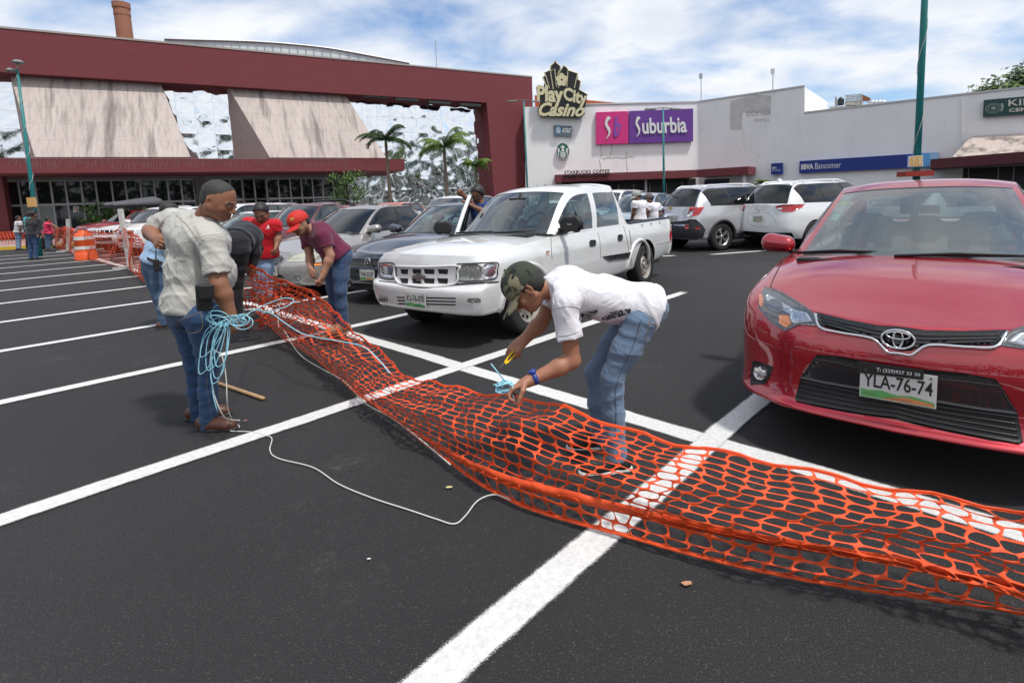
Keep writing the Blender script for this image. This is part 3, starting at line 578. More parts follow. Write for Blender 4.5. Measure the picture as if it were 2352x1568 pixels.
for yy in (610, 590, 570, 552): mb.prism([z4w(662, yy), z4w(808, yy-10), z4w(808, yy-15), z4w(662, yy-5)], -W2N*.12)
mb.build('lattice', MATS['hut_plaster'], o)
mb = MB(); mb.prism([z4w(826, 600), z4w(900, 600), z4w(900, 572), z4w(826, 540)], -W2N*.3); mb.build('brick_screen', mat('brick_plain', (.25, .10, .06), .9), o)
mb = MB(); c_ = z4w(620, 640); tw = (z4w(652, 640)-z4w(588, 640)).length/2; th = z4w(620, 565).z-c_.z; mb.lathe([(0.01, th), (tw*.4, th), (tw*.45, th*.9), (tw*.95, th*.75), (tw, th*.68), (tw, 0)], Matrix.Translation(c_), 20); mb.build('water_tank', mat('tank_black', (.015, .016, .02), .45), o, True)
for i, xx in enumerate((915, 948, 982, 1015)):
    pv = WB(*z4b(xx, 642), -1); ov = empty('roof_vent', pv, 'galvanised turbine vent on the store roof edge', 'vent', 'vents on the store roof'); mb = MB(); mb.lathe([(.01, .42), (.2, .4), (.33, .26), (.33, .1), (.2, 0), (.2, -.5)], n=14); mb.build('turbine', mat('vent_metal', (.55, .56, .57), .35, metal=.7), ov, True)
# ================================================================== people (smooth-blended solids, meshed as one surface)
def _ball(P, c, r): return np.linalg.norm(P-c, axis=-1)-r
def d_cone(P, a, b, ra, rb):
    ba = b-a; l2 = float(ba@ba)+1e-12; h = np.clip(((P-a)@ba)/l2, 0, 1)
    return np.sqrt((((P-a)-h[..., None]*ba)**2).sum(-1))-(ra+(rb-ra)*h)
def d_ell(P, c, r, Q):
    q = (P-c)@Q.T if Q is not None else (P-c)
    k0 = np.sqrt(((q/r)**2).sum(-1)); k1 = np.sqrt(((q/(r*r))**2).sum(-1))+1e-9
    return k0*(k0-1)/k1
class SDF:
    def __init__(s): s.p = []
    def c(s, a, b, ra, rb=None, k=.02, clip=None): a = np.array(a[:], float); b = np.array(b[:], float); rb = ra if rb is None else rb; s.p.append(('c', a, b, ra, rb, k, clip)); return s
    def chain(s, pts, rs, k=.02):
        for i in range(len(pts)-1): s.c(pts[i], pts[i+1], rs[i], rs[i+1], k)
        return s
    def e(s, c, r, Q=None, k=.02, clip=None, sub=False): s.p.append(('e', np.array(c[:], float), np.array(r, float), Q, sub, k, clip)); return s
    def field(s, X, res, lo):
        F = np.full(X, 1e3, np.float32)
        for q in s.p:
            if q[0] == 'c': pts = np.array([q[1]-q[3], q[1]+q[3], q[2]-q[4], q[2]+q[4]])
            else: R_ = q[2].max(); pts = np.array([q[1]-R_, q[1]+R_])
            mg = q[5]*1.5+res*4; i0 = np.maximum(((pts.min(0)-mg-lo)/res).astype(int), 0); i1 = np.minimum(((pts.max(0)+mg-lo)/res).astype(int)+2, X)
            if (i1 <= i0).any(): continue
            ax = [lo[i]+res*np.arange(i0[i], i1[i]) for i in range(3)]
            P = np.stack(np.meshgrid(*ax, indexing='ij'), -1)
            d = d_cone(P, *q[1:5]) if q[0] == 'c' else d_ell(P, q[1], q[2], q[3])
            if q[6] is not None:
                for (pt, nn) in (q[6] if isinstance(q[6], list) else [q[6]]): d = np.maximum(d, (P-np.array(pt[:]))@np.array(nn[:]))
            sl = tuple(slice(i0[i], i1[i]) for i in range(3)); f = F[sl]; k = q[5]
            if q[0] == 'e' and q[4]:
                h = np.clip(.5-.5*(f+d)/k, 0, 1); F[sl] = f*(1-h)+(-d)*h+k*h*(1-h)
            else:
                h = np.clip(.5+.5*(f-d)/k, 0, 1); F[sl] = f*(1-h)+d*h-k*h*(1-h)
        return F
    def mesh(s, res=.006, clip=None, wr=None):
        mn = np.min([np.min([q[1]-q[3], q[2]-q[4]], 0) if q[0] == 'c' else q[1]-q[2].max() for q in s.p], 0)-.03
        mxx = np.max([np.max([q[1]+q[3], q[2]+q[4]], 0) if q[0] == 'c' else q[1]+q[2].max() for q in s.p], 0)+.03
        X = tuple(((mxx-mn)/res).astype(int)+2); F = s.field(X, res, mn)
        if clip or wr:
            I = np.argwhere(np.abs(F) < max(.06, res*4)); P = mn+res*I; v = F[tuple(I.T)]
            if wr: v = v+wr(P)
            if clip:
                for pt, nn in clip: v = np.maximum(v, (P-np.array(pt[:]))@np.array(nn[:]))
            F[tuple(I.T)] = v
            if clip:
                I = np.argwhere(F <= -max(.06, res*4)); P = mn+res*I; v = F[tuple(I.T)]
                for pt, nn in clip: v = np.maximum(v, (P-np.array(pt[:]))@np.array(nn[:]))
                F[tuple(I.T)] = v
        return surfnet(F, mn, res)
def surfnet(F, org, res):
    S = F < 0; A, B, C = F.shape
    cnt = np.zeros((A-1, B-1, C-1), np.int8)
    offs = [(i, j, k) for i in (0, 1) for j in (0, 1) for k in (0, 1)]
    for i, j, k in offs: cnt += S[i:A-1+i, j:B-1+j, k:C-1+k]
    act = (cnt > 0) & (cnt < 8); I = np.argwhere(act); idx = np.full(act.shape, -1, np.int32); idx[act] = np.arange(len(I))
    vals = {o: F[I[:, 0]+o[0], I[:, 1]+o[1], I[:, 2]+o[2]] for o in offs}
    acc = np.zeros((len(I), 3)); n = np.zeros(len(I))
    for a in range(3):
        for o in offs:
            if o[a]: continue
            p = list(o); p[a] = 1; p = tuple(p); va, vb = vals[o], vals[p]; m = (va < 0) != (vb < 0); t = va/(va-vb+1e-12)
            q = np.zeros((len(I), 3)); q[:] = o; q[:, a] = t; acc[m] += q[m]; n[m] += 1
    V_ = org+res*(I+acc/n[:, None])
    faces = []
    for a in range(3):
        b, c = (a+1) % 3, (a+2) % 3
        sl0 = [slice(1, -1)]*3; sl0[a] = slice(0, -1); sl1 = list(sl0); sl1[a] = slice(1, None)
        s0 = S[tuple(sl0)]; s1 = S[tuple(sl1)]; E = np.argwhere(s0 != s1); off = np.ones(3, int); off[a] = 0; E2 = E+off
        def at(db, dc): q = E2.copy(); q[:, b] -= db; q[:, c] -= dc; return idx[q[:, 0], q[:, 1], q[:, 2]]
        Q = np.stack([at(1, 1), at(0, 1), at(0, 0), at(1, 0)], 1); fl = s1[tuple(E.T)]
        Q[fl] = Q[fl][:, ::-1]; faces.append(Q)
    return V_, np.vstack(faces)
def wrinkle(amp, freq=14, seed=0, dirs=None, warp=.03):
    r = np.random.default_rng(seed); K = 7
    D = r.normal(size=(K, 3)); D /= np.linalg.norm(D, axis=1)[:, None]
    if dirs is not None:
        D = D*.45+np.array(dirs)[r.integers(0, len(dirs), K)]; D /= np.linalg.norm(D, axis=1)[:, None]
    fr = freq*r.uniform(.6, 2.2, K); ph = r.uniform(0, 6.28, K); W = r.normal(size=(K, 3))*9
    def f(P):
        s = 0
        for i in range(K):
            w_ = np.sin(P@W[i]+ph[i]*3)*warp
            q = np.sin((P@D[i]+w_)*fr[i]*2+ph[i]); m_ = .5+.5*np.sin(P@W[(i+3) % K]*.6+ph[i])
            s = s+(1-np.abs(q))**2*m_*(14/(fr[i]+7))
        return -(s-1.6)*amp*.5
    return f
def vec(a): return np.array(a[:], float)
def nrm(a): a = np.array(a[:], float); return a/(np.linalg.norm(a)+1e-12)
def frame(f, u):
    """rows: side (left), forward, up"""
    f = nrm(f); s = nrm(np.cross(u, f)); u = np.cross(f, s); return np.array([s, f, u])
def add_hand(S, wr, el, pn, side, curl=.6, thumb=.5, sc=1., spread=.12, k=.006):
    """wr wrist, el elbow, pn palm normal, side=+1 thumb lies toward cross(dir,pn)"""
    wr = vec(wr); d = nrm(wr-vec(el)); pn = nrm(vec(pn)-d*(vec(pn)@d)); t = nrm(np.cross(d, pn))*side
    kn = []
    for i, (o, l) in enumerate(((.030, .088), (.010, .092), (-.011, .087), (-.030, .078))):
        K0 = wr+d*l*sc+t*o*sc; kn.append(K0); S.c(wr+t*o*.55*sc+d*.008, K0, .0155*sc, .0115*sc, k=.012)
    S.c(wr-d*.03, wr+d*.03*sc, .026*sc, .023*sc, k=.02)
    for i, (K0, L) in enumerate(zip(kn, (.072, .080, .074, .058))):
        cu = curl[i] if isinstance(curl, (list, tuple)) else curl
        dd = nrm(d+t*spread*(1.5-i)*.5); a = 0; p = K0; r0 = .0098*sc
        for j, fr_ in enumerate((.45, .30, .25)):
            a += cu*(1.15 if j else .8); q = p+(dd*math.cos(a)+pn*math.sin(a))*L*fr_*sc; S.c(p, q, r0, r0*.9, k=.003 if j else .008); p = q; r0 *= .92
    b = wr+d*.022*sc+t*.022*sc; m_ = b+(d*.55+t*.62+pn*thumb*.7)*.045*sc; e_ = m_+(d*.8+t*(.35-thumb*.5)+pn*thumb*.9)*.030*sc; e2 = e_+nrm(d*.75-t*.25*thumb+pn*thumb*.9)*.026*sc
    S.c(b, m_, .017*sc, .0125*sc, k=.01); S.c(m_, e_, .0115*sc, .0105*sc, k=.004); S.c(e_, e2, .0105*sc, .009*sc, k=.003)
    return kn
def add_head(S, hc, fw, up_, sc=1., nose=1., jaw=1., ears=True, fat=1.):
    Q = frame(fw, up_); s, f, u = Q; hc = vec(hc)
    def P(x, y, z): return hc+(s*x+f*y+u*z)*sc
    S.e(P(0, -.012, .035), np.array([.078, .098, .088])*sc, Q, k=.02)
    S.e(P(0, .018, -.02), np.array([.066*fat, .074, .088])*sc, Q, k=.03)
    S.e(P(0, .045, -.075), np.array([.042*fat*jaw, .04, .034])*sc, Q, k=.03)
    for x in (-1, 1):
        S.c(P(.055*x, 0, -.05), P(.024*x, .062, -.082), .022*fat*sc, .02*sc, k=.025)
        S.e(P(.038*x, .060, -.028), np.array([.024*fat, .02, .022])*sc, Q, k=.02)
        S.c(P(.012*x, .088, .018), P(.050*x, .074, .014), .0095*sc, .008*sc, k=.012)
        S.e(P(.032*x, .080, -.002), np.array([.0145, .0125, .0115])*sc, Q, k=.004)
        S.e(P(.013*x, .094, -.040), np.array([.0085, .0105, .008])*sc*nose, Q, k=.006)
        if ears:
            ec = P(.078*x, -.008, -.01); Qe = frame(nrm(f*.9+s*x*-.35), nrm(u-f*.12)); S.e(ec, np.array([.009, .020, .034])*sc, Qe, k=.008); S.e(ec+s*x*.007*sc, np.array([.005, .011, .02])*sc, Qe, k=.004, sub=True)
            S.e(ec-u*.026*sc+f*.004*sc, np.array([.007, .01, .011])*sc, Q, k=.006)
    S.c(P(0, .088, .012), P(0, .108, -.032), .0085*sc, .0115*sc*nose, k=.012)
    S.c(P(-.019, .083, -.0605), P(.019, .083, -.0605), .0062*sc, k=.006); S.c(P(-.016, .082, -.072), P(.016, .082, -.072), .0072*sc, k=.006)
    S.c(P(0, .080, -.061), P(0, .086, -.061), .004*sc, k=.004)
    return P, Q
HUES = {}
def skin_mat():
    return mat('skin', (.3, .15, .09), .48, spec=.45, vcol=True, sub=.06, noise=(90, .25, (.20, .08, .05), .55, .8), bump=.0006, bscale=600)
def cloth(name, col, rough=.9, c2=None, amt=.5, sc=9, weave=260, bump=.0012, n3=None):
    c2 = c2 or tuple(c*.72 for c in col)
    nz = [(sc, amt, c2, .42, .68), (weave, .35, tuple(min(1, c*1.25) for c in col), .45, .65)]
    if n3: nz.append(n3)
    return mat(name, col, rough, spec=.2, noise=nz, bump=bump, bscale=weave*1.3, sheen=.15, bump2=(9, .012))
def person(label, Y0, J, face=(-1, 0), base=None, weight=1., head=None, skin=(.30, .145, .085), hair=(.012, .011, .011), hairspec=None,
           shirt=None, sleeve=.55, trousers=None, shoes=None, hands=None, res=.007, cres=.009, cat='person', group=None, hem=.0, openlow=None, wramp=.010, tr_wr=.008, thick=1., cap=None, stubble=0., sole=(.03, .03, .03), greying=False, collar=False, legs=True, belly=0., hemcut=None, toes=None, hsc=1.):
    """J: joints as sightings (px,py,dy): dy metres beyond Y0"""
    def W(k): a = J[k]; return vec(AY(a[0], a[1], Y0+a[2]))
    base = vec(base) if base is not None else np.array([W('pelvis')[0], Y0, 0.])
    j = {k: W(k)-base for k in J}
    root = empty('person', Vector(base), label, cat, group)
    fw = nrm([face[0], face[1], 0]); up3 = np.array([0, 0, 1.])
    pel, ch, nk = j['pelvis'], j['chest'], j['neck']
    tr_ = nrm(ch-pel); lat = nrm(j['shL']-j['shR']); fr = nrm(np.cross(lat, tr_))   # torso forward (left x up)
    hl = nrm((j['hipL']-j['hipR'])) if 'hipL' in j else lat
    w_ = weight
    if 'hipL' not in j: j['hipL'] = pel+lat*.09; j['hipR'] = pel-lat*.09
    mid = (pel+ch)/2-fr*.0
    def torso(S, t, arm=True, lower=True, cl=None):
        S_ = S
        class _C:
            def c(s, *a, **k): S_.c(*a, clip=cl, **k)
            def e(s, *a, **k): S_.e(*a, clip=cl, **k)
        S = _C()
        S.c(mid+lat*.055*w_, mid-lat*.055*w_, .105*w_+t, k=.05)
        if belly: S.e(mid+fr*.05-tr_*.03, np.array([.15*w_+t, .10+belly+t, .17+t]), np.array([lat, fr, tr_]), k=.05)
        S.c(ch+lat*.075*w_, ch-lat*.075*w_, .112*w_+t, k=.05)
        S.c(ch+lat*.07*w_, mid+lat*.05*w_, .105*w_+t, .10*w_+t, k=.04); S.c(ch-lat*.07*w_, mid-lat*.05*w_, .105*w_+t, .10*w_+t, k=.04)
        for sd in ('shL', 'shR'): S.c(ch+(j[sd]-ch)*.45+tr_*.02, j[sd], .082*w_+t, .056+t, k=.04); S.c(nk-nrm(nk-ch)*.03, j[sd], .05+t, .045+t, k=.05)
        S.c(ch, nk-nrm(nk-ch)*.03, .10+t, .055+t, k=.04)
        if lower: S.c(pel+hl*.06*w_, pel-hl*.06*w_, .115*w_+t, k=.05); S.c(pel, mid, .125*w_+t, .115*w_+t, k=.05)
    # skin
    S = SDF(); torso(S, -.024 if shirt else -.012); lt = .80 if trousers else 1.
    hd = head or {}
    hc = j['head']; hf = nrm(hd.get('f', (*fw[:2], -.1))); hu = nrm(hd.get('u', (0, 0, 1)))
    S.c(nk-nrm(nk-ch)*.02, hc-hu*.03-hf*.02, .056*hsc*(1+(w_-1)*.6), .052*hsc*(1+(w_-1)*.6), k=.03)
    HP, HQ = add_head(S, hc, hf, hu, sc=hsc, fat=1+(w_-1)*.8, ears=res < .012)
    for sd in 'LR':
        if 'el'+sd in j:
            sh, el, wr = j['sh'+sd], j['el'+sd], j['wr'+sd]; m1 = sh+(el-sh)*.45; m2 = el+(wr-el)*.3; a_ = 1+(w_-1)*.6
            S.chain([sh, m1, el, m2, wr], [.052*a_, .050*a_, .039*a_, .043*a_, .027*a_], k=.025)
            h = (hands or {}).get(sd)
            if h: add_hand(S, wr, el, h[0], h[1], h[2] if len(h) > 2 else .6, h[3] if len(h) > 3 else .5, sc=1.0 if len(h) < 5 else h[4])
            else: S.c(wr, wr+nrm(wr-el)*.08, .026, .03, k=.02); S.c(wr+nrm(wr-el)*.08, wr+nrm(wr-el)*.14, .026, .018, k=.02)
        if legs:
            hp, kn_, an = j['hip'+sd], j['kn'+sd], j['an'+sd]
            S.chain([hp, (hp+kn_)/2, kn_, kn_+(an-kn_)*.3, an], [.080*w_*lt, .070*lt, .052*lt, .052*lt, .036*lt], k=.03)
    Vs, Fs = S.mesh(res)
    # skin colours: brows, lips, eyes, stubble belong to the face itself
    col_ = np.tile(np.array(skin), (len(Vs), 1)); q = (Vs-vec(hc))@HQ.T/hsc
    x, y, z = np.abs(q[:, 0]), q[:, 1], q[:, 2]; hr = np.array(hair)
    near = (y > .03) & (np.linalg.norm(q, axis=1) < .14)
    brow = near & (x > .012) & (x < .054) & (np.abs(z-(.022-.12*(x-.03)**1.0*(x > .03))) < .0055); col_[brow] = hr*1.2+.01
    eye = near & (np.hypot((x-.032)/1.5, z+.001) < .0072); col_[eye] = (.35, .33, .31)
    iris = near & (np.hypot(x-.032, z+.001) < .0052); col_[iris] = (.015, .01, .008)
    lid = near & (np.hypot((x-.032)/1.6, z+.001) < .0098) & ~eye; col_[lid] = np.array(skin)*.62
    lip = near & (x < .024-.9*np.abs(z+.066)) & (np.abs(z+.0665) < .0125) & (y > .066); col_[lip] = np.array(skin)*np.array([.85, .55, .6])
    mouth = near & (x < .022) & (np.abs(z+.0665) < .0022) & (y > .066); col_[mouth] = np.array(skin)*.25
    if stubble:
        st_ = (y > -.01) & (z < -.045) & (z > -.12) & (np.linalg.norm(q, axis=1) < .13) & ~lip & ((x > .02) | (z < -.075) | ((z > -.056) & (z < -.045))) & (y+z*-1 > .05); col_[st_] = col_[st_]*(1-stubble)+hr*stubble
        mu = near & (z < -.042) & (z > -.056) & (x < .03) & (y > .07); col_[mu] = col_[mu]*(1-stubble)+hr*stubble
    o = mesh('body', Vs, Fs, skin_mat(), root, True); setcol(o.data, col_)
    # hair
    if hairspec != 'none':
        H = SDF(); hs = hairspec or {}
        t_ = hs.get('t', .012)
        fwdcut = hs.get('front', .072); low = hs.get('low', -.045)
        H.e(HP(0, -.012, .035), (np.array([.078, .098, .088])+t_)*hsc, HQ, k=.01, clip=[(HP(0, fwdcut, .06), nrm(HQ[1]*.8-HQ[2]*.6)), (HP(0, -.03, low), -nrm(HQ[2]*.9+HQ[1]*-.25)), (HP(0, .03, .02), nrm(HQ[1]*.75-HQ[2]*.66))])
        if hs.get('low', -.045) <= -.045:
            H.e(HP(0, -.03, -.01), (np.array([.07, .07, .065])+t_)*hsc, HQ, k=.015, clip=[(HP(0, -.012, 0), HQ[1]), (HP(0, 0, low-.01), -HQ[2])])
        if res < .012:
            for x_ in (-1, 1): H.c(HP(.073*x_, .018, .02), HP(.074*x_, .018, -.018), .010*hsc, .007*hsc, k=.01)
        nz = wrinkle(.006, 40, 5)
        v2, f2 = H.mesh(min(res, .006) if res < .012 else res, wr=nz)
        if greying: hm = mat('hair_grey', hair, .6, noise=[(240, .6, (.13, .125, .12), .5, .66)], bump=.003, bscale=300)
        else: hm = mat('hair_dark', (.012, .010, .009), .45, noise=(260, .6, (.03, .025, .02), .45, .65), bump=.003, bscale=260)
        mesh('hair', v2, f2, hm, root, True)
    if cap:
        cm, brim_m = cap[0], cap[1]; H = SDF(); bu = cap[2] if len(cap) > 2 else .0; brim = cap[3] if len(cap) > 3 else .078
        H.e(HP(0, -.010, .040), np.array([.092, .112, .098])*hsc, HQ, k=.01, clip=[(HP(0, 0, .012), -nrm(HQ[2]+HQ[1]*-.10))]); v2, f2 = H.mesh(min(res, .006))
        co = mesh('cap', v2, f2, cm, root, True)
        mb = MB(); K = 12; vs = []
        for i in range(K+1):
            for jj in range(6):
                a_ = -1.12+2.24*i/K; rr = 1+(.72*jj/5)*max(0, math.cos(a_))**.6
                x_ = .088*math.sin(a_)*(1+.12*jj/5); y_ = -.010+.108*math.cos(a_)*1+brim*(jj/5)*max(0, math.cos(a_*.98))**.5; z_ = .022-.012*jj/5-.9*x_*x_*2-bu*jj/5
                vs.append(HP(x_, y_, z_+.004))
        n_ = len(vs); vs += [p-HQ[2]*.006 for p in vs]; fs = grid_faces(K+1, 6)+[tuple(reversed(f)) for f in grid_faces(K+1, 6, n_)]
        fs += [(i*6+5, i*6+5+n_, (i+1)*6+5+n_, (i+1)*6+5) for i in range(K)]
        mesh('brim', vs, fs, brim_m, co, True)
        if res < .006:
            mb = MB(); mb.lathe([(.0001, .009), (.006, .008), (.009, .003), (.009, 0)], n=10); Mx = Matrix(np.array([HQ[0], HQ[1], HQ[2]]).T.tolist()).to_4x4(); Mx.translation = Vector(HP(0, -.010, .137)); mb.v = [Mx @ v for v in mb.v]; mb.build('button', cm, co, True)
    # shirt
    if shirt:
        Sh = SDF(); t = .014*thick
        hc_ = hemcut or (pel-tr_*hem, -tr_)
        cl = [(vec(hc_[0])-(base if hemcut else 0), hc_[1]), (nk+nrm(nk-ch)*(.022 if collar else .0)-fr*.01, nrm(nrm(nk-ch)+fr*.35))]
        torso(Sh, t, lower=True, cl=cl)
        if collar: Sh.c(nk-nrm(nk-ch)*.03, nk+nrm(nk-ch)*.008, .070*(1+(w_-1)*.7), .066*(1+(w_-1)*.7), k=.015, clip=(nk+nrm(nk-ch)*.018+fr*-.02, nrm(nrm(nk-ch)*1-fr*.15)))
        Sh.c(pel+hl*.055*w_, pel-tr_*hem-hl*-.0+hl*.055*w_, .118*w_+t, .125*w_+t, k=.05, clip=cl); Sh.c(pel-hl*.055*w_, pel-tr_*hem-hl*.055*w_, .118*w_+t, .125*w_+t, k=.05, clip=cl)
        a_ = 1+(w_-1)*.6
        for sd in 'LR':
            if 'el'+sd in j:
                sh, el = j['sh'+sd], j['el'+sd]; d = nrm(el-sh); L_ = np.linalg.norm(el-sh)
                if sleeve >= 1:
                    wr = j['wr'+sd]; Sh.chain([sh, el, wr], [.062*a_+t, .05*a_+t, .036*a_+t], k=.03)
                else:
                    e_ = sh+d*L_*(sleeve+.15); Sh.c(sh, e_, .060*a_+t, .056*a_+t*1.6, k=.03, clip=(sh+d*L_*sleeve, d))
        v2, f2 = Sh.mesh(cres, wr=wrinkle(wramp, 9, 3+len(label), dirs=[tr_*.5+lat, tr_*.4-lat, fr+tr_*.6]))
        mesh('shirt', v2, f2, shirt, root, True)
    if trousers and legs:
        T_ = SDF(); t = .010*thick; cl = [(pel+tr_*.07, tr_)]; T_.c(pel+hl*.06*w_, pel-hl*.06*w_, .112*w_+t, k=.04, clip=cl); T_.c(pel, pel+tr_*.06, .12*w_+t, .118*w_+t, k=.04, clip=cl)
        for sd in 'LR':
            hp, kn_, an = j['hip'+sd], j['kn'+sd], j['an'+sd]
            T_.chain([hp, (hp+kn_)/2, kn_, kn_+(an-kn_)*.45, an], [.095*w_+t, .075+t, .057+t, .052+t, .054+t], k=.03)
        v2, f2 = T_.mesh(cres, wr=wrinkle(tr_wr, 11, 8+len(label), dirs=[(0, 0, 1.), nrm((.5, .2, 1)), nrm((-.6, .1, .9))]))
        zmin = min(j['anL'][2], j['anR'][2])
        mesh('trousers', v2, f2, trousers, root, True)
    if shoes and legs:
        for sd in 'LR':
            an = j['an'+sd]; d = nrm([*(toes[sd] if toes else face), 0]); g0 = np.array([an[0], an[1], 0.])
            if an[2] > .2: g0[2] = an[2]-.09
            s_ = SDF(); s_.c(an-up3*.01, g0+up3*.055-d*.03, .043, .042, k=.02); s_.c(g0-d*.045+up3*.04, g0+d*.13+up3*.036, .038, .042, k=.03); s_.c(g0+d*.06+up3*.035, g0+d*.165+up3*.030, .044, .034, k=.03); s_.c(an, g0+d*.08+up3*.05, .036, .034, k=.03)
            v2, f2 = s_.mesh(min(cres, .007), clip=[(g0+up3*.014, -up3)]); o = mesh('shoe', v2, f2, shoes, root, True)
            s_ = SDF(); s_.c(g0-d*.048, g0+d*.05, .042, .044, k=.03); s_.c(g0+d*.05, g0+d*.17, .049, .040, k=.03)
            v2, f2 = s_.mesh(min(cres, .007), clip=[(g0+up3*.022, up3), (g0+up3*.001, -up3)]); mesh('sole', v2, f2, mat('sole_%02d%02d%02d' % tuple(int(c*99) for c in sole), sole, .6), o, True)
    return root, j, base, dict(fr=fr, tr=tr_, lat=lat, HP=HP, HQ=HQ, pel=pel, ch=ch)
def Z(ox, oy, s): return lambda x, y, d=0.: ((ox+x*s)/1.7415, (oy+y*s)/1.7415, d)
JEANS = lambda nm, c, c2: cloth(nm, c, .85, c2=c2, amt=.5, sc=3.5, weave=320)
# --- heavy man standing in the pale grey shirt
z = Z(500, 650, .7334)
J1 = dict(head=z(510, 208, -.02), neck=z(440, 300, .02), chest=z(395, 415, .02), pelvis=z(375, 765, .0), shL=z(262, 312, .2), shR=z(475, 440, -.17),
          elR=z(515, 668, -.22), wrR=z(578, 835, -.20), elL=z(140, 372, .22), wrL=z(172, 418, .02),
          hipL=z(345, 840, .09), hipR=z(435, 840, -.10), knL=z(380, 1110, .12), anL=z(405, 1400, .16), knR=z(455, 1110, -.06), anR=z(455, 1428, -.03))
SH1 = cloth('shirt_stone', (.45, .44, .405), .85, c2=(.34, .33, .30), amt=.6, sc=6)
r1, j1, b1, x1 = person('heavy standing man in pale grey shirt and blue jeans holding light blue rope', 3.36, J1, face=(.85, .35), weight=1.30, belly=.085, hem=.05,
   head=dict(f=(.92, .06, -.46), u=(.44, .0, .90)), skin=(.26, .115, .066), hair=(.025, .024, .023), hairspec=dict(t=.005, front=.040, low=-.05), greying=True,
   shirt=SH1, sleeve=.80, trousers=JEANS('jeans_blue', (.035, .075, .16), (.02, .04, .09)), shoes=mat('leather_brown', (.10, .04, .025), .4, noise=(20, .4, (.06, .025, .015), .4, .7)),
   hands=dict(R=((-.9, -.1, .2), 1, 1.15, .9), L=((.2, .8, -.3), 1, .8, .5)), res=.0055, cres=.0075, collar=True, wramp=.020, tr_wr=.016, stubble=.15, hsc=1.04, toes=dict(L=(.95, .3), R=(.97, -.1)))
# --- young man bending in the white t-shirt
z = Z(1900, 1000, .6377)
J2 = dict(head=z(318, 238, -.10), neck=z(455, 240, -.07), chest=z(590, 245, -.02), pelvis=z(1065, 365, .02), shL=z(565, 325, -.19), shR=z(520, 250, .16),
          elL=z(612, 695, -.20), wrL=z(335, 822, -.26), elR=z(415, 455, .10), wrR=z(310, 560, .02),
          hipL=z(1040, 440, -.08), hipR=z(985, 440, .12), knL=z(860, 800, -.10), anL=z(885, 1290, -.10), knR=z(755, 770, .16), anR=z(790, 1180, .17))
TSH = cloth('tshirt_white', (.74, .73, .77), .9, c2=(.52, .51, .55), amt=.35, sc=7)
CAMO = mat('camo', (.035, .045, .03), .85, noise=[(7.5, 1., (.22, .20, .13), .56, .565), (10, 1., (.012, .014, .012), .57, .575), (6.3, 1., (.06, .05, .035), .6, .605)], bump=.001, bscale=300)
r2, j2, b2, x2 = person('young man bending over in white t-shirt, faded jeans and camouflage cap', 2.72, J2, face=(-1, -.12), weight=.95, hem=.045,
   head=dict(f=(-.62, -.10, -.78), u=(-.78, -.02, .62)), skin=(.33, .15, .09), hairspec=dict(t=.012, front=.06, low=-.075),
   shirt=TSH, sleeve=.62, trousers=JEANS('jeans_faded', (.14, .205, .30), (.055, .09, .15)), shoes=mat('shoe_black_lime', (.02, .022, .022), .6, noise=(40, 1, (.30, .42, .08), .68, .70)), sole=(.6, .6, .58),
   hands=dict(L=((.1, -.3, -.95), 1, [.75, .85, .95, 1.0], .9), R=((-.3, .1, -.9), -1, [.9, 1.0, 1.05, 1.1], .8)), res=.0048, cres=.0065, cap=(CAMO, CAMO, .012, .10), wramp=.017, tr_wr=.013, toes=dict(L=(-1, -.12), R=(-1, -.05)))
# --- man in maroon t-shirt with a red cap
z = Z(900, 650, .4464)
J3 = dict(head=z(668, 548, -.12), neck=z(765, 600, -.06), chest=z(840, 640, 0), pelvis=z(1015, 835, .08), shL=z(880, 660, -.14), shR=z(735, 655, .14),
          elL=z(945, 835, -.16), wrL=z(880, 1005, -.22), elR=z(762, 850, .05), wrR=z(770, 945, -.10),
          hipL=z(1040, 890, .03), hipR=z(960, 890, .16), knL=z(1035, 1150, -.03), anL=z(1055, 1440, 0.02), knR=z(965, 1130, .14), anR=z(1010, 1420, .22))
REDCAP = mat('cap_red', (.50, .02, .015), .7, noise=[(30, 1, (.6, .25, .2), .66, .68)], bump=.001, bscale=300)
r3, j3, b3, x3 = person('man in maroon t-shirt and red cap bending to tie the net', 5.42, J3, face=(-.8, -.5), weight=1.0, hem=.0,
   head=dict(f=(-.45, -.72, -.50), u=(-.40, -.28, .87)), skin=(.34, .17, .11), hairspec=dict(t=.008, front=.05, low=-.05), stubble=.35,
   shirt=cloth('tshirt_maroon', (.13, .022, .055), .9), sleeve=.6, trousers=JEANS('jeans_mid', (.05, .09, .18), (.025, .045, .10)), shoes=mat('shoe_tan', (.25, .16, .10), .7),
   hands=dict(L=((-.5, -.2, -.8), 1, [.8, .9, 1, 1], .8), R=((.7, -.3, -.6), -1, [.8, .9, 1, 1], .8)), res=.007, cres=.009, cap=(REDCAP, REDCAP, .015), toes=dict(L=(-.7, -.7), R=(-.7, -.7)))
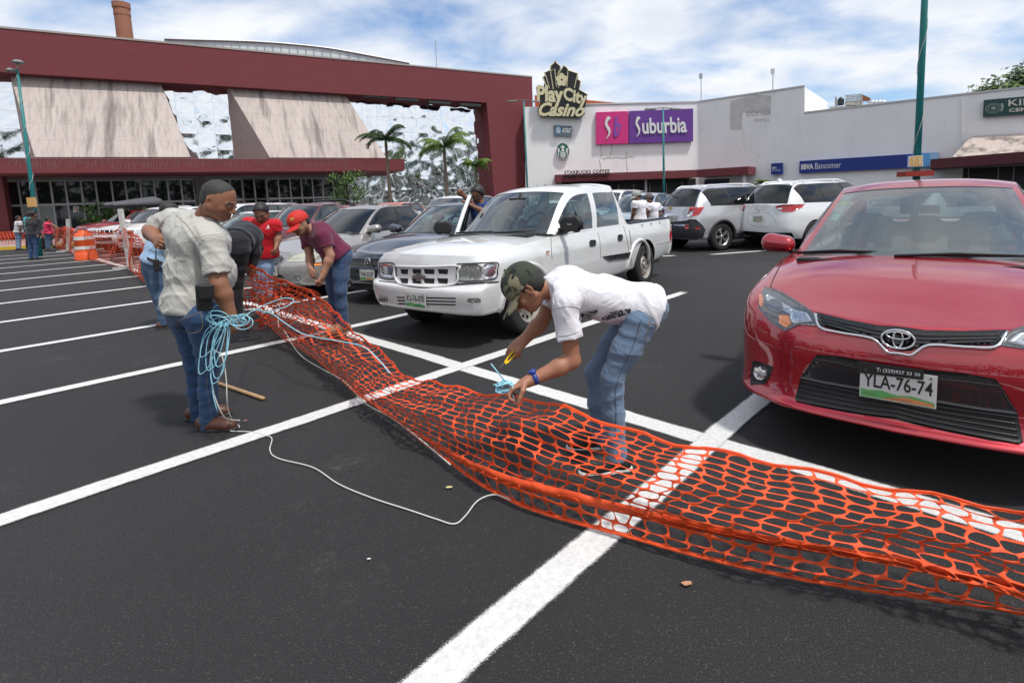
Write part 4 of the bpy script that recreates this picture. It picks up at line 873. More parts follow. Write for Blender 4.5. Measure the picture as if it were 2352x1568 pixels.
# --- red polo
J4 = dict(head=z(326, 452, -.06), neck=z(328, 530, 0), chest=z(335, 610, .02), pelvis=z(340, 800, .05), shL=z(452, 555, 0), shR=z(205, 540, .05),
          elL=z(478, 665, .02), wrL=z(462, 745, -.06), elR=z(150, 650, .0), wrR=z(180, 740, -.2),
          hipL=z(370, 850, .05), hipR=z(310, 850, .05), knL=z(378, 1010, 0), anL=z(380, 1180, .02), knR=z(318, 1010, .02), anR=z(325, 1175, .05))
person('man in red polo shirt and light jeans leaning behind the net', 6.55, J4, face=(.2, -1), weight=1.0, hem=.05, head=dict(f=(.12, -.8, -.55), u=(.05, -.45, .9)), skin=(.24, .11, .065), hairspec=dict(t=.016, front=.055, low=-.04),
   shirt=cloth('polo_red', (.48, .012, .02), .85), sleeve=.6, trousers=JEANS('jeans_light', (.22, .32, .45), (.12, .18, .28)), shoes=mat('shoe_dark', (.03, .03, .03), .5), collar=True, stubble=.2,
   hands=dict(L=((-.9, -.1, -.1), 1, .9, .6)), res=.008, cres=.010)
# --- man in black bending away
J5 = dict(head=z(255, 800, .45), neck=z(240, 720, .35), chest=z(190, 650, .22), pelvis=z(85, 720, -.05), shL=z(165, 620, .36), shR=z(250, 690, .12),
          elR=z(262, 800, .12), wrR=z(255, 900, .12), elL=z(190, 780, .45), wrL=z(200, 900, .45),
          hipL=z(50, 780, .05), hipR=z(120, 790, -.12), knL=z(70, 1080, .05), anL=z(75, 1330, .1), knR=z(110, 1080, -.08), anR=z(115, 1350, -.05))
person('man in black jacket and black trousers bending down behind the standing man', 5.6, J5, face=(.8, .5), weight=1.2, hem=.02, head=dict(f=(.6, .5, -.6), u=(.4, .3, .8)), skin=(.2, .09, .055), hairspec=dict(t=.01),
   shirt=cloth('jacket_black', (.022, .024, .03), .8), sleeve=1., trousers=cloth('trousers_black', (.02, .02, .024), .85), shoes=MATS['shoe_dark'], res=.010, cres=.010, wramp=.014, tr_wr=.014)
# --- man in light blue shirt behind on the left
z = Z(0, 600, .4677)
J6 = dict(head=z(1455, 535, 0), neck=z(1440, 620, 0), chest=z(1400, 720, 0), pelvis=z(1325, 960, 0), shL=z(1330, 690, .1), shR=z(1470, 700, -.1), elL=z(1330, 830, .15), wrL=z(1400, 930, .3), elR=z(1500, 850, -.1), wrR=z(1540, 960, 0),
          hipL=z(1290, 1020, .05), hipR=z(1340, 1020, -.05), knL=z(1350, 1260, .0), anL=z(1420, 1470, .1), knR=z(1375, 1260, -.06), anR=z(1400, 1480, -.05))
r6, j6, b6, x6 = person('man in light blue shirt with a two-way radio on his belt, partly hidden', 6.5, J6, face=(.7, .7), weight=1.05, head=dict(f=(.7, .7, -.2)), skin=(.22, .1, .06),
   shirt=cloth('shirt_sky', (.33, .48, .68), .85), sleeve=.7, trousers=JEANS('jeans_steel', (.07, .12, .20), (.035, .06, .11)), shoes=MATS['leather_brown'], res=.010, cres=.010, hem=-.02)
# --- man in blue by the pickup's open door
z = Z(1400, 650, .574)
J7 = dict(head=z(888, 222, 0), neck=z(915, 280, .02), chest=z(925, 350, .05), pelvis=z(915, 560, .1), shL=z(975, 310, -.02), shR=z(860, 310, .1), elL=z(935, 345, -.32), wrL=z(845, 300, -.34), elR=z(848, 292, -.15), wrR=z(792, 232, -.25),
          hipL=z(940, 590, .1), hipR=z(890, 590, .1), knL=z(940, 720, .1), anL=z(940, 830, .1), knR=z(890, 720, .1), anR=z(890, 830, .1))
person('man in blue t-shirt leaning on the open door beyond the white pickup', 7.9, J7, face=(-.4, -1), head=dict(f=(-.25, -.85, -.45), u=(0, -.4, .9)), skin=(.19, .085, .05), hairspec=dict(t=.028, front=.06), shirt=cloth('tshirt_royal', (.02, .06, .22), .85, c2=(.012, .015, .03)), sleeve=.6, trousers=MATS['trousers_black'], shoes=MATS['shoe_dark'], res=.010, cres=.012,
   hands=dict(R=((0, 1, 0), 1, .9, .5)))
# --- two men in white shirts and caps behind the pickup bed
z = Z(2400, 650, .4677)
CG = mat('cap_grey', (.32, .33, .31), .8, noise=(30, .4, (.22, .23, .2), .5, .7)); CD = mat('cap_dark', (.10, .085, .085), .8)
for i, (hx, hy, cx_, sg, cp_, lb) in enumerate(((312, 290, 330, -1, CG, 'man in white polo shirt and grey cap with a bag strap behind the pickup bed'), (418, 312, 445, -1, CD, 'man in white shirt and dark brown cap standing at the other man\'s left'))):
    dx = cx_-330; dy = 18*i
    Jx = dict(head=z(hx, hy, 0), neck=z(hx+12, hy+48, 0), chest=z(cx_, 375+dy, 0), pelvis=z(cx_, 490+dy, 0), shL=z(cx_-35, 352+dy, -.22), shR=z(cx_+48, 352+dy, .2), elL=z(cx_-40, 420+dy, -.22), wrL=z(cx_-55, 470+dy, -.2), elR=z(cx_+60, 425+dy, .2), wrR=z(cx_+20, 470+dy, .1),
              knL=z(cx_-18, 600+dy, -.05), anL=z(cx_-18, 705+dy, -.1), knR=z(cx_+18, 600+dy, .05), anR=z(cx_+18, 705+dy, .1), hipL=z(cx_-18, 515+dy, -.05), hipR=z(cx_+18, 515+dy, .05))
    rr, jj, bb, xx = person(lb, 11.8+.5*i, Jx, face=(-.8, -.6), head=dict(f=(-.92, -.25, -.25)) if i == 0 else dict(f=(-.9, -.1, -.3)), skin=(.17, .075, .045), cap=(cp_, cp_, .01), shirt=TSH, sleeve=.6, trousers=MATS['trousers_black'], shoes=MATS['shoe_dark'], res=.012, cres=.014, weight=1.15 if i == 0 else 1.05, wramp=.008)
    mb = MB(); a_ = jj['shR']+np.array([0, 0, .05]); c_ = (xx['ch']+xx['fr']*.17); d_ = xx['pel']+xx['lat']*.16+xx['fr']*.05
    mb.tube([Vector(a_), Vector((a_+c_)/2+xx['fr']*.07), Vector(c_+xx['lat']*.05), Vector(d_)], .012, 5); mb.build('bag_strap', MATS['black_metal'], rr)
# --- far group at the left kerb
z = Z(0, 600, .4677)
def far(label, cx_, top, bot, Y, face, shirt, tr, sleeve=.6, **kw):
    H_ = bot-top; zz = lambda fx, fy, d=0.: z(cx_+fx*H_, top+fy*H_, d)
    Jx = dict(head=zz(0, .07), neck=zz(0, .155), chest=zz(0, .26), pelvis=zz(0, .48), shL=zz(.10*face[2], .19, face[3]*.16), shR=zz(-.10*face[2], .19, -face[3]*.16),
              elL=zz(.125*face[2], .34, face[3]*.18), wrL=zz(.10*face[2], .46, face[3]*.1-.08), elR=zz(-.125*face[2], .34, -face[3]*.18), wrR=zz(-.10*face[2], .46, -.08),
              hipL=zz(.045*face[2], .52), hipR=zz(-.045*face[2], .52), knL=zz(.05*face[2], .74), anL=zz(.055*face[2], .95), knR=zz(-.05*face[2], .74), anR=zz(-.055*face[2], .95))
    Jx.update(kw.pop('J', {}))
    return person(label, Y, Jx, face=face[:2], shirt=shirt, trousers=tr, sleeve=sleeve, shoes=MATS['shoe_dark'], res=.016, cres=.016, wramp=.008, skin=(.2, .09, .055), **kw)
far('man in black padded vest seen from behind in the far group', 285, 522, 938, 17.9, (.1, 1, -1, 0), cloth('vest_black', (.03, .03, .035), .6), JEANS('jeans_far', (.04, .08, .18), (.02, .05, .1)), weight=1.15, sleeve=1.)
far('man in white checked shirt at the left of the far group', 158, 566, 850, 23.6, (.9, .3, .5, -1), cloth('shirt_check', (.6, .6, .62), .8, c2=(.35, .33, .38), sc=30), MATS['jeans_light'])
far('person in pink shirt reaching for the far net', 412, 578, 856, 22.4, (.6, .5, .6, .8), cloth('shirt_pink', (.72, .05, .12), .8), MATS['jeans_steel'], J=dict(elR=z(450, 640, -.1), wrR=z(488, 662, -.1)))
far('person in teal shirt standing behind the man in the padded vest', 250, 530, 838, 23.2, (.1, 1, -1, 0), cloth('shirt_teal', (.03, .30, .32), .8), MATS['trousers_black'])
# ================================================================== orange safety net
NETM = mat('net_orange', (.72, .085, .02), .55, spec=.35, noise=(3, .35, (.58, .06, .018), .4, .7))
def net_strip(name, Lp, Up, rows, cell, label, folds, seed=1, closed_band=(), sc=1.0, width=1.0, group=None, mats=NETM, band=False, hole=.90, nh=8):
    """Lp/Up: control points (Vector) of the lower and upper edge, equal count. folds(u, v, d) -> offset"""
    k = len(Lp); A = spl([p[:] for p in Lp], 400); B = spl([p[:] for p in Up], 400)
    C = (A+B)/2; seg = np.r_[0, np.cumsum(np.linalg.norm(np.diff(C, axis=0), axis=1))]; Ln = seg[-1]; n = int(Ln/cell)
    us = np.linspace(0, Ln, n+1)
    def at(s, v):
        s = np.clip(s, 0, Ln); a = np.array([np.interp(s, seg, A[:, i]) for i in range(3)]).T; b = np.array([np.interp(s, seg, B[:, i]) for i in range(3)]).T
        t = np.array([np.interp(np.clip(s+.05, 0, Ln), seg, C[:, i])-np.interp(np.clip(s-.05, 0, Ln), seg, C[:, i]) for i in range(3)]).T; t /= np.linalg.norm(t, axis=1)[:, None]+1e-9
        up_ = b-a; nn = np.cross(t, up_); nn /= np.linalg.norm(nn, axis=1)[:, None]+1e-9
        P = a*(1-v)[:, None]+b*v[:, None]
        return P, nn, t
    # template of one cell: outer square ring 4*nh/4 pts, inner rounded hole
    q = nh; out_ = []; inn = []
    for e in range(4):
        for i in range(q//2):
            t = i/(q//2); out_.append([(t, 0), (1, t), (1-t, 1), (0, 1-t)][e])
    m = len(out_)
    for (x, y) in out_:
        a = math.atan2(y-.5, x-.5); ca, sa = math.cos(a), math.sin(a); r = 1/((abs(ca)**3.6+abs(sa)**3.6)**(1/3.6)); inn.append((.5+.5*hole*1.0*r*ca, .5+.5*(hole-.045)*r*sa))
    mid_ = [((a[0]*.45+b[0]*.55), (a[1]*.45+b[1]*.55)) for a, b in zip(out_, inn)]
    tpl = np.array(out_+mid_+inn); fs0 = []
    for r_ in range(2):
        for i in range(m): fs0.append((r_*m+i, r_*m+(i+1) % m, (r_+1)*m+(i+1) % m, (r_+1)*m+i))
    fs0 = np.array(fs0); cells = [(i, j) for i in range(n) for j in range(rows)]
    ci = np.array(cells, float); P2 = ci[:, None, :]+tpl[None]; P2 = P2.reshape(-1, 2); s = P2[:, 0]*cell*Ln/(n*cell); v = P2[:, 1]/rows
    P, nn, t = at(s, v); off = folds(s/Ln, v, s); P = P+nn*off[:, 0:1]+t*off[:, 1:2]+np.array([0, 0, 1.])*off[:, 2:3]
    P[:, 2] = np.maximum(P[:, 2], .012+.006*np.sin(s*31+v*17))
    Fs = (np.arange(len(cells))[:, None, None]*len(tpl)+fs0[None]).reshape(-1, 4)
    key = np.round(P2*1000).astype(np.int64); key = key[:, 0]*100000+key[:, 1]; _, first, inv = np.unique(key, return_index=True, return_inverse=True); P = P[first]; Fs = inv[Fs]
    F2 = list(map(tuple, Fs)); V2 = list(map(tuple, P)); b0 = len(V2)
    # selvage tapes along the edges
    for vv in (0., 1.):
        ss = np.linspace(0, Ln, n*4); w_ = .022/width
        for dv in (0, 1):
            v_ = np.full(len(ss), vv+(w_ if vv else -w_)*dv*1.4); Pp, nn_, tt = at(ss, v_); o_ = folds(ss/Ln, np.clip(v_, 0, 1), ss); Pp = Pp+nn_*o_[:, 0:1]+tt*o_[:, 1:2]+np.array([0, 0, 1.])*o_[:, 2:3]; Pp[:, 2] = np.maximum(Pp[:, 2], .010); V2 += list(map(tuple, Pp))
        k_ = len(ss); F2 += [(b0+i, b0+i+1, b0+k_+i+1, b0+k_+i) for i in range(k_-1)]; b0 += 2*k_
    if band:
        ss = np.linspace(0, Ln*.43, n*3); wv = .030*np.clip((.43-ss/Ln)*9, .15, 1); vc = vt(ss/Ln)
        for dv in (-1, 1):
            v_ = np.clip(vc+wv*dv, 0, 1); Pp, nn_, tt = at(ss, v_); o_ = folds(ss/Ln, v_, ss); Pp = Pp+nn_*o_[:, 0:1]+tt*o_[:, 1:2]+np.array([0, 0, 1.])*(o_[:, 2:3]+.016+.012*(dv > 0)); V2 += list(map(tuple, Pp))
        k_ = len(ss); F2 += [(b0+i, b0+i+1, b0+k_+i+1, b0+k_+i) for i in range(k_-1)]
    o = mesh(name, V2, F2, mats, None, True); md = o.modifiers.new('thick', 'SOLIDIFY'); md.thickness = .0018; md.offset = 0
    tag(o, label, 'safety net', group); return o
def gz(px, py, z=0.): return G(px, py, z)
# near sheet: lower edge lies on the asphalt, upper edge is lifted and sags towards the viewer
LE = [(2700, 1500), (2352, 1408), (2000, 1352), (1700, 1296), (1420, 1222), (1180, 1148), (1010, 1042), (850, 925), (735, 832), (660, 775), (600, 735)]
UE = [(2700, 1270, .34), (2352, 1188, .34), (2070, 1128, .34), (1800, 1072, .35), (1500, 1000, .36), (1250, 935, .36), (1060, 895, .34), (930, 858, .32), (820, 770, .42), (740, 690, .60), (575, 612, .85)]
LP = [G(*p, .03) for p in LE]; UPt = [G(x_, y_, z_) for x_, y_, z_ in UE]
def vt(u): return .02+.26*np.clip(1-np.asarray(u)/.42, 0, 1)
def folds1(u, v, s):
    sag = np.sin(np.pi*v)
    # belly pushed down/forward, a rolled lip at the front, ripples along the sheet
    al0 = 0; a = .006*np.sin(s*61+v*37)*np.sin(v*83+s*29) -.16*sag*(1-.35*u)+.020*np.sin(s*9+v*5)*sag+.014*np.sin(s*23-v*9+1)*sag+.012*np.sin(s*4+v*22)
    a += -.020*np.sin(v*2*np.pi*3+np.sin(s*1.3)*1.2)*(1-.3*v)
    al = .008*np.sin(s*47-v*59)+.022*np.sin(v*11+s*3)+.030*np.sin(v*4+s*1.1)+.012*np.sin(s*13+v*7)
    z = .045*np.exp(-((v-vt(u))/.05)**2)*(u < .45)*(1-u/.45)+.014*np.sin(s*3.1)*v+.010*np.sin(s*17+v*3)*v**2+.02*np.exp(-((v-1.0)/.06)**2)*np.sin(s*6.3)*.5
    return np.stack([a, al, z], 1)
net_strip('safety_net', LP, UPt, 14, .080, 'long orange plastic mesh net sagging across the foreground bay lines', folds1, width=1.0, band=True)
# the net on the far side, between the posts, and hanging to the man behind
def folds2(u, v, s):
    return np.stack([.06*np.sin(s*2.3+v*6)*np.sin(np.pi*v)+.02*np.sin(s*11+v*9), .03*np.sin(v*9+s*2), -.07*np.abs(np.sin(s*1.1))*v-.03*np.sin(s*3)*v], 1)
def wall_net(pts, label, rows=14, cell=.10, **kw):
    Lo = [G(x_, y_, .02) for x_, y_, h_ in pts]; Up_ = [Vector((p.x, p.y, h_)) for p, (_, _, h_) in zip(Lo, pts)]
    return net_strip('safety_net', Lo, Up_, rows, cell, label, folds2, group='orange net lengths', hole=.86, **kw)
P1_, P2_ = (294, 615), (157, 578)
wall_net([(350, 662, .85), (330, 645, 1.0), (310, 628, 1.05), (292, 614, 1.1), (262, 609, 1.0), (235, 603, .95), (212, 598, 1.0), (196, 593, 1.02), (180, 588, .95), (158, 578, 1.05), (140, 573, .95), (122, 566, .95)], 'orange net strung between the white posts and past the barrel')
wall_net([(118, 566, .85), (60, 566, .8), (0, 569, .8), (-60, 572, .8)], 'far orange net along the yellow kerb at the left edge', cell=.12, rows=10)
def folds3(u, v, s): return np.stack([.05*np.sin(s*7+v*5)+.03*np.sin(s*15-v*11), .04*np.sin(v*8+s*5), .0*s], 1)
Lo = [G(560, 742, .03), G(590, 752, .03), G(625, 745, .03), G(700, 742, .03), G(780, 745, .03)]; Hi = [AY(563, 600, 5.9), AY(578, 612, 5.9), AY(610, 640, 5.9), AY(690, 665, 5.8), AY(770, 705, 5.6)]
net_strip('safety_net', Lo, Hi, 12, .085, 'bunched orange net hanging from the hands of the man in black', folds3, group='orange net lengths')
# --- cords
def cord(name, pts, r, m, label, cat, n=None, jit=0.):
    S_ = spl([Vector(p)[:] for p in pts], n or len(pts)*7); S_ = S_+RNG.normal(0, jit, S_.shape) if jit else S_
    b = MB(); b.tube([Vector(p) for p in S_], r, 6); o = b.build(name, m, None, True); return tag(o, label, cat) if label else o
CW = mat('cord_white', (.55, .54, .50), .6); CB = mat('cord_blue', (.30, .62, .74), .6)
z6 = lambda x, y: ((900+x*.7332)/1.7415, (1000+y*.7332)/1.7415)
zp = lambda x, y: ((500+x*.7334)/1.7415, (650+y*.7334)/1.7415)
p = [AY(*zp(480, 1018), 3.15), AY(*zp(530, 1060), 3.12), AY(*zp(552, 1180), 3.1), AY(*zp(560, 1330), 3.1), G(*zp(590, 1410), .03), G(*zp(625, 1440), .01), G(*z6(30, 985), .008), G(*z6(130, 990), .008), G(*z6(200, 1005), .008), G(*z6(255, 1025), .008), G(*z6(245, 1090), .008), G(*z6(290, 1135), .008), G(*z6(480, 1185), .008), G(*z6(620, 1275), .008), G(*z6(800, 1350), .008), G(*z6(1000, 1415), .008), G(*z6(1150, 1465), .008), G(*z6(1250, 1492), .008), G(*z6(1310, 1450), .01), G(*z6(1380, 1365), .02), G(*z6(1470, 1333), .03), G(*z6(1560, 1362), .03)]
cord('white_cord', p, .0036, CW, 'thin white cord trailing from the standing man across the asphalt to the net', 'cord', 200)
cord('white_cord', [AY(*zp(470, 1030), 3.14), AY(*zp(465, 1120), 3.12), AY(*zp(485, 1260), 3.1), AY(*zp(530, 1370), 3.12), G(*zp(570, 1400), .09), G(*zp(625, 1405), .1)], .0036, CW, 'white cord end looping down beside the brown shoe', 'cord')
cord('white_cord', [G(*z6(310, 230), .4), G(*z6(290, 400), .25), G(*z6(330, 450), .12), G(*z6(420, 580), .06), G(*z6(640, 710), .05), G(*z6(760, 830), .05), G(*z6(900, 910), .05), G(*z6(1000, 980), .05), G(*z6(1100, 1060), .05), G(*z6(1230, 1170), .05)], .004, CW, 'white cord threaded along the lower edge of the near net', 'cord', 90)
cord('blue_rope', [AY(*zp(640, 850), 3.5), AY(*z6(160, 330), 4.6), AY(*z6(250, 345), 4.6), AY(*z6(330, 400), 4.4), AY(*z6(420, 455), 4.1), AY(*z6(520, 480), 3.95), AY(*z6(640, 500), 3.8), AY(*z6(760, 530), 3.6), AY(*z6(840, 600), 3.45), AY(*z6(900, 672), 3.3)], .0045, CB, 'light blue rope lying along the top of the net', 'rope')
cord('blue_rope', [AY(*z6(150, 330), 4.8), AY(*z6(240, 290), 4.9), AY(*z6(330, 262), 4.9), AY(*z6(375, 275), 4.9), AY(*z6(330, 310), 4.8), AY(*z6(200, 345), 4.7)], .0045, CB, 'light blue rope loop over the net near the red cap man', 'rope')
# coil of rope in the standing man's hand
hnd = AY(*zp(590, 865), 3.12); mb = MB(); r_ = random.Random(4)
for k in range(13):
    a = r_.uniform(-.4, .4); L_ = r_.uniform(.07, .17); w_ = r_.uniform(.02, .06); d = Vector((-math.cos(a), 0, math.sin(a)*1.1)) if k % 2 else Vector((math.cos(a)*.75, 0, math.sin(a)*.8+.1)); s_ = Vector((-d.z, r_.uniform(-.5, .5), d.x)); off = Vector((r_.uniform(-.02, .02), r_.uniform(-.03, .03), r_.uniform(-.01, .02)))
    mb.tube([hnd+off+d*L_*(1-math.cos(t))/2+s_*w_*math.sin(t) for t in np.linspace(0, 2*math.pi, 14)[:-1]], .0027, 5, closed=True)
for k, (dx, L_) in enumerate(((-.19, .30), (-.14, .28), (-.10, .33), (-.17, .20), (-.08, .26), (-.12, .36))):
    s_ = hnd+Vector((-.05, -.02+.01*k, .01)); e_ = hnd+Vector((dx-.03, -.04, -L_)); w_ = .035
    mb.tube([Vector(v) for v in spl([s_, (s_+e_)/2+Vector((-w_, 0, .05)), e_, e_+Vector((w_*1.6, 0, .02)), (s_+e_)/2+Vector((w_*1.3, 0, 0)), s_+Vector((.02, 0, -.01))], 20)], .0027, 5)
mb.tube([Vector(v) for v in spl([hnd+Vector((-.05, -.03, 0)), hnd+Vector((-.13, -.04, -.2)), hnd+Vector((-.155, -.03, -.42)), hnd+Vector((-.14, -.03, -.56))], 14)], .0027, 5)
tag(mb.build('blue_rope', CB, None, True), 'tangled coil of light blue rope in the standing man\'s hand', 'rope')
# bending man: short blue rope bundle in the near hand, cutter in the far one
z5p = lambda x, y: ((1900+x*.6377)/1.7415, (1000+y*.6377)/1.7415)
h2 = AY(*z5p(185, 858), 2.42); mb = MB()
for k in range(9):
    a = r_.uniform(0, 6.28); mb.tube([h2+Vector((r_.uniform(-.004, .004)+.042*math.cos(t), .016*math.sin(a+t), .022*math.sin(t)+r_.uniform(-.008, .008))) for t in np.linspace(0, 6.28, 12)[:-1]], .0034, 5, closed=True)
mb.tube([AY(*z5p(100, 712), 2.42), AY(*z5p(150, 775), 2.42), AY(*z5p(205, 840), 2.42)], .0034, 5); mb.tube([AY(*z5p(205, 870), 2.42), AY(*z5p(240, 915), 2.42), AY(*z5p(246, 960), 2.42)], .003, 5); mb.tube([AY(*z5p(115, 842), 2.42), h2], .0034, 5)
tag(mb.build('blue_rope', CB, None, True), 'short tied bundle of blue rope in the bending man\'s near hand', 'rope')
A_, B_ = AY(*z5p(262, 625), 2.70), AY(*z5p(188, 705), 2.62)
ct = empty('utility_knife', A_, 'yellow and black utility knife held by the bending man', 'knife'); mb = MB(); d = B_-A_; s_ = Vector((0, 1, 0)); n_ = d.cross(s_).normalized()
pr = [(-.1, .010), (.0, .014), (.5, .012), (.85, .013), (1.0, .008), (1.0, -.006), (.7, -.012), (.2, -.014), (-.1, -.010)]
mb.prism([d*a+n_*b-s_*.008 for a, b in pr], s_*.016); mb.build('handle', mat('knife_yellow', (.75, .48, .01), .4), ct)
mb = MB(); mb.prism([d*a+n_*b-s_*.0095 for a, b in ((.2, .005), (.75, .005), (.75, -.004), (.2, -.004))], s_*.019); mb.build('slider', MATS['black_metal'], ct)
mb = MB(); mb.prism([d*a+n_*b-s_*.001 for a, b in ((1.0, .005), (1.35, .002), (1.42, -.005), (1.0, -.005))], s_*.002); mb.build('blade', mat('steel', (.5, .5, .5), .25, metal=1), ct)
# wooden stick
a, b = G(497, 878, .02), G(606, 915, .02); mb = MB(); mb.tube([a, a+(b-a)*.5, b], [.013, .014, .014], 12)
tag(mb.build('wooden_stick', mat('wood_pale', (.42, .27, .14), .7, noise=(14, .6, (.30, .18, .09), .4, .7), stretch=(1, 1, 1)), None, True), 'round pale wooden stick lying on the asphalt', 'stick')
# litter
for (x_, y_, s_, c_, lb) in ((1577, 1343, .02, (.42, .22, .12), 'dry brown leaf on the asphalt in front of the net'), (1031, 1121, .017, (.5, .45, .2), 'small yellow leaf left of the net'), (1178, 1493, .0, (.3, .3, .3), None), (847, 1285, .008, (.6, .6, .6), 'tiny pale scrap on the dark asphalt'), (602, 975, .0, (.5, .1, .1), None), (1000, 870, .012, (.55, .55, .55), 'white paper scrap by the net edge'), (563, 967, .012, (.55, .2, .2), 'small pinkish scrap beside the brown shoe')):
    if not lb: continue
    p = G(x_, y_, .006); mb = MB(); pts = [p+Vector((math.cos(a)*s_*(1+.5*math.sin(a*3)), math.sin(a)*s_*.6, .004+.3*s_*abs(math.sin(a*1.5)))) for a in np.linspace(0, 6.28, 9)[:-1]]; mb.add([p+Vector((0, 0, .003))]+pts, [(0, i+1, (i+1) % 8+1) for i in range(8)])
    tag(mb.build('leaf' if 'leaf' in lb else 'scrap', mat('litter_%d' % int(c_[1]*100), c_, .8)), lb, 'litter')
# ---- barrel
p = G(199, 596); br = empty('traffic_barrel', p, 'orange and white striped traffic barrel by the far net', 'traffic barrel'); ORG = mat('barrel_orange', (.72, .10, .02), .45)
hb = .98; prof = [(.27, .0), (.27, .2), (.255, .22), (.245, .42), (.25, .43), (.235, .63), (.24, .64), (.225, .82), (.19, .9), (.12, .92), (.12, 1.0), (.0001, 1.0)]
mb = MB(); mb.lathe([(r_*1.1, z_*hb) for r_, z_ in prof], n=28); mb.build('body', ORG, br, True)
for za, zb_ in ((.36, .47), (.68, .80)):
    ra = (.27-.055*za)*1.1*.985+.004; mb = MB(); mb.lathe([(.252*1.1+.004-.04*(za-.3), za*hb), (.252*1.1+.004-.04*(zb_-.3), zb_*hb)], n=28); mb.build('reflective_band', mat('band_white', (.62, .62, .60), .4, noise=(20, .4, (.4, .38, .35), .5, .7)), br, True)
mb = MB(); mb.lathe([(.31, 0), (.31, .05), (.28, .07)], n=28); mb.build('base_ring', ORG, br)
# ---- white wooden posts on cross feet
POST = mat('post_white', (.56, .55, .52), .7, noise=(8, .7, (.30, .25, .2), .5, .65))
for (bx, by, tx, ty, lb) in ((300, 617, 276, 480, 'nearer leaning white wooden post holding the net'), (157, 579, 156, 503, 'farther white wooden post holding the net on a cross foot')):
    b_ = G(bx, by); t_ = AY(tx, ty, b_.y-.02); po = empty('net_post', b_, lb, 'post', 'white net posts'); d = t_-b_; mb = MB(); w_ = .045
    mb.prism([(-w_, -w_, 0), (w_, -w_, 0), (w_, w_, 0), (-w_, w_, 0)], d); mb.build('post', POST, po)
    mb = MB(); mb.box((-.45, -.05, .0), (.35, .04, .05)); mb.box((-.05, -.35, .052), (.04, .35, .10)); mb.build('foot', POST, po)
# black sack held by the far group, pink scrap
p = G(95, 572); s_ = SDF(); s_.c((0, 0, .12), (.05, 0, .45), .2, .12, k=.1); s_.c((.05, 0, .45), (.0, 0, 1.0), .1, .04, k=.1); v2, f2 = s_.mesh(.03, wr=wrinkle(.03, 9, 3)); o = mesh('black_sack', v2, f2, mat('plastic_black', (.015, .015, .016), .3), None, True); o.location = p; tag(o, 'black plastic sack held open between the far workers', 'sack')
# ================================================================== sewn details sighted on the garments
def garment(root, name):
    o = [c for c in root.children if c.name.split('.')[0] == name][0]; mw = root.location; bmm = bmesh.new(); bmm.from_mesh(o.data); bvh = BVHTree.FromBMesh(bmm); bmm.free(); return o, mw, bvh
def g_hit(gm, x, y):
    o, mw, bvh = gm; d = ray(x, y).normalized(); h, n, i, t = bvh.ray_cast(CAMP-mw, d)
    if h is None:
        best = min((bvh.find_nearest(CAMP-mw+d*(1.5+.1*k)) for k in range(60)), key=lambda r_: r_[3]); h, n = best[0], best[1]
    return h, (-n if n.dot(d) > 0 else n)
def seam(gm, pts, name='seam', m=None, r=.0016, off=.0008, n=None, b=None):
    S_ = spl(pts, n or len(pts)*6); P = [g_hit(gm, x, y) for x, y in S_]; bb = b or MB(); bb.tube([p+n_*off for p, n_ in P], r, 5)
    return bb if b is not None else bb.build(name, m, gm[0])
def sew(gm, pts, name, m, off=.003, h=6):
    bmm = bmesh.new(); f = bmm.faces.new([bmm.verts.new((p[0], p[1], 0)) for p in pts]); bmesh.ops.triangulate(bmm, faces=[f])
    for _ in range(6):
        es = [e for e in bmm.edges if e.calc_length() > h]
        if not es: break
        bmesh.ops.subdivide_edges(bmm, edges=es, cuts=1); bmesh.ops.triangulate(bmm, faces=[q for q in bmm.faces if len(q.verts) > 3])
    vs = []
    for v in bmm.verts: p, n_ = g_hit(gm, v.co.x, v.co.y); vs.append(p+n_*off)
    bmm.verts.index_update(); fs = [tuple(v.index for v in f.verts) for f in bmm.faces]; bmm.free(); return mesh(name, vs, fs, m, gm[0], True)
z = lambda *a: [((500+x*.7334)/1.7415, (650+y*.7334)/1.7415) for x, y in a]
sh, tr = garment(r1, 'shirt'), garment(r1, 'trousers'); THR = mat('thread_sand', (.36, .34, .29), .9); THB = mat('thread_denim', (.10, .12, .16), .9); THO = mat('thread_ochre', (.28, .20, .11), .9)
seam(sh, z((262, 270), (330, 330), (395, 405), (450, 398), (535, 392)), 'yoke_seam', THR); seam(sh, z((270, 280), (335, 341), (398, 418), (452, 410), (538, 404)), 'yoke_seam', THR)
seam(sh, z((392, 415), (375, 460), (392, 520), (425, 590)), 'sleeve_seam', THR); seam(sh, z((462, 612), (510, 608), (572, 600)), 'cuff_seam', THR)
DJ = mat('denim_pocket', (.028, .062, .14), .9, noise=(9, .5, (.05, .10, .2), .45, .7), bump=.001, bscale=400)
seam(tr, z((282, 850), (300, 905), (350, 930), (420, 905), (412, 800)), 'pocket_seam', THO); seam(tr, z((290, 862), (350, 840), (412, 815)), 'pocket_seam', THO)
seam(tr, z((470, 890), (455, 1000), (447, 1110), (452, 1260), (475, 1400)), 'side_seam', THB, r=.003)
z = lambda *a: [((1900+x*.6377)/1.7415, (1000+y*.6377)/1.7415) for x, y in a]
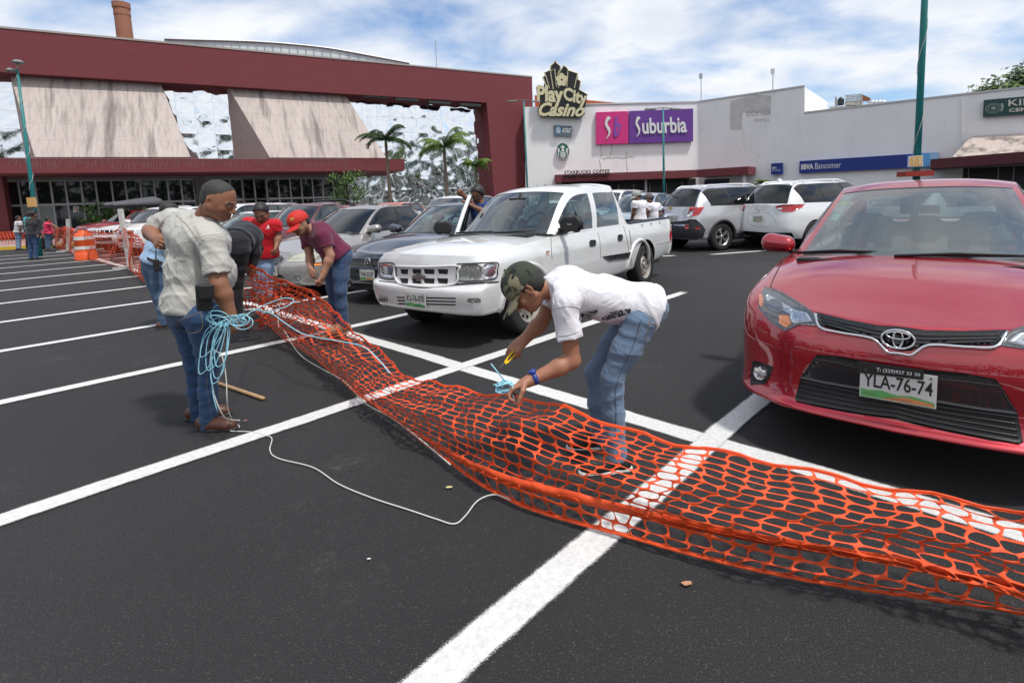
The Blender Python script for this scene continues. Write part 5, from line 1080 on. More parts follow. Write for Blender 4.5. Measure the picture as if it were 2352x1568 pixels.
sh, tr = garment(r2, 'shirt'), garment(r2, 'trousers'); GPH = bpy.data.materials.new('print_mesh'); GPH.use_nodes = True; t = GPH.node_tree; ck = t.nodes.new('ShaderNodeTexVoronoi'); ck.inputs['Scale'].default_value = 75; ck.distance = 'CHEBYCHEV'; co = t.nodes.new('ShaderNodeTexCoord'); t.links.new(co.outputs['Object'], ck.inputs[0]); rp = t.nodes.new('ShaderNodeValToRGB'); rp.color_ramp.elements[0].position = .44; rp.color_ramp.elements[1].position = .52; rp.color_ramp.elements[0].color = (.03, .03, .034, 1); rp.color_ramp.elements[1].color = (.5, .5, .52, 1); t.links.new(ck.outputs[0], rp.inputs[0]); t.links.new(rp.outputs[0], t.nodes['Principled BSDF'].inputs['Base Color']); t.nodes['Principled BSDF'].inputs['Roughness'].default_value = .9
sew(sh, z((652, 412), (700, 385), (772, 370), (765, 405), (735, 425), (652, 442)), 'shirt_print', GPH); sew(sh, z((795, 425), (830, 395), (900, 375), (978, 362), (975, 395), (900, 418), (830, 436), (798, 438)), 'shirt_print', GPH)
seam(sh, z((522, 535), (590, 530), (652, 508)), 'cuff_seam', mat('thread_white', (.5, .5, .54), .9), r=.002); seam(sh, z((480, 380), (560, 352), (640, 360), (660, 400)), 'sleeve_seam', MATS['thread_white'], r=.002)
seam(tr, z((1040, 440), (1005, 560), (970, 650), (915, 760), (882, 880), (885, 1010), (882, 1120)), 'side_seam', THB, r=.003)
seam(tr, z((1100, 420), (1165, 445), (1140, 530), (1085, 590), (1068, 560), (1085, 500), (1100, 420)), 'pocket_seam', THO, r=.002); seam(tr, z((1095, 455), (1160, 478)), 'pocket_seam', THO, r=.002, n=8)
FADE = mat('denim_fade', (.33, .43, .55), .9, noise=(14, .8, (.16, .23, .33), .4, .65)); 
z = Z(900, 650, .4464); zq = lambda *a: [z(*p)[:2] for p in a]
sh, tr = garment(r3, 'shirt'), garment(r3, 'trousers'); seam(sh, zq((872, 728), (905, 712), (935, 690)), 'cuff_seam', mat('thread_maroon', (.07, .012, .03), .9)); seam(tr, zq((1085, 850), (1080, 950), (1060, 1100), (1050, 1300)), 'side_seam', THB, r=.003)
seam(tr, zq((1098, 830), (1130, 840), (1125, 930), (1095, 940), (1090, 870)), 'pocket_seam', THO)
cap_ = garment(r3, 'cap'); seam(cap_, zq((580, 505), (600, 500), (615, 494)), 'cap_lettering', mat('cap_yellow', (.6, .4, .05), .8), r=.004, n=6)
cg = [g_hit(cap_, *p) for p in zq((593, 528), (622, 520), (620, 500), (591, 508))]; b = MB(); text_on(b, 'PT', [p+n_*.004 for p, n_ in cg], 0, 0, 1, 1, 0, .003, bold=.04); b.build('cap_lettering', MATS['cap_yellow'], cap_[0])
r4 = [o for o in bpy.data.objects if o.get('label', '').startswith('man in red polo')][0]; sh = garment(r4, 'shirt')
sew(sh, zq((376, 585), (382, 566), (388, 558), (394, 566), (399, 585), (388, 590)), 'chest_logo', mat('logo_white', (.6, .55, .55), .8), h=3); seam(sh, zq((364, 592), (400, 594)), 'chest_logo', MATS['logo_white'], r=.003, n=5)

# belt of the man in light blue
zl = lambda *a: [((x*.4677)/1.7415, (600+y*.4677)/1.7415) for x, y in a]
try:
    tr6 = garment(r6, 'shirt'); b = MB(); P_ = [g_hit(tr6, x, y) for x, y in spl(zl((1262, 928), (1300, 945), (1345, 958), (1385, 962)), 14)]
    up_ = Vector((0, 0, .017)); vs = [p+n_*.012-up_ for p, n_ in P_]+[p+n_*.012+up_ for p, n_ in P_]; b.add(vs, [(i, i+1, i+15, i+14) for i in range(13)]); ob = b.build('belt', mat('belt_brown', (.05, .025, .018), .5), r6); ob.modifiers.new('s', 'SOLIDIFY').thickness = .008
except Exception as e_: print('belt', e_)
# ================================================================== vehicles
def paint(name, col, metal=.0, flake=.0, rough=.35, dirt=None, coat=1.):
    nz = []
    if dirt: nz.append((3.5, dirt, (.30, .26, .20), .52, .72))
    return mat(name, col, rough, metal=metal, coat=coat, noise=nz or None, coat_ior=1.65)
TYRE = mat('tyre', (.018, .018, .019), .75, noise=(25, .5, (.045, .042, .038), .5, .7), bump=.002, bscale=120)
ALLOY = mat('alloy', (.55, .56, .57), .28, metal=.85); BPL = mat('black_plastic', (.016, .016, .017), .5, bump=.0008, bscale=400); GBL = mat('gloss_black', (.008, .008, .009), .12, coat=.5)
CHR = mat('chrome', (.75, .75, .76), .12, metal=1.); WELL = mat('wheel_well', (.006, .006, .006), .9); TRIM = mat('rubber_trim', (.012, .012, .012), .55)
GLS = glass('car_glass', (.42, .52, .50), .10, .10, (.02, .03, .03)); GTN = glass('car_glass_dark', (.05, .07, .07), .05, .5, (.006, .008, .008)); GWS = glass('windscreen', (.62, .74, .71), .12, .20, (.34, .40, .38))
LENS = glass('lamp_lens', (.85, .87, .88), .12, .03, (.5, .5, .5)); REFL = mat('lamp_reflector', (.80, .81, .83), .14, metal=.9, noise=(60, .6, (.25, .25, .27), .5, .62)); AMB = mat('lamp_amber', (.75, .22, .02), .2, coat=.6)
REDL = mat('lamp_red', (.42, .008, .012), .12, coat=1.); SEAT = mat('seat_grey', (.085, .09, .09), .85); SEATD = mat('seat_dark', (.02, .021, .023), .8); DASH = mat('dash_grey', (.055, .058, .06), .7)
def unit_ring(pts, N): return spl(pts, N)
class Car:
    def __init__(s, name, label, pos, yaw, paintm, scale=1., cat='car', group=None, sx=1., sy=1., sz=1.):
        s.root = empty(name, (pos[0], pos[1], 0), label, cat, group, rz=yaw); s.S = Matrix.Diagonal((scale*sx, scale*sy, scale*sz, 1)); s.M = Matrix.Translation((pos[0], pos[1], 0)) @ Matrix.Rotation(yaw, 4, 'Z'); s.p = paintm; s.MI = s.M.inverted()
    def obj(s, name, vs, fs, m, parent=None, smooth=True, midx=None, scale=True, label=None):
        if scale: vs = [s.S @ Vector(v) for v in vs]
        o = mesh(name, vs, fs, m, parent or s.root, smooth, midx, label=label); return o
    def mb(s, name, b, m, parent=None, smooth=False, scale=True, label=None):
        if scale: b.v = [s.S @ v for v in b.v]
        return b.build(name, m, parent or s.root, smooth, label)
    def body(s, rings, crown, N=72, Mv=30, T=12, wells=(), cuts=(), lin=False):
        K = len(rings); H = np.array([unit_ring(r, N) for r in rings])           # K x N x 3
        H = spl(H.reshape(K, -1), Mv).reshape(Mv, N, 3) if not lin else H; Mv = H.shape[0]
        vs = []; loop = 2*N-2
        for j in range(Mv):
            h = H[j].copy(); h[0, 1] = 0; h[-1, 1] = 0
            vs += list(h)+[(x, -y, z) for x, y, z in h[-2:0:-1]]
        fs = [(j*loop+i, j*loop+(i+1) % loop, (j+1)*loop+(i+1) % loop, (j+1)*loop+i) for j in range(Mv-1) for i in range(loop)]
        def cap(j, cr, flip):
            h = H[j]; base = len(vs); idx = {}
            for i in range(1, N-1):
                idx[(i, 0)] = j*loop+i; idx[(i, T)] = j*loop+loop-i
                for t in range(1, T):
                    q = 1-2*t/T; idx[(i, t)] = len(vs); vs.append((h[i, 0], h[i, 1]*q, h[i, 2]+cr(h[i, 0])*(1-abs(q)**2.4)*min(1, h[i, 1]/.5)))
            for i in range(1, N-2):
                for t in range(T):
                    f = (idx[(i, t)], idx[(i+1, t)], idx[(i+1, t+1)], idx[(i, t+1)]); fs.append(f if flip else f[::-1])
            for i, e in ((1, j*loop), (N-2, j*loop+N-1)):
                for t in range(T):
                    f = (idx[(i, t)], idx[(i, t+1)], e); fs.append(f if (flip == (i == 1)) else f[::-1])
        cap(Mv-1, crown, False); cap(0, lambda x: 0., True)
        o = s.obj('body', vs, fs, [s.p, WELL]); bmm = bmesh.new(); bmm.from_mesh(o.data); bmesh.ops.remove_doubles(bmm, verts=bmm.verts, dist=1e-5); bmesh.ops.recalc_face_normals(bmm, faces=bmm.faces); bmm.to_mesh(o.data); 
        s.bodyo = o; s.bvh = BVHTree.FromBMesh(bmm); bmm.free()
        # wheel wells and other openings
        tmp = []
        for (x, z, r, y0, y1) in wells:
            for sg in (-1, 1):
                b = MB(); prof = [(x+r*math.cos(a), sg*y0, z+r*math.sin(a)) for a in np.linspace(0, 2*math.pi, 41)[:-1]]; b.prism(prof, Vector((0, sg*(y1-y0), 0))); tmp.append(s.mb('cut', b, [WELL]))
        for pts, ext in cuts: b = MB(); b.prism(pts, Vector(ext)); tmp.append(s.mb('cut', b, [WELL]))
        for c in tmp:
            bmm = bmesh.new(); bmm.from_mesh(c.data); bmesh.ops.recalc_face_normals(bmm, faces=bmm.faces); bmm.to_mesh(c.data); bmm.free()
            md = o.modifiers.new('b', 'BOOLEAN'); md.operation = 'DIFFERENCE'; md.solver = 'EXACT'; md.object = c; md.material_mode = 'TRANSFER'
        if tmp:
            bpy.context.view_layer.update(); dg = bpy.context.evaluated_depsgraph_get(); me = bpy.data.meshes.new_from_object(o.evaluated_get(dg)); o.modifiers.clear(); o.data = me; o.data.name = 'body'
            for c in tmp: bpy.data.objects.remove(c)
            me.polygons.foreach_set('use_smooth', np.ones(len(me.polygons), bool)); me.set_sharp_from_angle(angle=R(38))
        return o
    def hit(s, px, py):
        o = s.MI @ CAMP; d = s.MI.to_3x3() @ ray(px, py).normalized(); h, n, i, t = s.bvh.ray_cast(o, d)
        if h is None:
            best = None
            for k in range(60):
                p = o+d*(1.5+k*.12+(s.M.translation-CAMP).length-2.5); r_ = s.bvh.find_nearest(p)
                if best is None or r_[3] < best[2]: best = (r_[0], r_[1], r_[3])
            h, n = best[0], best[1]
        if n.dot(d) > 0: n = -n
        return h, n
    def cast(s, a, b):
        v_ = s.view
        if v_ is None: return s.hit(a, b)
        if v_ == 'F': o, d = Vector((-2, a, b)), Vector((1, 0, 0))
        elif v_ == 'R': o, d = Vector((8, a, b)), Vector((-1, 0, 0))
        elif v_ == 'T': o, d = Vector((a, b, 4)), Vector((0, 0, -1))
        else: sg = 1 if v_ == 'S+' else -1; o, d = Vector((a, 4*sg, b)), Vector((0, -sg, 0))
        h, n, i, t = s.bvh.ray_cast(o, d)
        if h is None: h, n, i, t = s.bvh.find_nearest(o+d*{'F': 2.2, 'R': 3.6, 'T': 3.}.get(v_, 3.1))
        if n.dot(d) > 0: n = -n
        return h, n
    view = None
    def _dense(s, pts, h):
        bmm = bmesh.new(); f = bmm.faces.new([bmm.verts.new((p[0], p[1], 0)) for p in pts]); bmesh.ops.triangulate(bmm, faces=[f])
        for _ in range(7):
            es = [e for e in bmm.edges if e.calc_length() > h]
            if not es: break
            bmesh.ops.subdivide_edges(bmm, edges=es, cuts=1); bmesh.ops.triangulate(bmm, faces=[q for q in bmm.faces if len(q.verts) > 3])
        return bmm
    def patch(s, name, pts, m, off=.004, depth=.02, h=14, parent=None, mirror=False, label=None, rnd=0, mats=None):
        """outline sighted on the body: every point is cast on the bodywork and raised along its normal"""
        if rnd: pts = smooth_poly(pts, rnd)
        bmm = s._dense(pts, .05 if s.view else h); P = {}; 
        for v in bmm.verts: p, n = s.cast(v.co.x, v.co.y); P[v] = (p+n*off, p-n*depth)
        bmm.verts.index_update(); vs = [P[v][0] for v in bmm.verts]; fs = [tuple(v.index for v in f.verts) for f in bmm.faces]; k = len(vs); vs2 = [P[v][1] for v in bmm.verts]
        be = [e for e in bmm.edges if len(e.link_faces) == 1]; sd = [(e.verts[0].index, e.verts[1].index, e.verts[1].index+k, e.verts[0].index+k) for e in be]; bmm.free()
        o = s.obj(name, vs+vs2, fs+sd, m, parent, False, scale=False, label=label); o.data.polygons.foreach_set('use_smooth', np.array([1]*len(fs)+[0]*len(sd), bool))
        r_ = [o]
        if mirror: o2 = s.obj(name, [(v.x, -v.y, v.z) for v in vs+vs2], [f[::-1] for f in fs+sd], m, (None if parent is None else parent), False, scale=False, label=label); o2.data.polygons.foreach_set('use_smooth', np.array([1]*len(fs)+[0]*len(sd), bool)); r_.append(o2)
        return o if not mirror else r_
    def line(s, name, pts, m, r=.006, off=.002, parent=None, n=None, mirror=False, closed=False, b=None):
        S_ = spl(pts, n or len(pts)*6); P = [s.cast(x, y) for x, y in S_]; P = [p+n_*off for p, n_ in P]
        bb = b or MB(); bb.tube(P, r, 6)
        if mirror: bb.tube([Vector((p.x, -p.y, p.z)) for p in P], r, 6)
        return bb if b is not None else s.mb(name, bb, m, parent, True, scale=False)
    def wheel(s, x, y, r=.32, w=.21, spokes=5, rim=.62, m=ALLOY, z=None, dish=.03, kind='spoke'):
        sg = 1 if y > 0 else -1; z = r if z is None else z
        e = s.obj2 = bpy.data.objects.new('wheel', None); COL.objects.link(e); e.parent = s.root; e.location = s.S @ Vector((x, y, z)); sc = s.S[0][0]; r *= s.S[2][2]; w *= s.S[1][1]; e.location.z = r
        Q = Matrix.Rotation(-sg*math.pi/2, 4, 'X')    # axis z -> outward y
        t = MB(); ri = r*rim; t.lathe([(ri, -w/2), (r*.93, -w/2), (r, -w*.36), (r, w*.36), (r*.97, w*.44), (r*.90, w/2), (ri*1.08, w*.5), (ri, w*.44), (ri, -w/2)], Q, 36); t.build('tyre', TYRE, e, True)
        b = MB(); b.lathe([(ri*1.02, w*.44), (ri*.99, w*.46), (ri*.93, w*.40), (ri*.90, w*.2), (ri*.88, -w*.3)], Q, 36, 0); b.lathe([(.0001, w*.05), (ri*.9, w*.02)], Q, 24, 1)
        b.lathe([(.0001, w*.40), (ri*.16, w*.40), (ri*.2, w*.36), (ri*.22, w*.2)], Q, 20, 0)
        if kind == 'spoke':
            for k in range(spokes):
                a = 2*math.pi*k/spokes; 
                for da in ((-.11, .11) if spokes <= 6 else (0,)):
                    ca, sa = math.cos(a+da), math.sin(a+da); d = Vector((ca, sa, 0)); n_ = Vector((-sa, ca, 0)); w1, w2 = ri*.085, ri*.10
                    pts = [d*ri*.15-n_*w1+Vector((0, 0, w*.38)), d*ri*.15+n_*w1+Vector((0, 0, w*.38)), d*ri*.93+n_*w2+Vector((0, 0, w*.36)), d*ri*.93-n_*w2+Vector((0, 0, w*.36))]
                    q = MB(); q.prism(pts, Vector((0, 0, -.03))); b.add([Q @ v for v in q.v], q.f, 0)
        else:   # pressed steel rim with oval holes
            b.lathe([(ri*.2, w*.30), (ri*.5, w*.34), (ri*.62, w*.22), (ri*.9, w*.16)], Q, 36, 0)
            for k in range(12):
                a = 2*math.pi*k/12; q = MB(); c_ = Vector((math.cos(a)*ri*.76, math.sin(a)*ri*.76, w*.20)); q.prism([c_+Vector((math.cos(a)*math.cos(t)-math.sin(a)*math.sin(t)*.7, math.sin(a)*math.cos(t)+math.cos(a)*math.sin(t)*.7, 0))*ri*.09 for t in np.linspace(0, 6.28, 9)[:-1]], Vector((0, 0, .012))); b.add([Q @ v for v in q.v], q.f, 1)
            for k in range(6): a = 2*math.pi*k/6; q = MB(); q.lathe([(.0001, w*.36), (.009, w*.36), (.011, w*.28)], Matrix.Translation((math.cos(a)*ri*.33, math.sin(a)*ri*.33, 0)), 6); b.add([Q @ v for v in q.v], q.f, 1)
        o = b.build('rim', [m, WELL], e); return e
    def cabin(s, st, glazing, belt, side_sections, gm=None, gw=None, gr=None, pil=None, nrow=6, margin=.05, sidev=(.07, .93), rearmargin=.06, mts=None, roofmat=None, side_dark=True, ribs=True):
        """st: stations (xc,zc, xs,ys,zs) cowl, windscreen top, roof mids..., rear window top, rear window base; belt: (x,y,z) list front->rear"""
        gm = gm or GLS; gw = gw or gm; gr = gr or gm
        S_ = np.array(st, float); K = len(S_)
        def stat(t): return spl_at(S_, t)
        def top(t, u):
            q = stat(t); a = abs(u); return Vector((q[0]+(q[2]-q[0])*a**2.2, q[3]*u, q[1]+(q[4]-q[1])*a**2.6))
        # longitudinal sheet : windscreen, roof, rear window; breaks keep glass edges clean
        nroof = K-3
        tb = [0, margin*.9, 1-margin*.9, 1+.0, K-2.0, K-2+rearmargin, K-1-rearmargin, K-1]; ub = [-1, -.93, .93, 1]
        parts = dict(frame=MB(), windscreen=MB(), rear_window=MB(), blk=MB())
        def fill(mbk, t0, t1, u0, u1, nt_, nu):
            vs = [top(t0+(t1-t0)*i/nt_, u0+(u1-u0)*k/nu) for i in range(nt_+1) for k in range(nu+1)]; mbk.add(vs, grid_faces(nt_+1, nu+1))
        for a in range(len(tb)-1):
            for b in range(3):
                t0, t1, u0, u1 = tb[a], tb[a+1], ub[b], ub[b+1]; nu = 2 if b != 1 else 22; nt_ = max(2, int(round((t1-t0)*8)))
                if b == 1 and a == 1: fill(parts['windscreen'], t0, t1, u0, u1, 10, nu)
                elif b == 1 and a == 5: fill(parts['rear_window'], t0, t1, u0, u1, 8, nu)
                elif b == 1 and a in (0, 2, 4, 6): fill(parts['blk'], t0, t1, u0, u1, nt_, nu)
                else: fill(parts['frame'], t0, t1, u0, u1, nt_, nu)
        # sides
        B_ = np.array(belt, float); kB = len(B_)
        def side(t, v, sg):
            q = stat(t); b = spl_at(B_, t/(K-1)*(kB-1)); tp = np.array([q[2], q[3], q[4]]); p = b*(1-v)+tp*v; bul = .035*math.sin(math.pi*v)*min(1, (tp[2]-b[2])/.3); return Vector((p[0], (p[1]+bul)*sg, p[2]))
        for sg in (1, -1):
            edges = sorted(set([0]+[e for a in side_sections for e in a[:2]]+[K-1]))
            for e0, e1 in zip(edges[:-1], edges[1:]):
                kind = None
                for a in side_sections:
                    if abs(a[0]-e0) < 1e-6: kind = a[2]
                vb = [0, sidev[0], sidev[1], 1]
                for r_ in range(3):
                    nt_ = max(2, int(round((e1-e0)*8))); v0, v1 = vb[r_], vb[r_+1]; nv = 1 if r_ != 1 else 6
                    vs = [side(e0+(e1-e0)*i/nt_, v0+(v1-v0)*k/nv, sg) for i in range(nt_+1) for k in range(nv+1)]; fs = grid_faces(nt_+1, nv+1)
                    if r_ == 1 and kind == 'g': g_ = MB(); g_.add(vs, fs); s.mb('side_window', g_, gm, None, True)
                    elif (r_ == 1 and kind == 'b') or (r_ != 1 and side_dark and kind in ('g', 'b')): parts['blk'].add(vs, fs)
                    else: parts['frame'].add(vs, fs)
        b0 = parts['frame']
        s.mb('roof', b0, s.p if roofmat is None else roofmat, None, True); s.mb('windscreen', parts['windscreen'], gw, None, True); s.mb('rear_window', parts['rear_window'], gr, None, True); s.mb('window_trim', parts['blk'], TRIM, None, True)
        s.top = top; s.side = side
    def interior(s, x0, x1, hw, zb, seats=((1.75, .36), (1.75, -.36)), rear=2.75, wheel=None, sm=SEAT, dash=True, headz=1.22):
        b = MB(); b.box((x0, -hw, zb-.02), (x1, hw, zb+.012)); s.mb('cabin_floor', b, SEATD)
        if dash:
            S_ = SDF(); S_.c((x0+.28, -hw+.12, zb-.0), (x0+.28, hw-.12, zb-.0), .07, k=.03); S_.c((x0+.1, -hw+.15, zb-.0), (x0+.1, hw-.15, zb-.0), .05, k=.05); v, f = S_.mesh(.025); s.obj('dashboard', v, f, DASH)
        for (x, y) in seats:
            S_ = SDF(); S_.c((x, y-.15, zb-.15), (x+.05, y-.12, headz-.14), .07, .06, k=.08); S_.c((x, y+.15, zb-.15), (x+.05, y+.12, headz-.14), .07, .06, k=.08); S_.c((x+.06, y-.07, headz), (x+.06, y+.07, headz), .055, k=.03); S_.c((x+.06, y, headz-.1), (x+.06, y, headz), .03, k=.03)
            v, f = S_.mesh(.022); s.obj('seat', v, f, sm)
        if rear:
            S_ = SDF(); S_.c((rear, -hw+.2, zb+.06), (rear, hw-.2, zb+.06), .10, k=.03)
            for y in (-.38, 0, .38): S_.c((rear+.02, y-.07, zb+.17), (rear+.02, y+.07, zb+.17), .05, k=.03)
            v, f = S_.mesh(.025); s.obj('rear_seat', v, f, sm)
        if wheel:
            x, y, z = wheel; b = MB(); c_ = Vector((x, y, z)); ax = Vector((-.45, 0, .9)).normalized(); u_ = Vector((0, 1, 0)); w_ = ax.cross(u_); u2, w2 = u_, Vector((.45, 0, .9)); b.tube([c_+u2*.185*math.cos(t)+w2*.185*math.sin(t) for t in np.linspace(0, 2*math.pi, 25)[:-1]], .016, 8, closed=True); b.tube([c_-u2*.17, c_+Vector((-.05, 0, 0)), c_+u2*.17], .02, 6); s.mb('steering_wheel', b, SEATD, None, True)
    def mirror_(s, x, y, z, m, w=.20, h=.14, d=.10, sg=1, shape=0):
        S_ = SDF(); 
        if shape == 0: S_.c((x, sg*(y+.05), z), (x+.02, sg*(y+w), z+.01), h*.42, h*.50, k=.03); S_.c((x+.05, sg*(y+.06), z), (x+.06, sg*(y+w), z), h*.42, h*.48, k=.03); clip = [((x+.075, 0, 0), (1, 0, .0))]
        else: S_.c((x, sg*(y+.05), z-.035), (x, sg*(y+w), z-.035), .045, k=.02); S_.c((x, sg*(y+.05), z+.035), (x, sg*(y+w), z+.035), .045, k=.02); clip = [((x+.045, 0, 0), (1, 0, 0))]
        v, f = S_.mesh(.012, clip=clip); e = s.obj('wing_mirror', v, f, m)
        b = MB(); b.tube([(x+.02, sg*(y-.03), z-.07), (x+.02, sg*(y+.08), z-.03)], .022, 8); s.mb('mirror_arm', b, BPL, e, True)
        return e
    def plate(s, c, text, u=(0, 1), wd=.30, ht=.15, tilt=0., rear=False, green=False, tcol=None, extra=None):
        """c = centre in body frame; lettering faces forward (-x) or rearward"""
        c = s.S @ Vector(c); sg = 1 if rear else -1; U = Vector((0, 1*sg, 0)); Wv = Vector((math.sin(tilt)*-sg, 0, math.cos(tilt)))
        q = [c-U*wd/2-Wv*ht/2, c+U*wd/2-Wv*ht/2, c+U*wd/2+Wv*ht/2, c-U*wd/2+Wv*ht/2]; n = qn(q)
        b = slab([p+n*.004 for p in q], .006); o = b.build('number_plate', mat('plate_white', (.62, .62, .60), .35), s.root)
        t = MB(); text_on(t, text, q, .05, .36, .95, .80, 0, .0065, bold=.012)
        hl = MB(); poly_on(hl, [(.02, .03), (.98, .03), (.98, .16), (.85, .22), (.7, .27), (.5, .22), (.3, .30), (.12, .25), (.02, .28)], q, 0, .0055); poly_on(hl, [(.3, .04), (.97, .04), (.97, .12), (.8, .17), (.6, .2), (.45, .13)], q, 1, .0062)
        text_on(hl, 'VERACRUZ', q, .36, .07, .70, .13, 2, .0068); text_on(hl, 'MEXICO', q, .06, .10, .24, .16, 2, .0068)
        t.build('plate_number', BPL, o); hl.build('plate_scenery', [mat('plate_green', (.12, .38, .12), .5), mat('plate_orange', (.62, .25, .10), .5) if not green else mat('plate_green2', (.04, .22, .09), .5), mat('plate_ink', (.12, .10, .08), .5)], o)
        b = MB()
        for uu in (.08, .92): 
            cc_ = quad(q, uu, .9)+n*.006; b.prism([cc_+U*.006*math.cos(a)+Wv*.006*math.sin(a) for a in np.linspace(0, 6.28, 9)[:-1]], n*.003)
        b.build('bolt', mat('steel', (.5, .5, .5), .25, metal=1), o)
        return o, q
def spl_at(A, t):
    k = len(A); t = min(max(t, 0), k-1-1e-9); i = int(t); u = t-i; P = [A[min(max(j, 0), k-1)] for j in (i-1, i, i+1, i+2)]
    if i == 0: P[0] = 2*A[0]-A[1]
    if i+2 > k-1: P[3] = 2*A[-1]-A[-2]
    return .5*((2*P[1])+(-P[0]+P[2])*u+(2*P[0]-5*P[1]+4*P[2]-P[3])*u**2+(-P[0]+3*P[1]-3*P[2]+P[3])*u**3)
def smooth_poly(pts, n=2):
    P = [tuple(p) for p in pts]
    for _ in range(n):
        Q = []
        for a, b in zip(P, P[1:]+P[:1]): Q += [(a[0]*.8+b[0]*.2, a[1]*.8+b[1]*.2), (a[0]*.2+b[0]*.8, a[1]*.2+b[1]*.8)]
        P = Q
    return P
def ringset(levels, top, W, L, c=1., xa=.95, xr_=3.65, nose=(.42, .66), sq=0):
    """levels: (zf, xf, zs, w, zr, xr); corners rounded by c"""
    out_ = []
    for zf, xf, zs, w, zr, xr in levels:
        out_.append([(xf, 0, zf), (xf+.03*c, nose[0]*w/.88, zf), (xf+.12*c, nose[1]*w*1.1, zf+(zs-zf)*.15), (xf+.36*c, w*.965, zf+(zs-zf)*.5), (xa, w, zs), (1.6, w, zs), (2.5, w, zs), (xr_, w, zs+(zr-zs)*.2), *([(xr-.30, w*.94, zr), (xr-.05, w*.66, zr)] if not sq else [(xr-.12, w*.995, zr), (xr-.01, w*.93, zr)]), (xr, 0, zr)])
    out_.append(top); return out_
# ---- red sedan, right foreground
RED = mat('paint_red', (.38, .004, .015), .34, metal=.5, coat=1., coat_ior=1.75)
cr = Car('parked_car', 'red four-door car facing the camera at the right edge of the photo', (1.655, 2.423), .919, RED, sz=1.0)
top = [(.13, 0, .765), (.18, .36, .775), (.30, .57, .80), (.62, .735, .885), (.98, .785, .945), (1.5, .80, .965), (2.4, .81, .99), (3.6, .80, 1.03), (4.25, .70, 1.06), (4.50, .42, 1.06), (4.55, 0, 1.06)]
lv = [(.26, .05, .20, .80, .22, 4.5), (.265, -.035, .21, .845, .24, 4.55), (.285, -.04, .25, .87, .3, 4.57), (.315, .005, .31, .878, .35, 4.58), (.40, .035, .45, .888, .5, 4.60), (.56, .03, .62, .888, .68, 4.60), (.66, .05, .76, .882, .84, 4.60), (.725, .085, .86, .86, .98, 4.59)]
cr.body(ringset(lv, top, 1.776, 4.64), lambda x: .055*min(1, max(0, (x-.12)/.5)) if x < 1.2 else .03, wells=((.97, .31, .345, .62, 1.0), (3.67, .31, .345, .62, 1.0)))
st = [(1.02, .985, 1.34, .745, .965), (1.83, 1.445, 2.02, .565, 1.41), (2.35, 1.50, 2.5, .585, 1.445), (2.95, 1.48, 3.0, .575, 1.43), (3.40, 1.39, 3.35, .545, 1.35), (4.0, 1.10, 3.95, .62, 1.07)]
belt = [(1.34, .755, .965), (1.9, .80, .975), (2.5, .81, .99), (3.1, .80, 1.0), (3.6, .78, 1.03), (4.0, .70, 1.06)]
cr.cabin(st, None, belt, [(.35, 1.95, 'g'), (1.95, 2.1, 'b'), (2.1, 3.35, 'g'), (3.35, 3.42, 'b'), (3.42, 3.8, 'g')], gm=GLS, gw=GWS, gr=GLS, margin=.04)
cr.interior(1.1, 3.9, .70, .955, seats=((2.05, .37), (2.05, -.37)), rear=3.15, wheel=(1.62, -.37, 1.06), sm=mat('seat_beige', (.16, .17, .165), .85), headz=1.19)
for x in (.97, 3.67):
    for sg in (1, -1): cr.wheel(x, sg*.78, r=.315, w=.21)
P = cr.patch
v = lambda x, y: ((2900+x*.7652)/1.7415, (650+y*.7652)/1.7415)
HL = [v(210, 652), v(178, 720), v(180, 768), v(222, 812), v(262, 850), v(318, 880), v(352, 866), v(388, 850), v(495, 857), v(462, 790), v(400, 742), v(300, 680)]
def pts(*a): return [v(*p) for p in a]
for o in P('headlight', HL, mat('headlamp_bowl', (.05, .055, .06), .25), .001, .03, 10, mirror=True): pass
lo = P('headlight_lens', HL, LENS, .012, .01, 10, mirror=True)
P('headlight_bowl', pts((225, 690), (300, 735), (380, 780), (440, 822), (420, 838), (350, 800), (270, 762), (212, 720)), REFL, .006, .01, 8, mirror=True)
P('projector_lens', smooth_poly(pts((222, 728), (262, 715), (300, 740), (310, 775), (275, 792), (228, 770)), 2), mat('projector', (.03, .035, .05), .05, coat=1.), .009, .01, 8, mirror=True)
P('turn_signal', pts((180, 700), (198, 690), (205, 730), (190, 760), (181, 745)), AMB, .008, .01, 8, mirror=True); P('turn_signal', pts((290, 800), (335, 800), (350, 845), (322, 862), (285, 840)), AMB, .007, .01, 8, mirror=True)
P('reflector', pts((345, 770), (430, 790), (462, 835), (400, 838), (360, 845), (340, 815)), REFL, .0075, .01, 8, mirror=True)
# upper grille with chrome lip and badge (symmetric about the centre line: right half from the left)
def sym(pxs):
    """mirror a sighted outline through the car's centre plane and sight it again"""
    q = []
    for x, y in pxs: h, n = cr.hit(x, y); q.append(h)
    return q
def back(p):
    w_ = cr.M @ p; d = w_-CAMP; z_ = d.dot(_F); return (CX+FPX*d.dot(_R)/z_, CY-FPX*d.dot(_U)/z_)
def fullpoly(left):
    """left: outline points from the centre-top round to the centre-bottom"""
    L_ = sym(left); return [back(p) for p in L_]+[back(Vector((p.x, -p.y, p.z))) for p in reversed(L_)]
UG = fullpoly(pts((905, 858), (800, 852), (640, 822), (472, 782), (498, 855), (600, 882), (740, 905), (800, 930), (850, 968), (905, 985)))
P('upper_grille', UG, GBL, .003, .02, 14)
gl = pts((472, 786), (500, 858), (600, 885), (740, 908), (795, 930), (850, 985), (905, 994)); L_ = sym(gl)
b = MB(); C1 = spl([p[:] for p in L_], 40); full = [Vector(p) for p in C1]+[Vector((p[0], -p[1], p[2])) for p in C1[::-1][1:]]
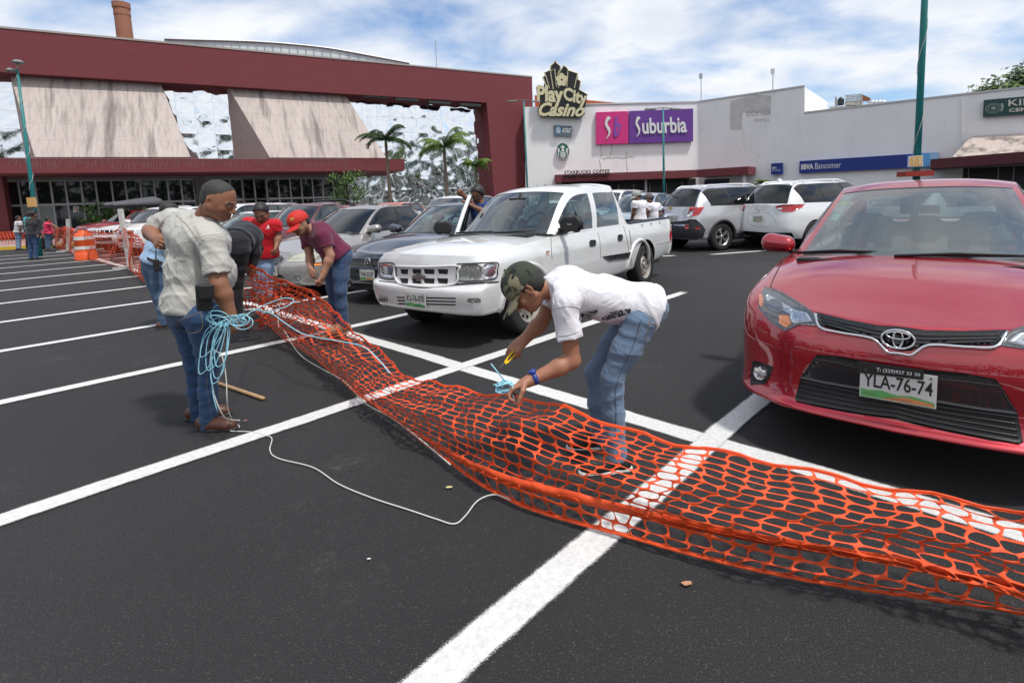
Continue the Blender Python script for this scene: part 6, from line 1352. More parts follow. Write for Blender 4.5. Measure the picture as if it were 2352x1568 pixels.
full = [p+Vector((-.014, 0, 0)) for p in full]; b.tube(full, .0075, 8); cr.mb('grille_trim', b, CHR, None, True, scale=False)
for k_, (dy, sh) in enumerate(((18, 0), (36, 4), (52, 10))):
    ll = pts((905, 862+dy*1.3), (800, 856+dy*1.15), (650, 826+dy), (500+sh, 792+dy*.9)); L_ = sym(ll); b = MB(); C1 = spl([p[:] for p in L_], 16); full = [Vector(p)+Vector((-.006, 0, 0)) for p in C1[::-1]]+[Vector((p[0]-.006, -p[1], p[2])) for p in C1[1:]]; b.tube(full, .005, 5); cr.mb('grille_slat', b, BPL, None, True, scale=False)
# badge : three interlocking ovals
bc, bn_ = cr.hit(*v(905, 922)); bn_ = Vector((-.985, 0, .17)).normalized(); bx = Vector((0, -1, 0)); by = bn_.cross(bx).normalized()
if by.z < 0: by = -by
def oval(a_, b__, r_, cy=0., cx=0., o_=.022): return [bc+bn_*o_+bx*(cx+a_*math.cos(t))+by*(cy+b__*math.sin(t)) for t in np.linspace(0, 2*math.pi, 37)[:-1]], r_
b = MB()
b.prism([p-bn_*.012 for p in oval(.066, .043, 0)[0]], bn_*.006, 1)
for a_, b__, r_, cy in ((.068, .045, .0055, 0), (.020, .041, .0045, 0), (.048, .017, .0045, .018)):
    pt_, rr = oval(a_, b__, r_, cy); b.tube(pt_, rr, 8, 0, closed=True)
bo = cr.mb('badge', b, [CHR, GBL], None, True, scale=False)
# lower intake: dark surround, centre bar, slats
LG = fullpoly(pts((905, 1062), (760, 1040), (600, 1012), (485, 1003), (462, 1022), (398, 1118), (366, 1236), (372, 1246), (470, 1275), (640, 1305), (800, 1330), (905, 1342)))
P('lower_grille', LG, BPL, .002, .02, 14)
P('bumper_bar', fullpoly(pts((905, 1095), (760, 1075), (600, 1040), (470, 1018), (396, 1122), (520, 1150), (700, 1180), (905, 1205))), mat('bar_gloss_grey', (.022, .023, .027), .2, coat=.8), .012, .01, 14)
for k_ in range(5):
    y0 = 1150+k_*30; ll = pts((905, 1228+k_*24), (760, 1212+k_*24), (600, 1182+k_*25), (480, 1156+k_*26), (400-k_*6, 1140+k_*25)); L_ = sym(ll); b = MB(); C1 = spl([p[:] for p in L_], 20); full = [Vector(p)+Vector((-.008, 0, 0)) for p in C1[::-1]]+[Vector((p[0]-.008, -p[1], p[2])) for p in C1[1:]]; b.tube(full, .0048, 5); cr.mb('grille_slat', b, mat('slat_dark', (.03, .03, .032), .35), None, True, scale=False)
P('fog_lamp_surround', pts((146, 1036), (180, 1040), (252, 1068), (235, 1120), (212, 1158), (134, 1162), (136, 1090)), BPL, .003, .02, 8, mirror=True)
for o in P('fog_lamp', smooth_poly(pts((160, 1070), (195, 1060), (224, 1080), (228, 1110), (205, 1138), (172, 1132), (158, 1105)), 2), REFL, .012, .02, 8, mirror=True): pass
# seams
cr.line('bonnet_seam', [v(237, 650), v(262, 590), v(300, 520), v(362, 462)], TRIM, .0035, .0, mirror=True)
cr.line('bonnet_seam', [back(p) for p in [Vector((q.x, q.y, q.z)) for q in sym(pts((237, 650), (320, 700), (462, 782)))]], TRIM, .003, .0, mirror=True)
# scuttle and wipers
b = MB(); b.box((.93, -.66, .955), (1.06, .66, .982)); cr.mb('scuttle', b, BPL)
b = MB()
for (xa, ya, xb, yb) in ((1.04, .68, 1.13, .16), (1.03, .10, 1.13, -.55)):
    pa, pb = Vector((xa, ya, 1.0)), Vector((xb, yb, 1.025)); pa.z = 1.01; b.tube([pa, (pa+pb)/2+Vector((0, 0, .015)), pb], [.011, .009, .006], 6); b.tube([pa+Vector((.03, -.05, .0)), pb+Vector((.01, -.08, .0))], .008, 6)
cr.mb('wiper', b, BPL, None, True)
cr.mirror_(1.46, .80, 1.03, RED, sg=1, w=.17, h=.15); cr.mirror_(1.46, .80, 1.03, RED, sg=-1, w=.17, h=.15)
o, q = cr.plate((-.022, 0, .495), 'YLA-76-74', wd=.31, ht=.155, tilt=.05)
b = MB(); n_ = qn(q); qq = [quad(q, -.04, .76)+n_*.001, quad(q, .83, .84)+n_*.001, quad(q, .83, 1.12)+n_*.001, quad(q, -.04, 1.12)+n_*.001]; b.prism(qq, n_*.008, 0)
text_on(b, 'T: (229)927 33 20', [p+n_*.008 for p in qq], .3, .25, .95, .70, 1, .002, bold=.01); b.build('plate_frame', [BPL, LWH], o)
# stickers on the screen, rear-view mirror
b = MB(); 
for k_, c_ in enumerate(((.10, .35, .5), (.35, .5, .2), (.5, .55, .5), (.35, .45, .5))):
    m_ = k_
    def wp(t, u): return cr.top(t, u)+Vector((.012, 0, -.012))
    b.add([wp(.50+.115*k_, .80+.0*k_), wp(.60+.115*k_, .80), wp(.60+.115*k_, .895), wp(.50+.115*k_, .895)], [(0, 1, 2, 3)], m_)
cr.mb('sticker', b, [mat('stk%d' % i, c_, .5) for i, c_ in enumerate(((.30, .50, .48), (.35, .38, .36), (.25, .42, .12), (.12, .28, .45)))])
b = MB(); b.box((1.72, -.12, 1.25), (1.75, .12, 1.31)); b.tube([(1.73, 0, 1.31), (1.76, 0, 1.40)], .012, 6); cr.mb('rear_view_mirror', b, BPL)
# ---- generic vehicle shapes
def std(kind):
    if kind == 'sedan':
        lv = [(.20, .08, .18, .78, .22, 4.30), (.22, .02, .20, .82, .24, 4.36), (.38, .0, .34, .85, .4, 4.40), (.52, .01, .5, .862, .55, 4.40), (.60, .05, .64, .862, .70, 4.38), (.66, .075, .76, .85, .85, 4.36)]
        top = [(.11, 0, .72), (.16, .36, .725), (.27, .57, .74), (.56, .70, .82), (.95, .745, .89), (1.5, .77, .93), (2.4, .78, .96), (3.4, .77, .98), (4.0, .68, 1.0), (4.28, .42, 1.0), (4.33, 0, 1.0)]
        st_ = [(1.08, .945, 1.36, .70, .93), (1.86, 1.36, 2.0, .545, 1.33), (2.35, 1.42, 2.45, .56, 1.375), (2.85, 1.41, 2.9, .55, 1.37), (3.2, 1.34, 3.15, .52, 1.30), (3.75, 1.03, 3.7, .60, 1.01)]
        bl = [(1.36, .715, .93), (1.9, .765, .95), (2.5, .78, .965), (3.1, .77, .98), (3.7, .68, 1.0)]
        return dict(rings=ringset(lv, top, 1.7, 4.4, xa=.88, xr_=3.45), crown=lambda x: .05*min(1, max(0, (x-.12)/.5)) if x < 1.2 else .03, st=st_, belt=bl, sec=[(.35, 1.9, 'g'), (1.9, 2.05, 'b'), (2.05, 3.3, 'g'), (3.3, 3.4, 'b'), (3.4, 3.8, 'g')], wells=((.88, .29, .325, .58, 1.), (3.42, .29, .325, .58, 1.)), r=.295, wy=.74, inter=(1.15, 3.6, .66, .925, 2.02, .36, 3.0, 1.16))
    if kind == 'suv':
        lv = [(.25, .10, .25, .82, .30, 4.42), (.28, .03, .29, .86, .33, 4.50), (.48, .0, .50, .90, .5, 4.56), (.68, .01, .72, .905, .70, 4.55), (.86, .05, .90, .895, .90, 4.52)]
        top = [(.12, 0, .99), (.17, .38, 1.0), (.30, .62, 1.01), (.62, .76, 1.06), (.98, .80, 1.09), (1.5, .825, 1.11), (2.5, .84, 1.13), (3.6, .83, 1.15), (4.25, .77, 1.15), (4.46, .5, 1.13), (4.49, 0, 1.13)]
        st_ = [(1.15, 1.11, 1.42, .755, 1.09), (1.88, 1.60, 2.02, .62, 1.56), (2.6, 1.68, 2.7, .635, 1.61), (3.5, 1.675, 3.5, .62, 1.60), (4.08, 1.62, 4.0, .58, 1.55), (4.47, 1.12, 4.36, .73, 1.12)]
        bl = [(1.42, .78, 1.09), (2.0, .83, 1.11), (3.0, .84, 1.135), (3.7, .825, 1.16), (4.36, .74, 1.14)]
        return dict(rings=ringset(lv, top, 1.8, 4.55, xa=.92, xr_=3.6), crown=lambda x: .05*min(1, max(0, (x-.12)/.5)) if x < 1.2 else .02, st=st_, belt=bl, sec=[(.35, 1.7, 'g'), (1.7, 1.82, 'b'), (1.82, 2.8, 'g'), (2.8, 2.9, 'b'), (2.9, 4.2, 'g')], wells=((.92, .35, .40, .60, 1.), (3.65, .35, .40, .60, 1.)), r=.36, wy=.79, inter=(1.2, 4.3, .70, 1.09, 2.1, .37, 3.1, 1.34))
    lv = [(.33, .10, .32, .77, .38, 4.86), (.35, .03, .34, .80, .40, 4.88), (.46, .0, .46, .83, .5, 4.9), (.575, .0, .60, .845, .6, 4.9), (.605, .045, .66, .845, .66, 4.9), (.64, .07, .72, .845, .72, 4.9), (.80, .09, .84, .84, .84, 4.9)]
    top = [(.12, 0, .895), (.135, .42, .895), (.18, .68, .89), (.42, .755, .92), (.86, .775, .96), (1.5, .79, .99), (2.4, .80, 1.0), (3.5, .80, 1.0), (4.78, .80, 1.0), (4.87, .74, 1.0), (4.89, 0, 1.0)]
    st_ = [(1.20, 1.03, 1.43, .70, 1.01), (1.86, 1.515, 1.97, .60, 1.475), (2.5, 1.60, 2.55, .61, 1.55), (3.0, 1.605, 3.0, .60, 1.555), (3.24, 1.57, 3.2, .585, 1.52), (3.36, 1.0, 3.33, .70, 1.0)]
    bl = [(1.43, .745, 1.0), (2.0, .785, 1.0), (2.6, .795, 1.0), (3.0, .795, 1.0), (3.34, .79, 1.0)]
    return dict(rings=ringset(lv, top, 1.69, 4.9, c=.55, xa=.82, xr_=3.8, nose=(.50, .80), sq=1), crown=lambda x: .045*min(1, max(0, (x-.12)/.4)) if x < 1.3 else 0., st=st_, belt=bl, sec=[(.3, 1.72, 'g'), (1.95, 3.72, 'g')], wells=((.80, .345, .395, .56, 1.), (3.83, .345, .395, .56, 1.)), r=.345, wy=.735, inter=(1.3, 3.25, .68, .985, 2.05, .36, 2.95, 1.25), cuts=[([(3.42, -.70, .55), (3.42, .70, .55), (3.42, .70, 1.3), (3.42, -.70, 1.3)], (1.38, 0, 0))])
def Fp(c, pts): c.view = 'F'; return pts
def vehicle(name, label, pos, yaw, pm, kind, cat='car', group=None, rim=ALLOY, glassm=GLS, rearglass=None, sx=1., sz=1., sy=1., spokes=5, wkind='spoke', front=True, wind=None, seats=True, arch=None, secs=None, side_dark=True, lv=None, mirrors=True, mshape=0, mirm=None, st=None):
    D = std(kind); c = Car(name, label, pos, yaw, pm, cat=cat, group=group, sx=sx, sy=sy, sz=sz); c.D = D
    if st: D['st'] = st
    c.body(D['rings'], D['crown'], wells=D['wells'], cuts=D.get('cuts', ()), N=72 if kind != 'pickup' else 84, Mv=26)
    c.cabin(D['st'], None, D['belt'], secs or D['sec'], gm=glassm, gw=wind or glassm, gr=rearglass or glassm, side_dark=side_dark, sidev=(.07, .93) if side_dark else (.04, .86), margin=.05)
    i = D['inter']
    if seats: c.interior(i[0], i[1], i[2], i[3], seats=((i[4], i[5]), (i[4], -i[5])), rear=i[6], headz=i[7], wheel=(i[4]-.43, -i[5], i[3]+.1))
    else: b = MB(); b.box((i[0], -i[2], i[3]-.02), (i[1], i[2], i[3]+.012)); c.mb('cabin_floor', b, SEATD)
    for (x, z, r, a, b_) in D['wells']:
        for sg in (1, -1): c.wheel(x, sg*D['wy'], r=D['r'], w=.21, spokes=spokes, m=rim, kind=wkind)
    if mirrors:
        for sg in (1, -1): c.mirror_(D['st'][0][2]+.1, D['belt'][0][1]+.03, D['belt'][0][2]+.07, mirm or pm, sg=sg, w=.17, h=.15, shape=mshape)
    return c
def rails(c, m, x0=1.2, x1=3.9, n=14):
    for sg in (1, -1):
        b = MB(); pts = []
        for t in np.linspace(x0, x1, n): p = c.top(t, .86*sg); k = (t-x0)/(x1-x0); pts.append(p+Vector((0, 0, .06*min(1, 6*min(k, 1-k)))))
        b.tube(pts, .019, 8)
        for t in (x0+.7, x1-.7): p = c.top(t, .86*sg); b.tube([p-Vector((0, 0, .02)), p+Vector((0, 0, .06))], .02, 6)
        c.mb('roof_rail', b, m, None, True)
def mould(c, name, pts2, m, view, r=.01):
    c.view = view; c.line(name, pts2, m, r, 0); c.view = None
WHP = paint('paint_white', (.68, .69, .69), rough=.35, dirt=.22); WHN = paint('paint_white_clean', (.74, .75, .76), rough=.3)
SIL = paint('paint_silver', (.58, .58, .60), metal=.65, rough=.32); SILB = paint('paint_beige_silver', (.40, .38, .36), metal=.6, rough=.34, dirt=.15); NAVY = paint('paint_navy', (.012, .018, .035), rough=.25, metal=.2); BURG = paint('paint_burgundy', (.10, .012, .022), rough=.4, metal=.2, dirt=.2)
GREYP = paint('paint_grey', (.16, .17, .185), metal=.6, rough=.32); BLUS = paint('paint_ice_blue', (.30, .36, .46), metal=.5, rough=.3); REDP = paint('paint_wine', (.25, .01, .015), rough=.3, metal=.3); ORP = paint('paint_orange', (.50, .10, .02), rough=.35)
# ---- white crew-cab pickup
pk = vehicle('pickup_truck', 'white crew-cab pickup with cross badge and its passenger door open', (-1.42, 5.24), 1.001, WHP, 'pickup', cat='pickup truck', wkind='steel', rim=mat('steel_rim', (.42, .40, .36), .45, metal=.5, noise=(12, .5, (.2, .16, .11), .5, .7)), sx=1.07, sz=1.03, wind=glass('windscreen_pickup', (.55, .68, .67), .12, .04, (.2, .25, .25)), side_dark=False, mirrors=False, rearglass=glass('rear_glass', (.6, .7, .68), .1, .05))
z = lambda x, y: ((1400+x*.574)/1.7415, (650+y*.574)/1.7415)
def zz(*a): return [z(*p) for p in a]
P = pk.patch; GAP = mat('grille_gap', (.012, .012, .011), .8); OLDL = mat('lamp_old', (.20, .21, .20), .15, metal=.4, coat=1., noise=(40, .6, (.45, .45, .43), .45, .65))
# grille openings (3 x 2, each side of the badge) and surround
for (x0, x1) in ((352, 406), (434, 498), (514, 590), (612, 684)):
    for (ya, yb) in ((742, 778), (806, 844)):
        sh = -2 if ya > 800 else 0; P('grille_opening', zz((x0+sh*2, ya), (x1, ya+2), (x1-4, yb), (x0+8, yb-3)), GAP, .002, .02, 10)
b = MB(); S_ = zz((312, 722), (520, 728), (752, 722), (752, 760), (740, 840), (600, 868), (480, 866), (360, 850), (330, 830), (312, 770)); pk.line('grille_surround', S_+[S_[0]], WHP, .012, .006)
bc_, bn2 = pk.hit(*z(488, 798)); b = MB(); nn = Vector((-1, 0, .06)).normalized(); yy = Vector((0, -1, 0)); zz_ = Vector((0, 0, 1)); bt = [(-.095, -.018), (-.095+.012, .018), (-.035, .018), (-.028, .042), (.038, .042), (.031, .018), (.095, .018), (.083, -.018), (.028, -.018), (.022, -.042), (-.042, -.042), (-.035, -.018)]
b.prism([bc_+nn*.012+yy*a+zz_*c_ for a, c_ in bt], nn*.012); pk.mb('badge', b, [mat('badge_grey', (.32, .31, .30), .3, metal=.8)], scale=False)
P('headlight', zz((752, 715), (920, 706), (918, 808), (840, 822), (770, 820), (748, 790)), OLDL, .006, .02, 10, rnd=1); P('headlight', zz((213, 702), (307, 712), (310, 800), (222, 790)), REFL, .006, .02, 10, rnd=1)
P('corner_lamp', zz((924, 706), (1020, 704), (1022, 740), (1005, 800), (924, 808)), REFL, .006, .02, 8, rnd=1)
for q_ in ([(748, 708), (930, 700), (1026, 700), (1026, 745), (1006, 808), (840, 828), (765, 824), (744, 790), (748, 708)], [(207, 700), (310, 708), (314, 806), (214, 796), (207, 700)]): pk.line('lamp_seal', zz(*q_), TRIM, .006, .004)
pk.line('bumper_gap', zz((205, 826), (320, 838), (420, 862), (520, 872), (640, 862), (800, 845), (1035, 832)), TRIM, .009, -.002, n=60)
P('fog_lamp', zz((196, 928), (262, 930), (272, 975), (205, 972)), OLDL, .003, .02, 8, rnd=1); P('fog_lamp', zz((812, 946), (912, 944), (910, 984), (818, 988)), OLDL, .003, .02, 8, rnd=1)
for ya in (940, 962, 984): P('bumper_slot', zz((322+(ya-940)*.4, ya-6), (738-(ya-940)*.1, ya+2), (738, ya+12), (330, ya+4)), GAP, .001, .015, 12)
pk.plate((-.012, 0, .465), 'XU-76-970', wd=.30, ht=.155, green=True)
# side: seams, handles, trim, window seals, flares
pk.line('door_seam', zz((1400, 520), (1402, 600), (1408, 668)), TRIM, .004, 0); pk.line('door_seam', zz((1728, 490), (1742, 560), (1745, 665)), TRIM, .004, 0); pk.line('door_seam', zz((1905, 440), (1925, 520), (1942, 600), (1945, 712)), TRIM, .004, 0); pk.line('bed_seam', zz((1945, 470), (1958, 560), (1958, 715)), TRIM, .006, 0)
for (x_, y_, w_) in ((1690, 563, 22), (1882, 525, 17)): P('door_handle', zz((x_-w_, y_-22), (x_+w_, y_-24), (x_+w_, y_+20), (x_-w_, y_+24)), BPL, .008, .02, 8, rnd=1)
P('side_moulding', zz((1760, 655), (1930, 628), (1930, 668), (1800, 684)), BPL, .012, .02, 10); P('side_moulding', zz((1934, 628), (1952, 625), (1952, 664), (1934, 668)), BPL, .012, .02, 8)
P('side_repeater', zz((1366, 618), (1388, 616), (1388, 640), (1366, 642)), mat('repeater', (.5, .3, .25), .3), .006, .01, 6)
for (x, z_) in ((.80, .345), (3.83, .345)):
    for sg in (-1, 1):
        b = MB(); pts_ = []
        for a in np.linspace(-.12, math.pi+.12, 30):
            px_, pz_ = x+.43*math.cos(a), max(.33, z_+.43*math.sin(a)); h_, n_, _, _ = pk.bvh.ray_cast(Vector((px_, 3*sg, pz_)), Vector((0, -sg, 0)))
            if h_ is not None: pts_.append(h_)
        b.tube(pts_, .028, 8); pk.mb('wheel_arch_flare', b, WHP, None, True, scale=False)
pk.line('bed_crease', zz((2140, 570), (2235, 552)), TRIM, .003, 0); P('tail_light', zz((2226, 500), (2240, 420), (2243, 545), (2228, 545)), REDL, .006, .02, 6)
b = MB(); b.box((4.88, -.80, .46), (5.02, .80, .60)); pk.mb('rear_bumper', b, CHR if False else WHP)
b = MB(); b.tube([(4.3, -.55, .30), (4.75, -.60, .28), (4.86, -.62, .28)], .035, 10); pk.mb('exhaust_pipe', b, mat('rusty_pipe', (.22, .13, .07), .8, noise=(15, .7, (.08, .05, .035), .4, .7)), None, True)
for sg in (1, -1): b = MB(); b.box((3.43, .755*sg-.04, 1.0), (4.86, .755*sg+.04, 1.035)); pk.mb('bed_rail_cap', b, mat('cap_vinyl', (.05, .06, .08), .5))
b = MB()
for xx in (3.75, 4.1, 4.45): b.box((xx-.02, -.83, .955), (xx+.02, -.795, .985))
pk.mb('tie_hook', b, WHP)
b = MB(); b.box((1.08, -.60, .995), (1.22, .60, 1.02)); pk.mb('scuttle', b, BPL)
b = MB()
for (pa, pb) in (((1.12, -.1, 1.04), (1.24, -.62, 1.07)), ((1.12, .52, 1.04), (1.2, .0, 1.06))): b.tube([pa, pb], [.012, .007], 6)
pk.mb('wiper', b, BPL, None, True)
b = MB(); b.box((1.70, -.13, 1.37), (1.74, .13, 1.44)); b.tube([(1.73, 0, 1.43), (1.78, 0, 1.5)], .012, 6); pk.mb('rear_view_mirror', b, BPL)
S_ = SDF(); e_c = (1.50, -.93, 1.12); S_.c((1.50, -.87, 1.07), (1.50, -.87, 1.17), .045, k=.03); S_.c((1.50, -1.0, 1.07), (1.50, -1.0, 1.17), .045, k=.03); S_.c((1.5, -.87, 1.12), (1.5, -1.0, 1.12), .085, k=.03); v_, f_ = S_.mesh(.01, clip=[((1.54, 0, 0), (1, 0, 0)), ((1.455, 0, 0), (-1, 0, 0))]); mr = pk.obj('wing_mirror', v_, f_, BPL)
b = MB(); b.tube([(1.5, -.76, 1.05), (1.5, -.88, 1.08)], .025, 8); b.prism([(1.40, -.775, 1.0), (1.62, -.79, 1.0), (1.56, -.765, 1.12)], Vector((0, -.02, 0))); pk.mb('mirror_arm', b, BPL, mr)
q = [Vector((1.452, -.90, 1.10)), Vector((1.452, -.98, 1.10)), Vector((1.452, -.98, 1.14)), Vector((1.452, -.90, 1.14))]; b = MB(); text_on(b, 'Rogelio', q, .1, .2, .9, .8, 0, .004, bold=.03); pk.mb('mirror_writing', b, mat('marker_white', (.4, .4, .4), .6), mr)
# open passenger door (hinged at the pillar foot) with its own window frame, glass and mirror
dr = bpy.data.objects.new('door', None); COL.objects.link(dr); dr.parent = pk.root; dr.location = pk.S @ Vector((1.42, .83, .0)); dr.rotation_euler = (0, 0, R(37)); dr['label'] = 'open passenger door of the white pickup'
b = MB(); b.prism([(0, -.03, .42), (1.02, -.03, .42), (1.02, -.03, 1.0), (0, -.03, 1.0)], Vector((0, .06, 0))); b.build('door_panel', WHP, dr)
b = MB(); fr_ = [(.0, 0, 1.0), (.30, -.07, 1.25), (.58, -.15, 1.50), (.70, -.16, 1.53), (.93, -.16, 1.54), (1.0, -.14, 1.50), (1.01, -.02, 1.0)]; b.tube([Vector(p) for p in spl(fr_, 26)], .030, 8); b.build('door_frame', WHP, dr, True)
b = MB(); b.tube([Vector(p)*.0+Vector((p[0]*.9+.06, p[1]+.0, 1.0+(p[2]-1.0)*.9)) for p in spl(fr_, 26)], .016, 6); b.build('window_seal', TRIM, dr, True)
b = MB(); b.prism([(.08, -.01, 1.02), (.95, -.01, 1.02), (.93, -.13, 1.47), (.6, -.13, 1.47)], Vector((0, .004, 0))); b.build('side_window', GLS, dr)
S_ = SDF(); S_.c((.05, .12, 1.08), (.05, .12, 1.17), .045, k=.03); S_.c((.05, .22, 1.08), (.05, .22, 1.17), .045, k=.03); S_.c((.05, .12, 1.125), (.05, .22, 1.125), .075, k=.03); v_, f_ = S_.mesh(.01, clip=[((.09, 0, 0), (1, 0, 0)), ((.01, 0, 0), (-1, 0, 0))]); mesh('wing_mirror', v_, f_, BPL, dr, True)
pk.view = None
# ---- dark blue hatchback-front sedan beside the pickup
vw = vehicle('parked_car', 'dark blue sedan with round chrome badge between the pickup and the silver car', (-2.706, 7.482), 1.088, NAVY, 'sedan', sz=1.03)
P = vw.patch
P('upper_grille', zz((-40, 672), (20, 670), (208, 672), (208, 732), (130, 734), (20, 732), (-40, 728)), GBL, .003, .02, 10)
for ya in (684, 699, 714): vw.line('grille_slat', zz((-38, ya), (40, ya), (130, ya), (206, ya)), mat('slat_dark', (.03, .03, .032), .35), .006, .006, n=20)
h_, n_ = vw.hit(*z(130, 695)); b = MB(); nn = Vector((-1, 0, .15)).normalized(); C0 = h_+nn*.02; ring_ = [C0+Vector((0, .062*math.cos(t), .062*math.sin(t))) for t in np.linspace(0, 6.283, 25)[:-1]]; b.tube(ring_, .006, 8, closed=True); b.prism([p-nn*.004 for p in ring_], -nn*.006, 1)
for s_ in (-1, 1):
    b.tube([C0+Vector((0, s_*.030, .054)), C0+Vector((0, s_*.008, .006)), C0+Vector((0, s_*.002, .006))], .0045, 6); b.tube([C0+Vector((0, s_*.048, .036)), C0+Vector((0, s_*.024, -.050)), C0+Vector((0, 0, -.004))], .0045, 6)
vw.mb('badge', b, [CHR, GBL], None, True, scale=False)
P('lower_grille', zz((-60, 838), (60, 842), (190, 846), (190, 880), (20, 882), (-60, 872)), GAP, .003, .02, 10); P('bumper_strip', zz((-60, 744), (60, 748), (200, 748), (200, 786), (60, 788), (-60, 780)), BPL, .010, .02, 10)
vw.plate((-.02, 0, .44), 'YHR-22-07', wd=.29, ht=.15)
vw.view = 'F'; vw.patch('headlight', [(.50, .55), (.76, .57), (.76, .66), (.60, .69), (.50, .68)], REFL, .006, .02, mirror=True); vw.view = None
# ---- silver saloon
ns = vehicle('parked_car', 'beige silver sedan with cloudy headlights behind the red cap man', (-4.578, 8.335), 1.18, SILB, 'sedan', sz=1.03, wind=GTN, glassm=GTN)
z = Z(900, 650, .4464); zq = lambda *a: [z(*p)[:2] for p in a]; P = ns.patch
P('upper_grille', zq((330, 838), (420, 832), (522, 842), (520, 870), (480, 915), (400, 928), (340, 920)), GBL, .003, .02, 8, rnd=1)
for ya in (850, 868, 886, 904): ns.line('grille_slat', zq((335, ya), (420, ya-2), (515-(ya-850)*.5, ya)), CHR, .004, .006, n=12)
ns.line('grille_trim', zq((330, 836), (420, 830), (526, 840), (524, 872), (482, 920), (400, 932), (335, 924)), CHR, .007, .006)
h_, n_ = ns.hit(*z(392, 872)[:2]); b = MB(); C0 = h_+Vector((-.03, 0, 0)); b.tube([C0+Vector((0, .05*math.cos(t), .05*math.sin(t))) for t in np.linspace(0, 6.283, 21)[:-1]], .007, 6, closed=True); b.box(tuple(C0+Vector((-.006, -.065, -.012))), tuple(C0+Vector((.006, .065, .012)))); ns.mb('badge', b, CHR, None, True, scale=False)
OLD2 = mat('lamp_cloudy', (.50, .50, .42), .25, coat=.6, noise=(20, .5, (.32, .33, .28), .45, .65))
P('headlight', zq((560, 868), (600, 832), (700, 805), (790, 796), (820, 812), (824, 850), (800, 868), (700, 886), (565, 888)), OLD2, .006, .02, 8, rnd=1); P('turn_signal', zq((786, 905), (820, 897), (872, 896), (872, 912), (840, 924), (790, 922)), AMB, .008, .02, 6, rnd=1)
P('fog_lamp', smooth_poly(zq((612, 1020), (650, 1008), (680, 1025), (682, 1055), (660, 1075), (625, 1068)), 2), OLDL, .006, .02, 6); P('lower_grille', zq((420, 1000), (500, 1005), (540, 1035), (430, 1030)), GAP, .003, .02, 8)
ns.plate((-.02, 0, .44), 'YHD-72-42', wd=.29, ht=.15)
# ---- silver SUV seen from the rear
cp = vehicle('parked_suv', 'silver SUV seen from the rear with black lower cladding and roof rails', (7.20, 15.45), -2.685, SIL, 'suv', cat='suv', glassm=GTN, wind=GTN, seats=False, sz=.99)
z5_ = lambda x, y: ((2400+x*.4677)/1.7415, (650+y*.4677)/1.7415); q5 = lambda *a: [z5_(*p) for p in a]; P = cp.patch; CLAD = mat('cladding', (.035, .037, .04), .6)
rails(cp, WHN)
P('cladding', q5((560, 500), (600, 510), (735, 498), (760, 488), (820, 486), (880, 540), (900, 575), (882, 640), (860, 662), (600, 650), (560, 640)), CLAD, .006, .02, 8)
P('tail_light', q5((775, 372), (820, 356), (893, 350), (886, 390), (850, 448), (800, 460), (748, 462), (760, 410)), REDL, .010, .02, 6, rnd=1); P('reversing_lamp', q5((768, 410), (800, 412), (790, 455), (752, 458)), REFL, .014, .02, 6)
P('tail_light', q5((535, 420), (542, 380), (548, 372), (548, 440)), REDL, .008, .02, 6)
P('reflector', smooth_poly(q5((724, 540), (742, 533), (760, 540), (762, 560), (744, 572), (726, 563)), 1), REDL, .012, .02, 5); P('reflector', q5((810, 556), (858, 552), (858, 566), (820, 570)), REDL, .012, .02, 5)
b = MB(); h_, n_ = cp.hit(*z5_(603, 390)); bt2 = [(a*.9, c_*.9) for a, c_ in bt]; C0 = h_; 
b.prism([C0+Vector((.012, 0, 0))+Vector((0, 1, 0))*a+zz_*c_ for a, c_ in bt2], Vector((.01, 0, 0))); cp.mb('badge', b, mat('badge_gold', (.55, .40, .12), .3, metal=.8), scale=False)
o, q = cp.plate((4.58, .0, .86), 'YMG-75-36', wd=.30, ht=.15, rear=True)
cp.view = 'R'; cp.patch('bumper_trim', [(-.6, .66), (.6, .66), (.6, .70), (-.6, .70)], CHR, .006, .02)
for sg in ('S+',):
    cp.view = sg; cp.line('door_seam', [(3.05, .5), (3.03, .9), (3.0, 1.11)], TRIM, .004, 0); cp.line('door_seam', [(1.95, .35), (1.93, .8), (1.93, 1.10)], TRIM, .004, 0)
    cp.patch('door_handle', [(2.78, .98), (2.96, .985), (2.96, 1.01), (2.78, 1.005)], BPL, .02, .02); cp.patch('sill_cladding', [(1.3, .24), (3.25, .24), (3.25, .42), (1.3, .42)], CLAD, .008, .02)
cp.view = None
def flare(c, x, z_, r, m, sgs=(1, -1), th=.035):
    for sg in sgs:
        pts_ = []
        for a in np.linspace(-.25, math.pi+.25, 26):
            h_, n_, _, _ = c.bvh.ray_cast(Vector((x+r*math.cos(a), 3*sg, z_+r*math.sin(a))), Vector((0, -sg, 0)))
            if h_ is not None: pts_.append(h_)
        b = MB(); b.tube(pts_, th, 8); c.mb('wheel_arch_flare', b, m, None, True, scale=False)
flare(cp, 3.65, .35, .42, CLAD); flare(cp, .92, .35, .42, CLAD)
b = MB(); b.tube([cp.top(4.35, -.6)+Vector((.03, 0, .0)), cp.top(4.5, -.1)+Vector((.035, 0, 0))], .012, 6); cp.mb('rear_wiper', b, BPL); b = MB(); p0 = cp.top(3.6, 0); b.tube([p0, p0+Vector((.14, 0, .20))], .006, 5); cp.mb('aerial', b, BPL)
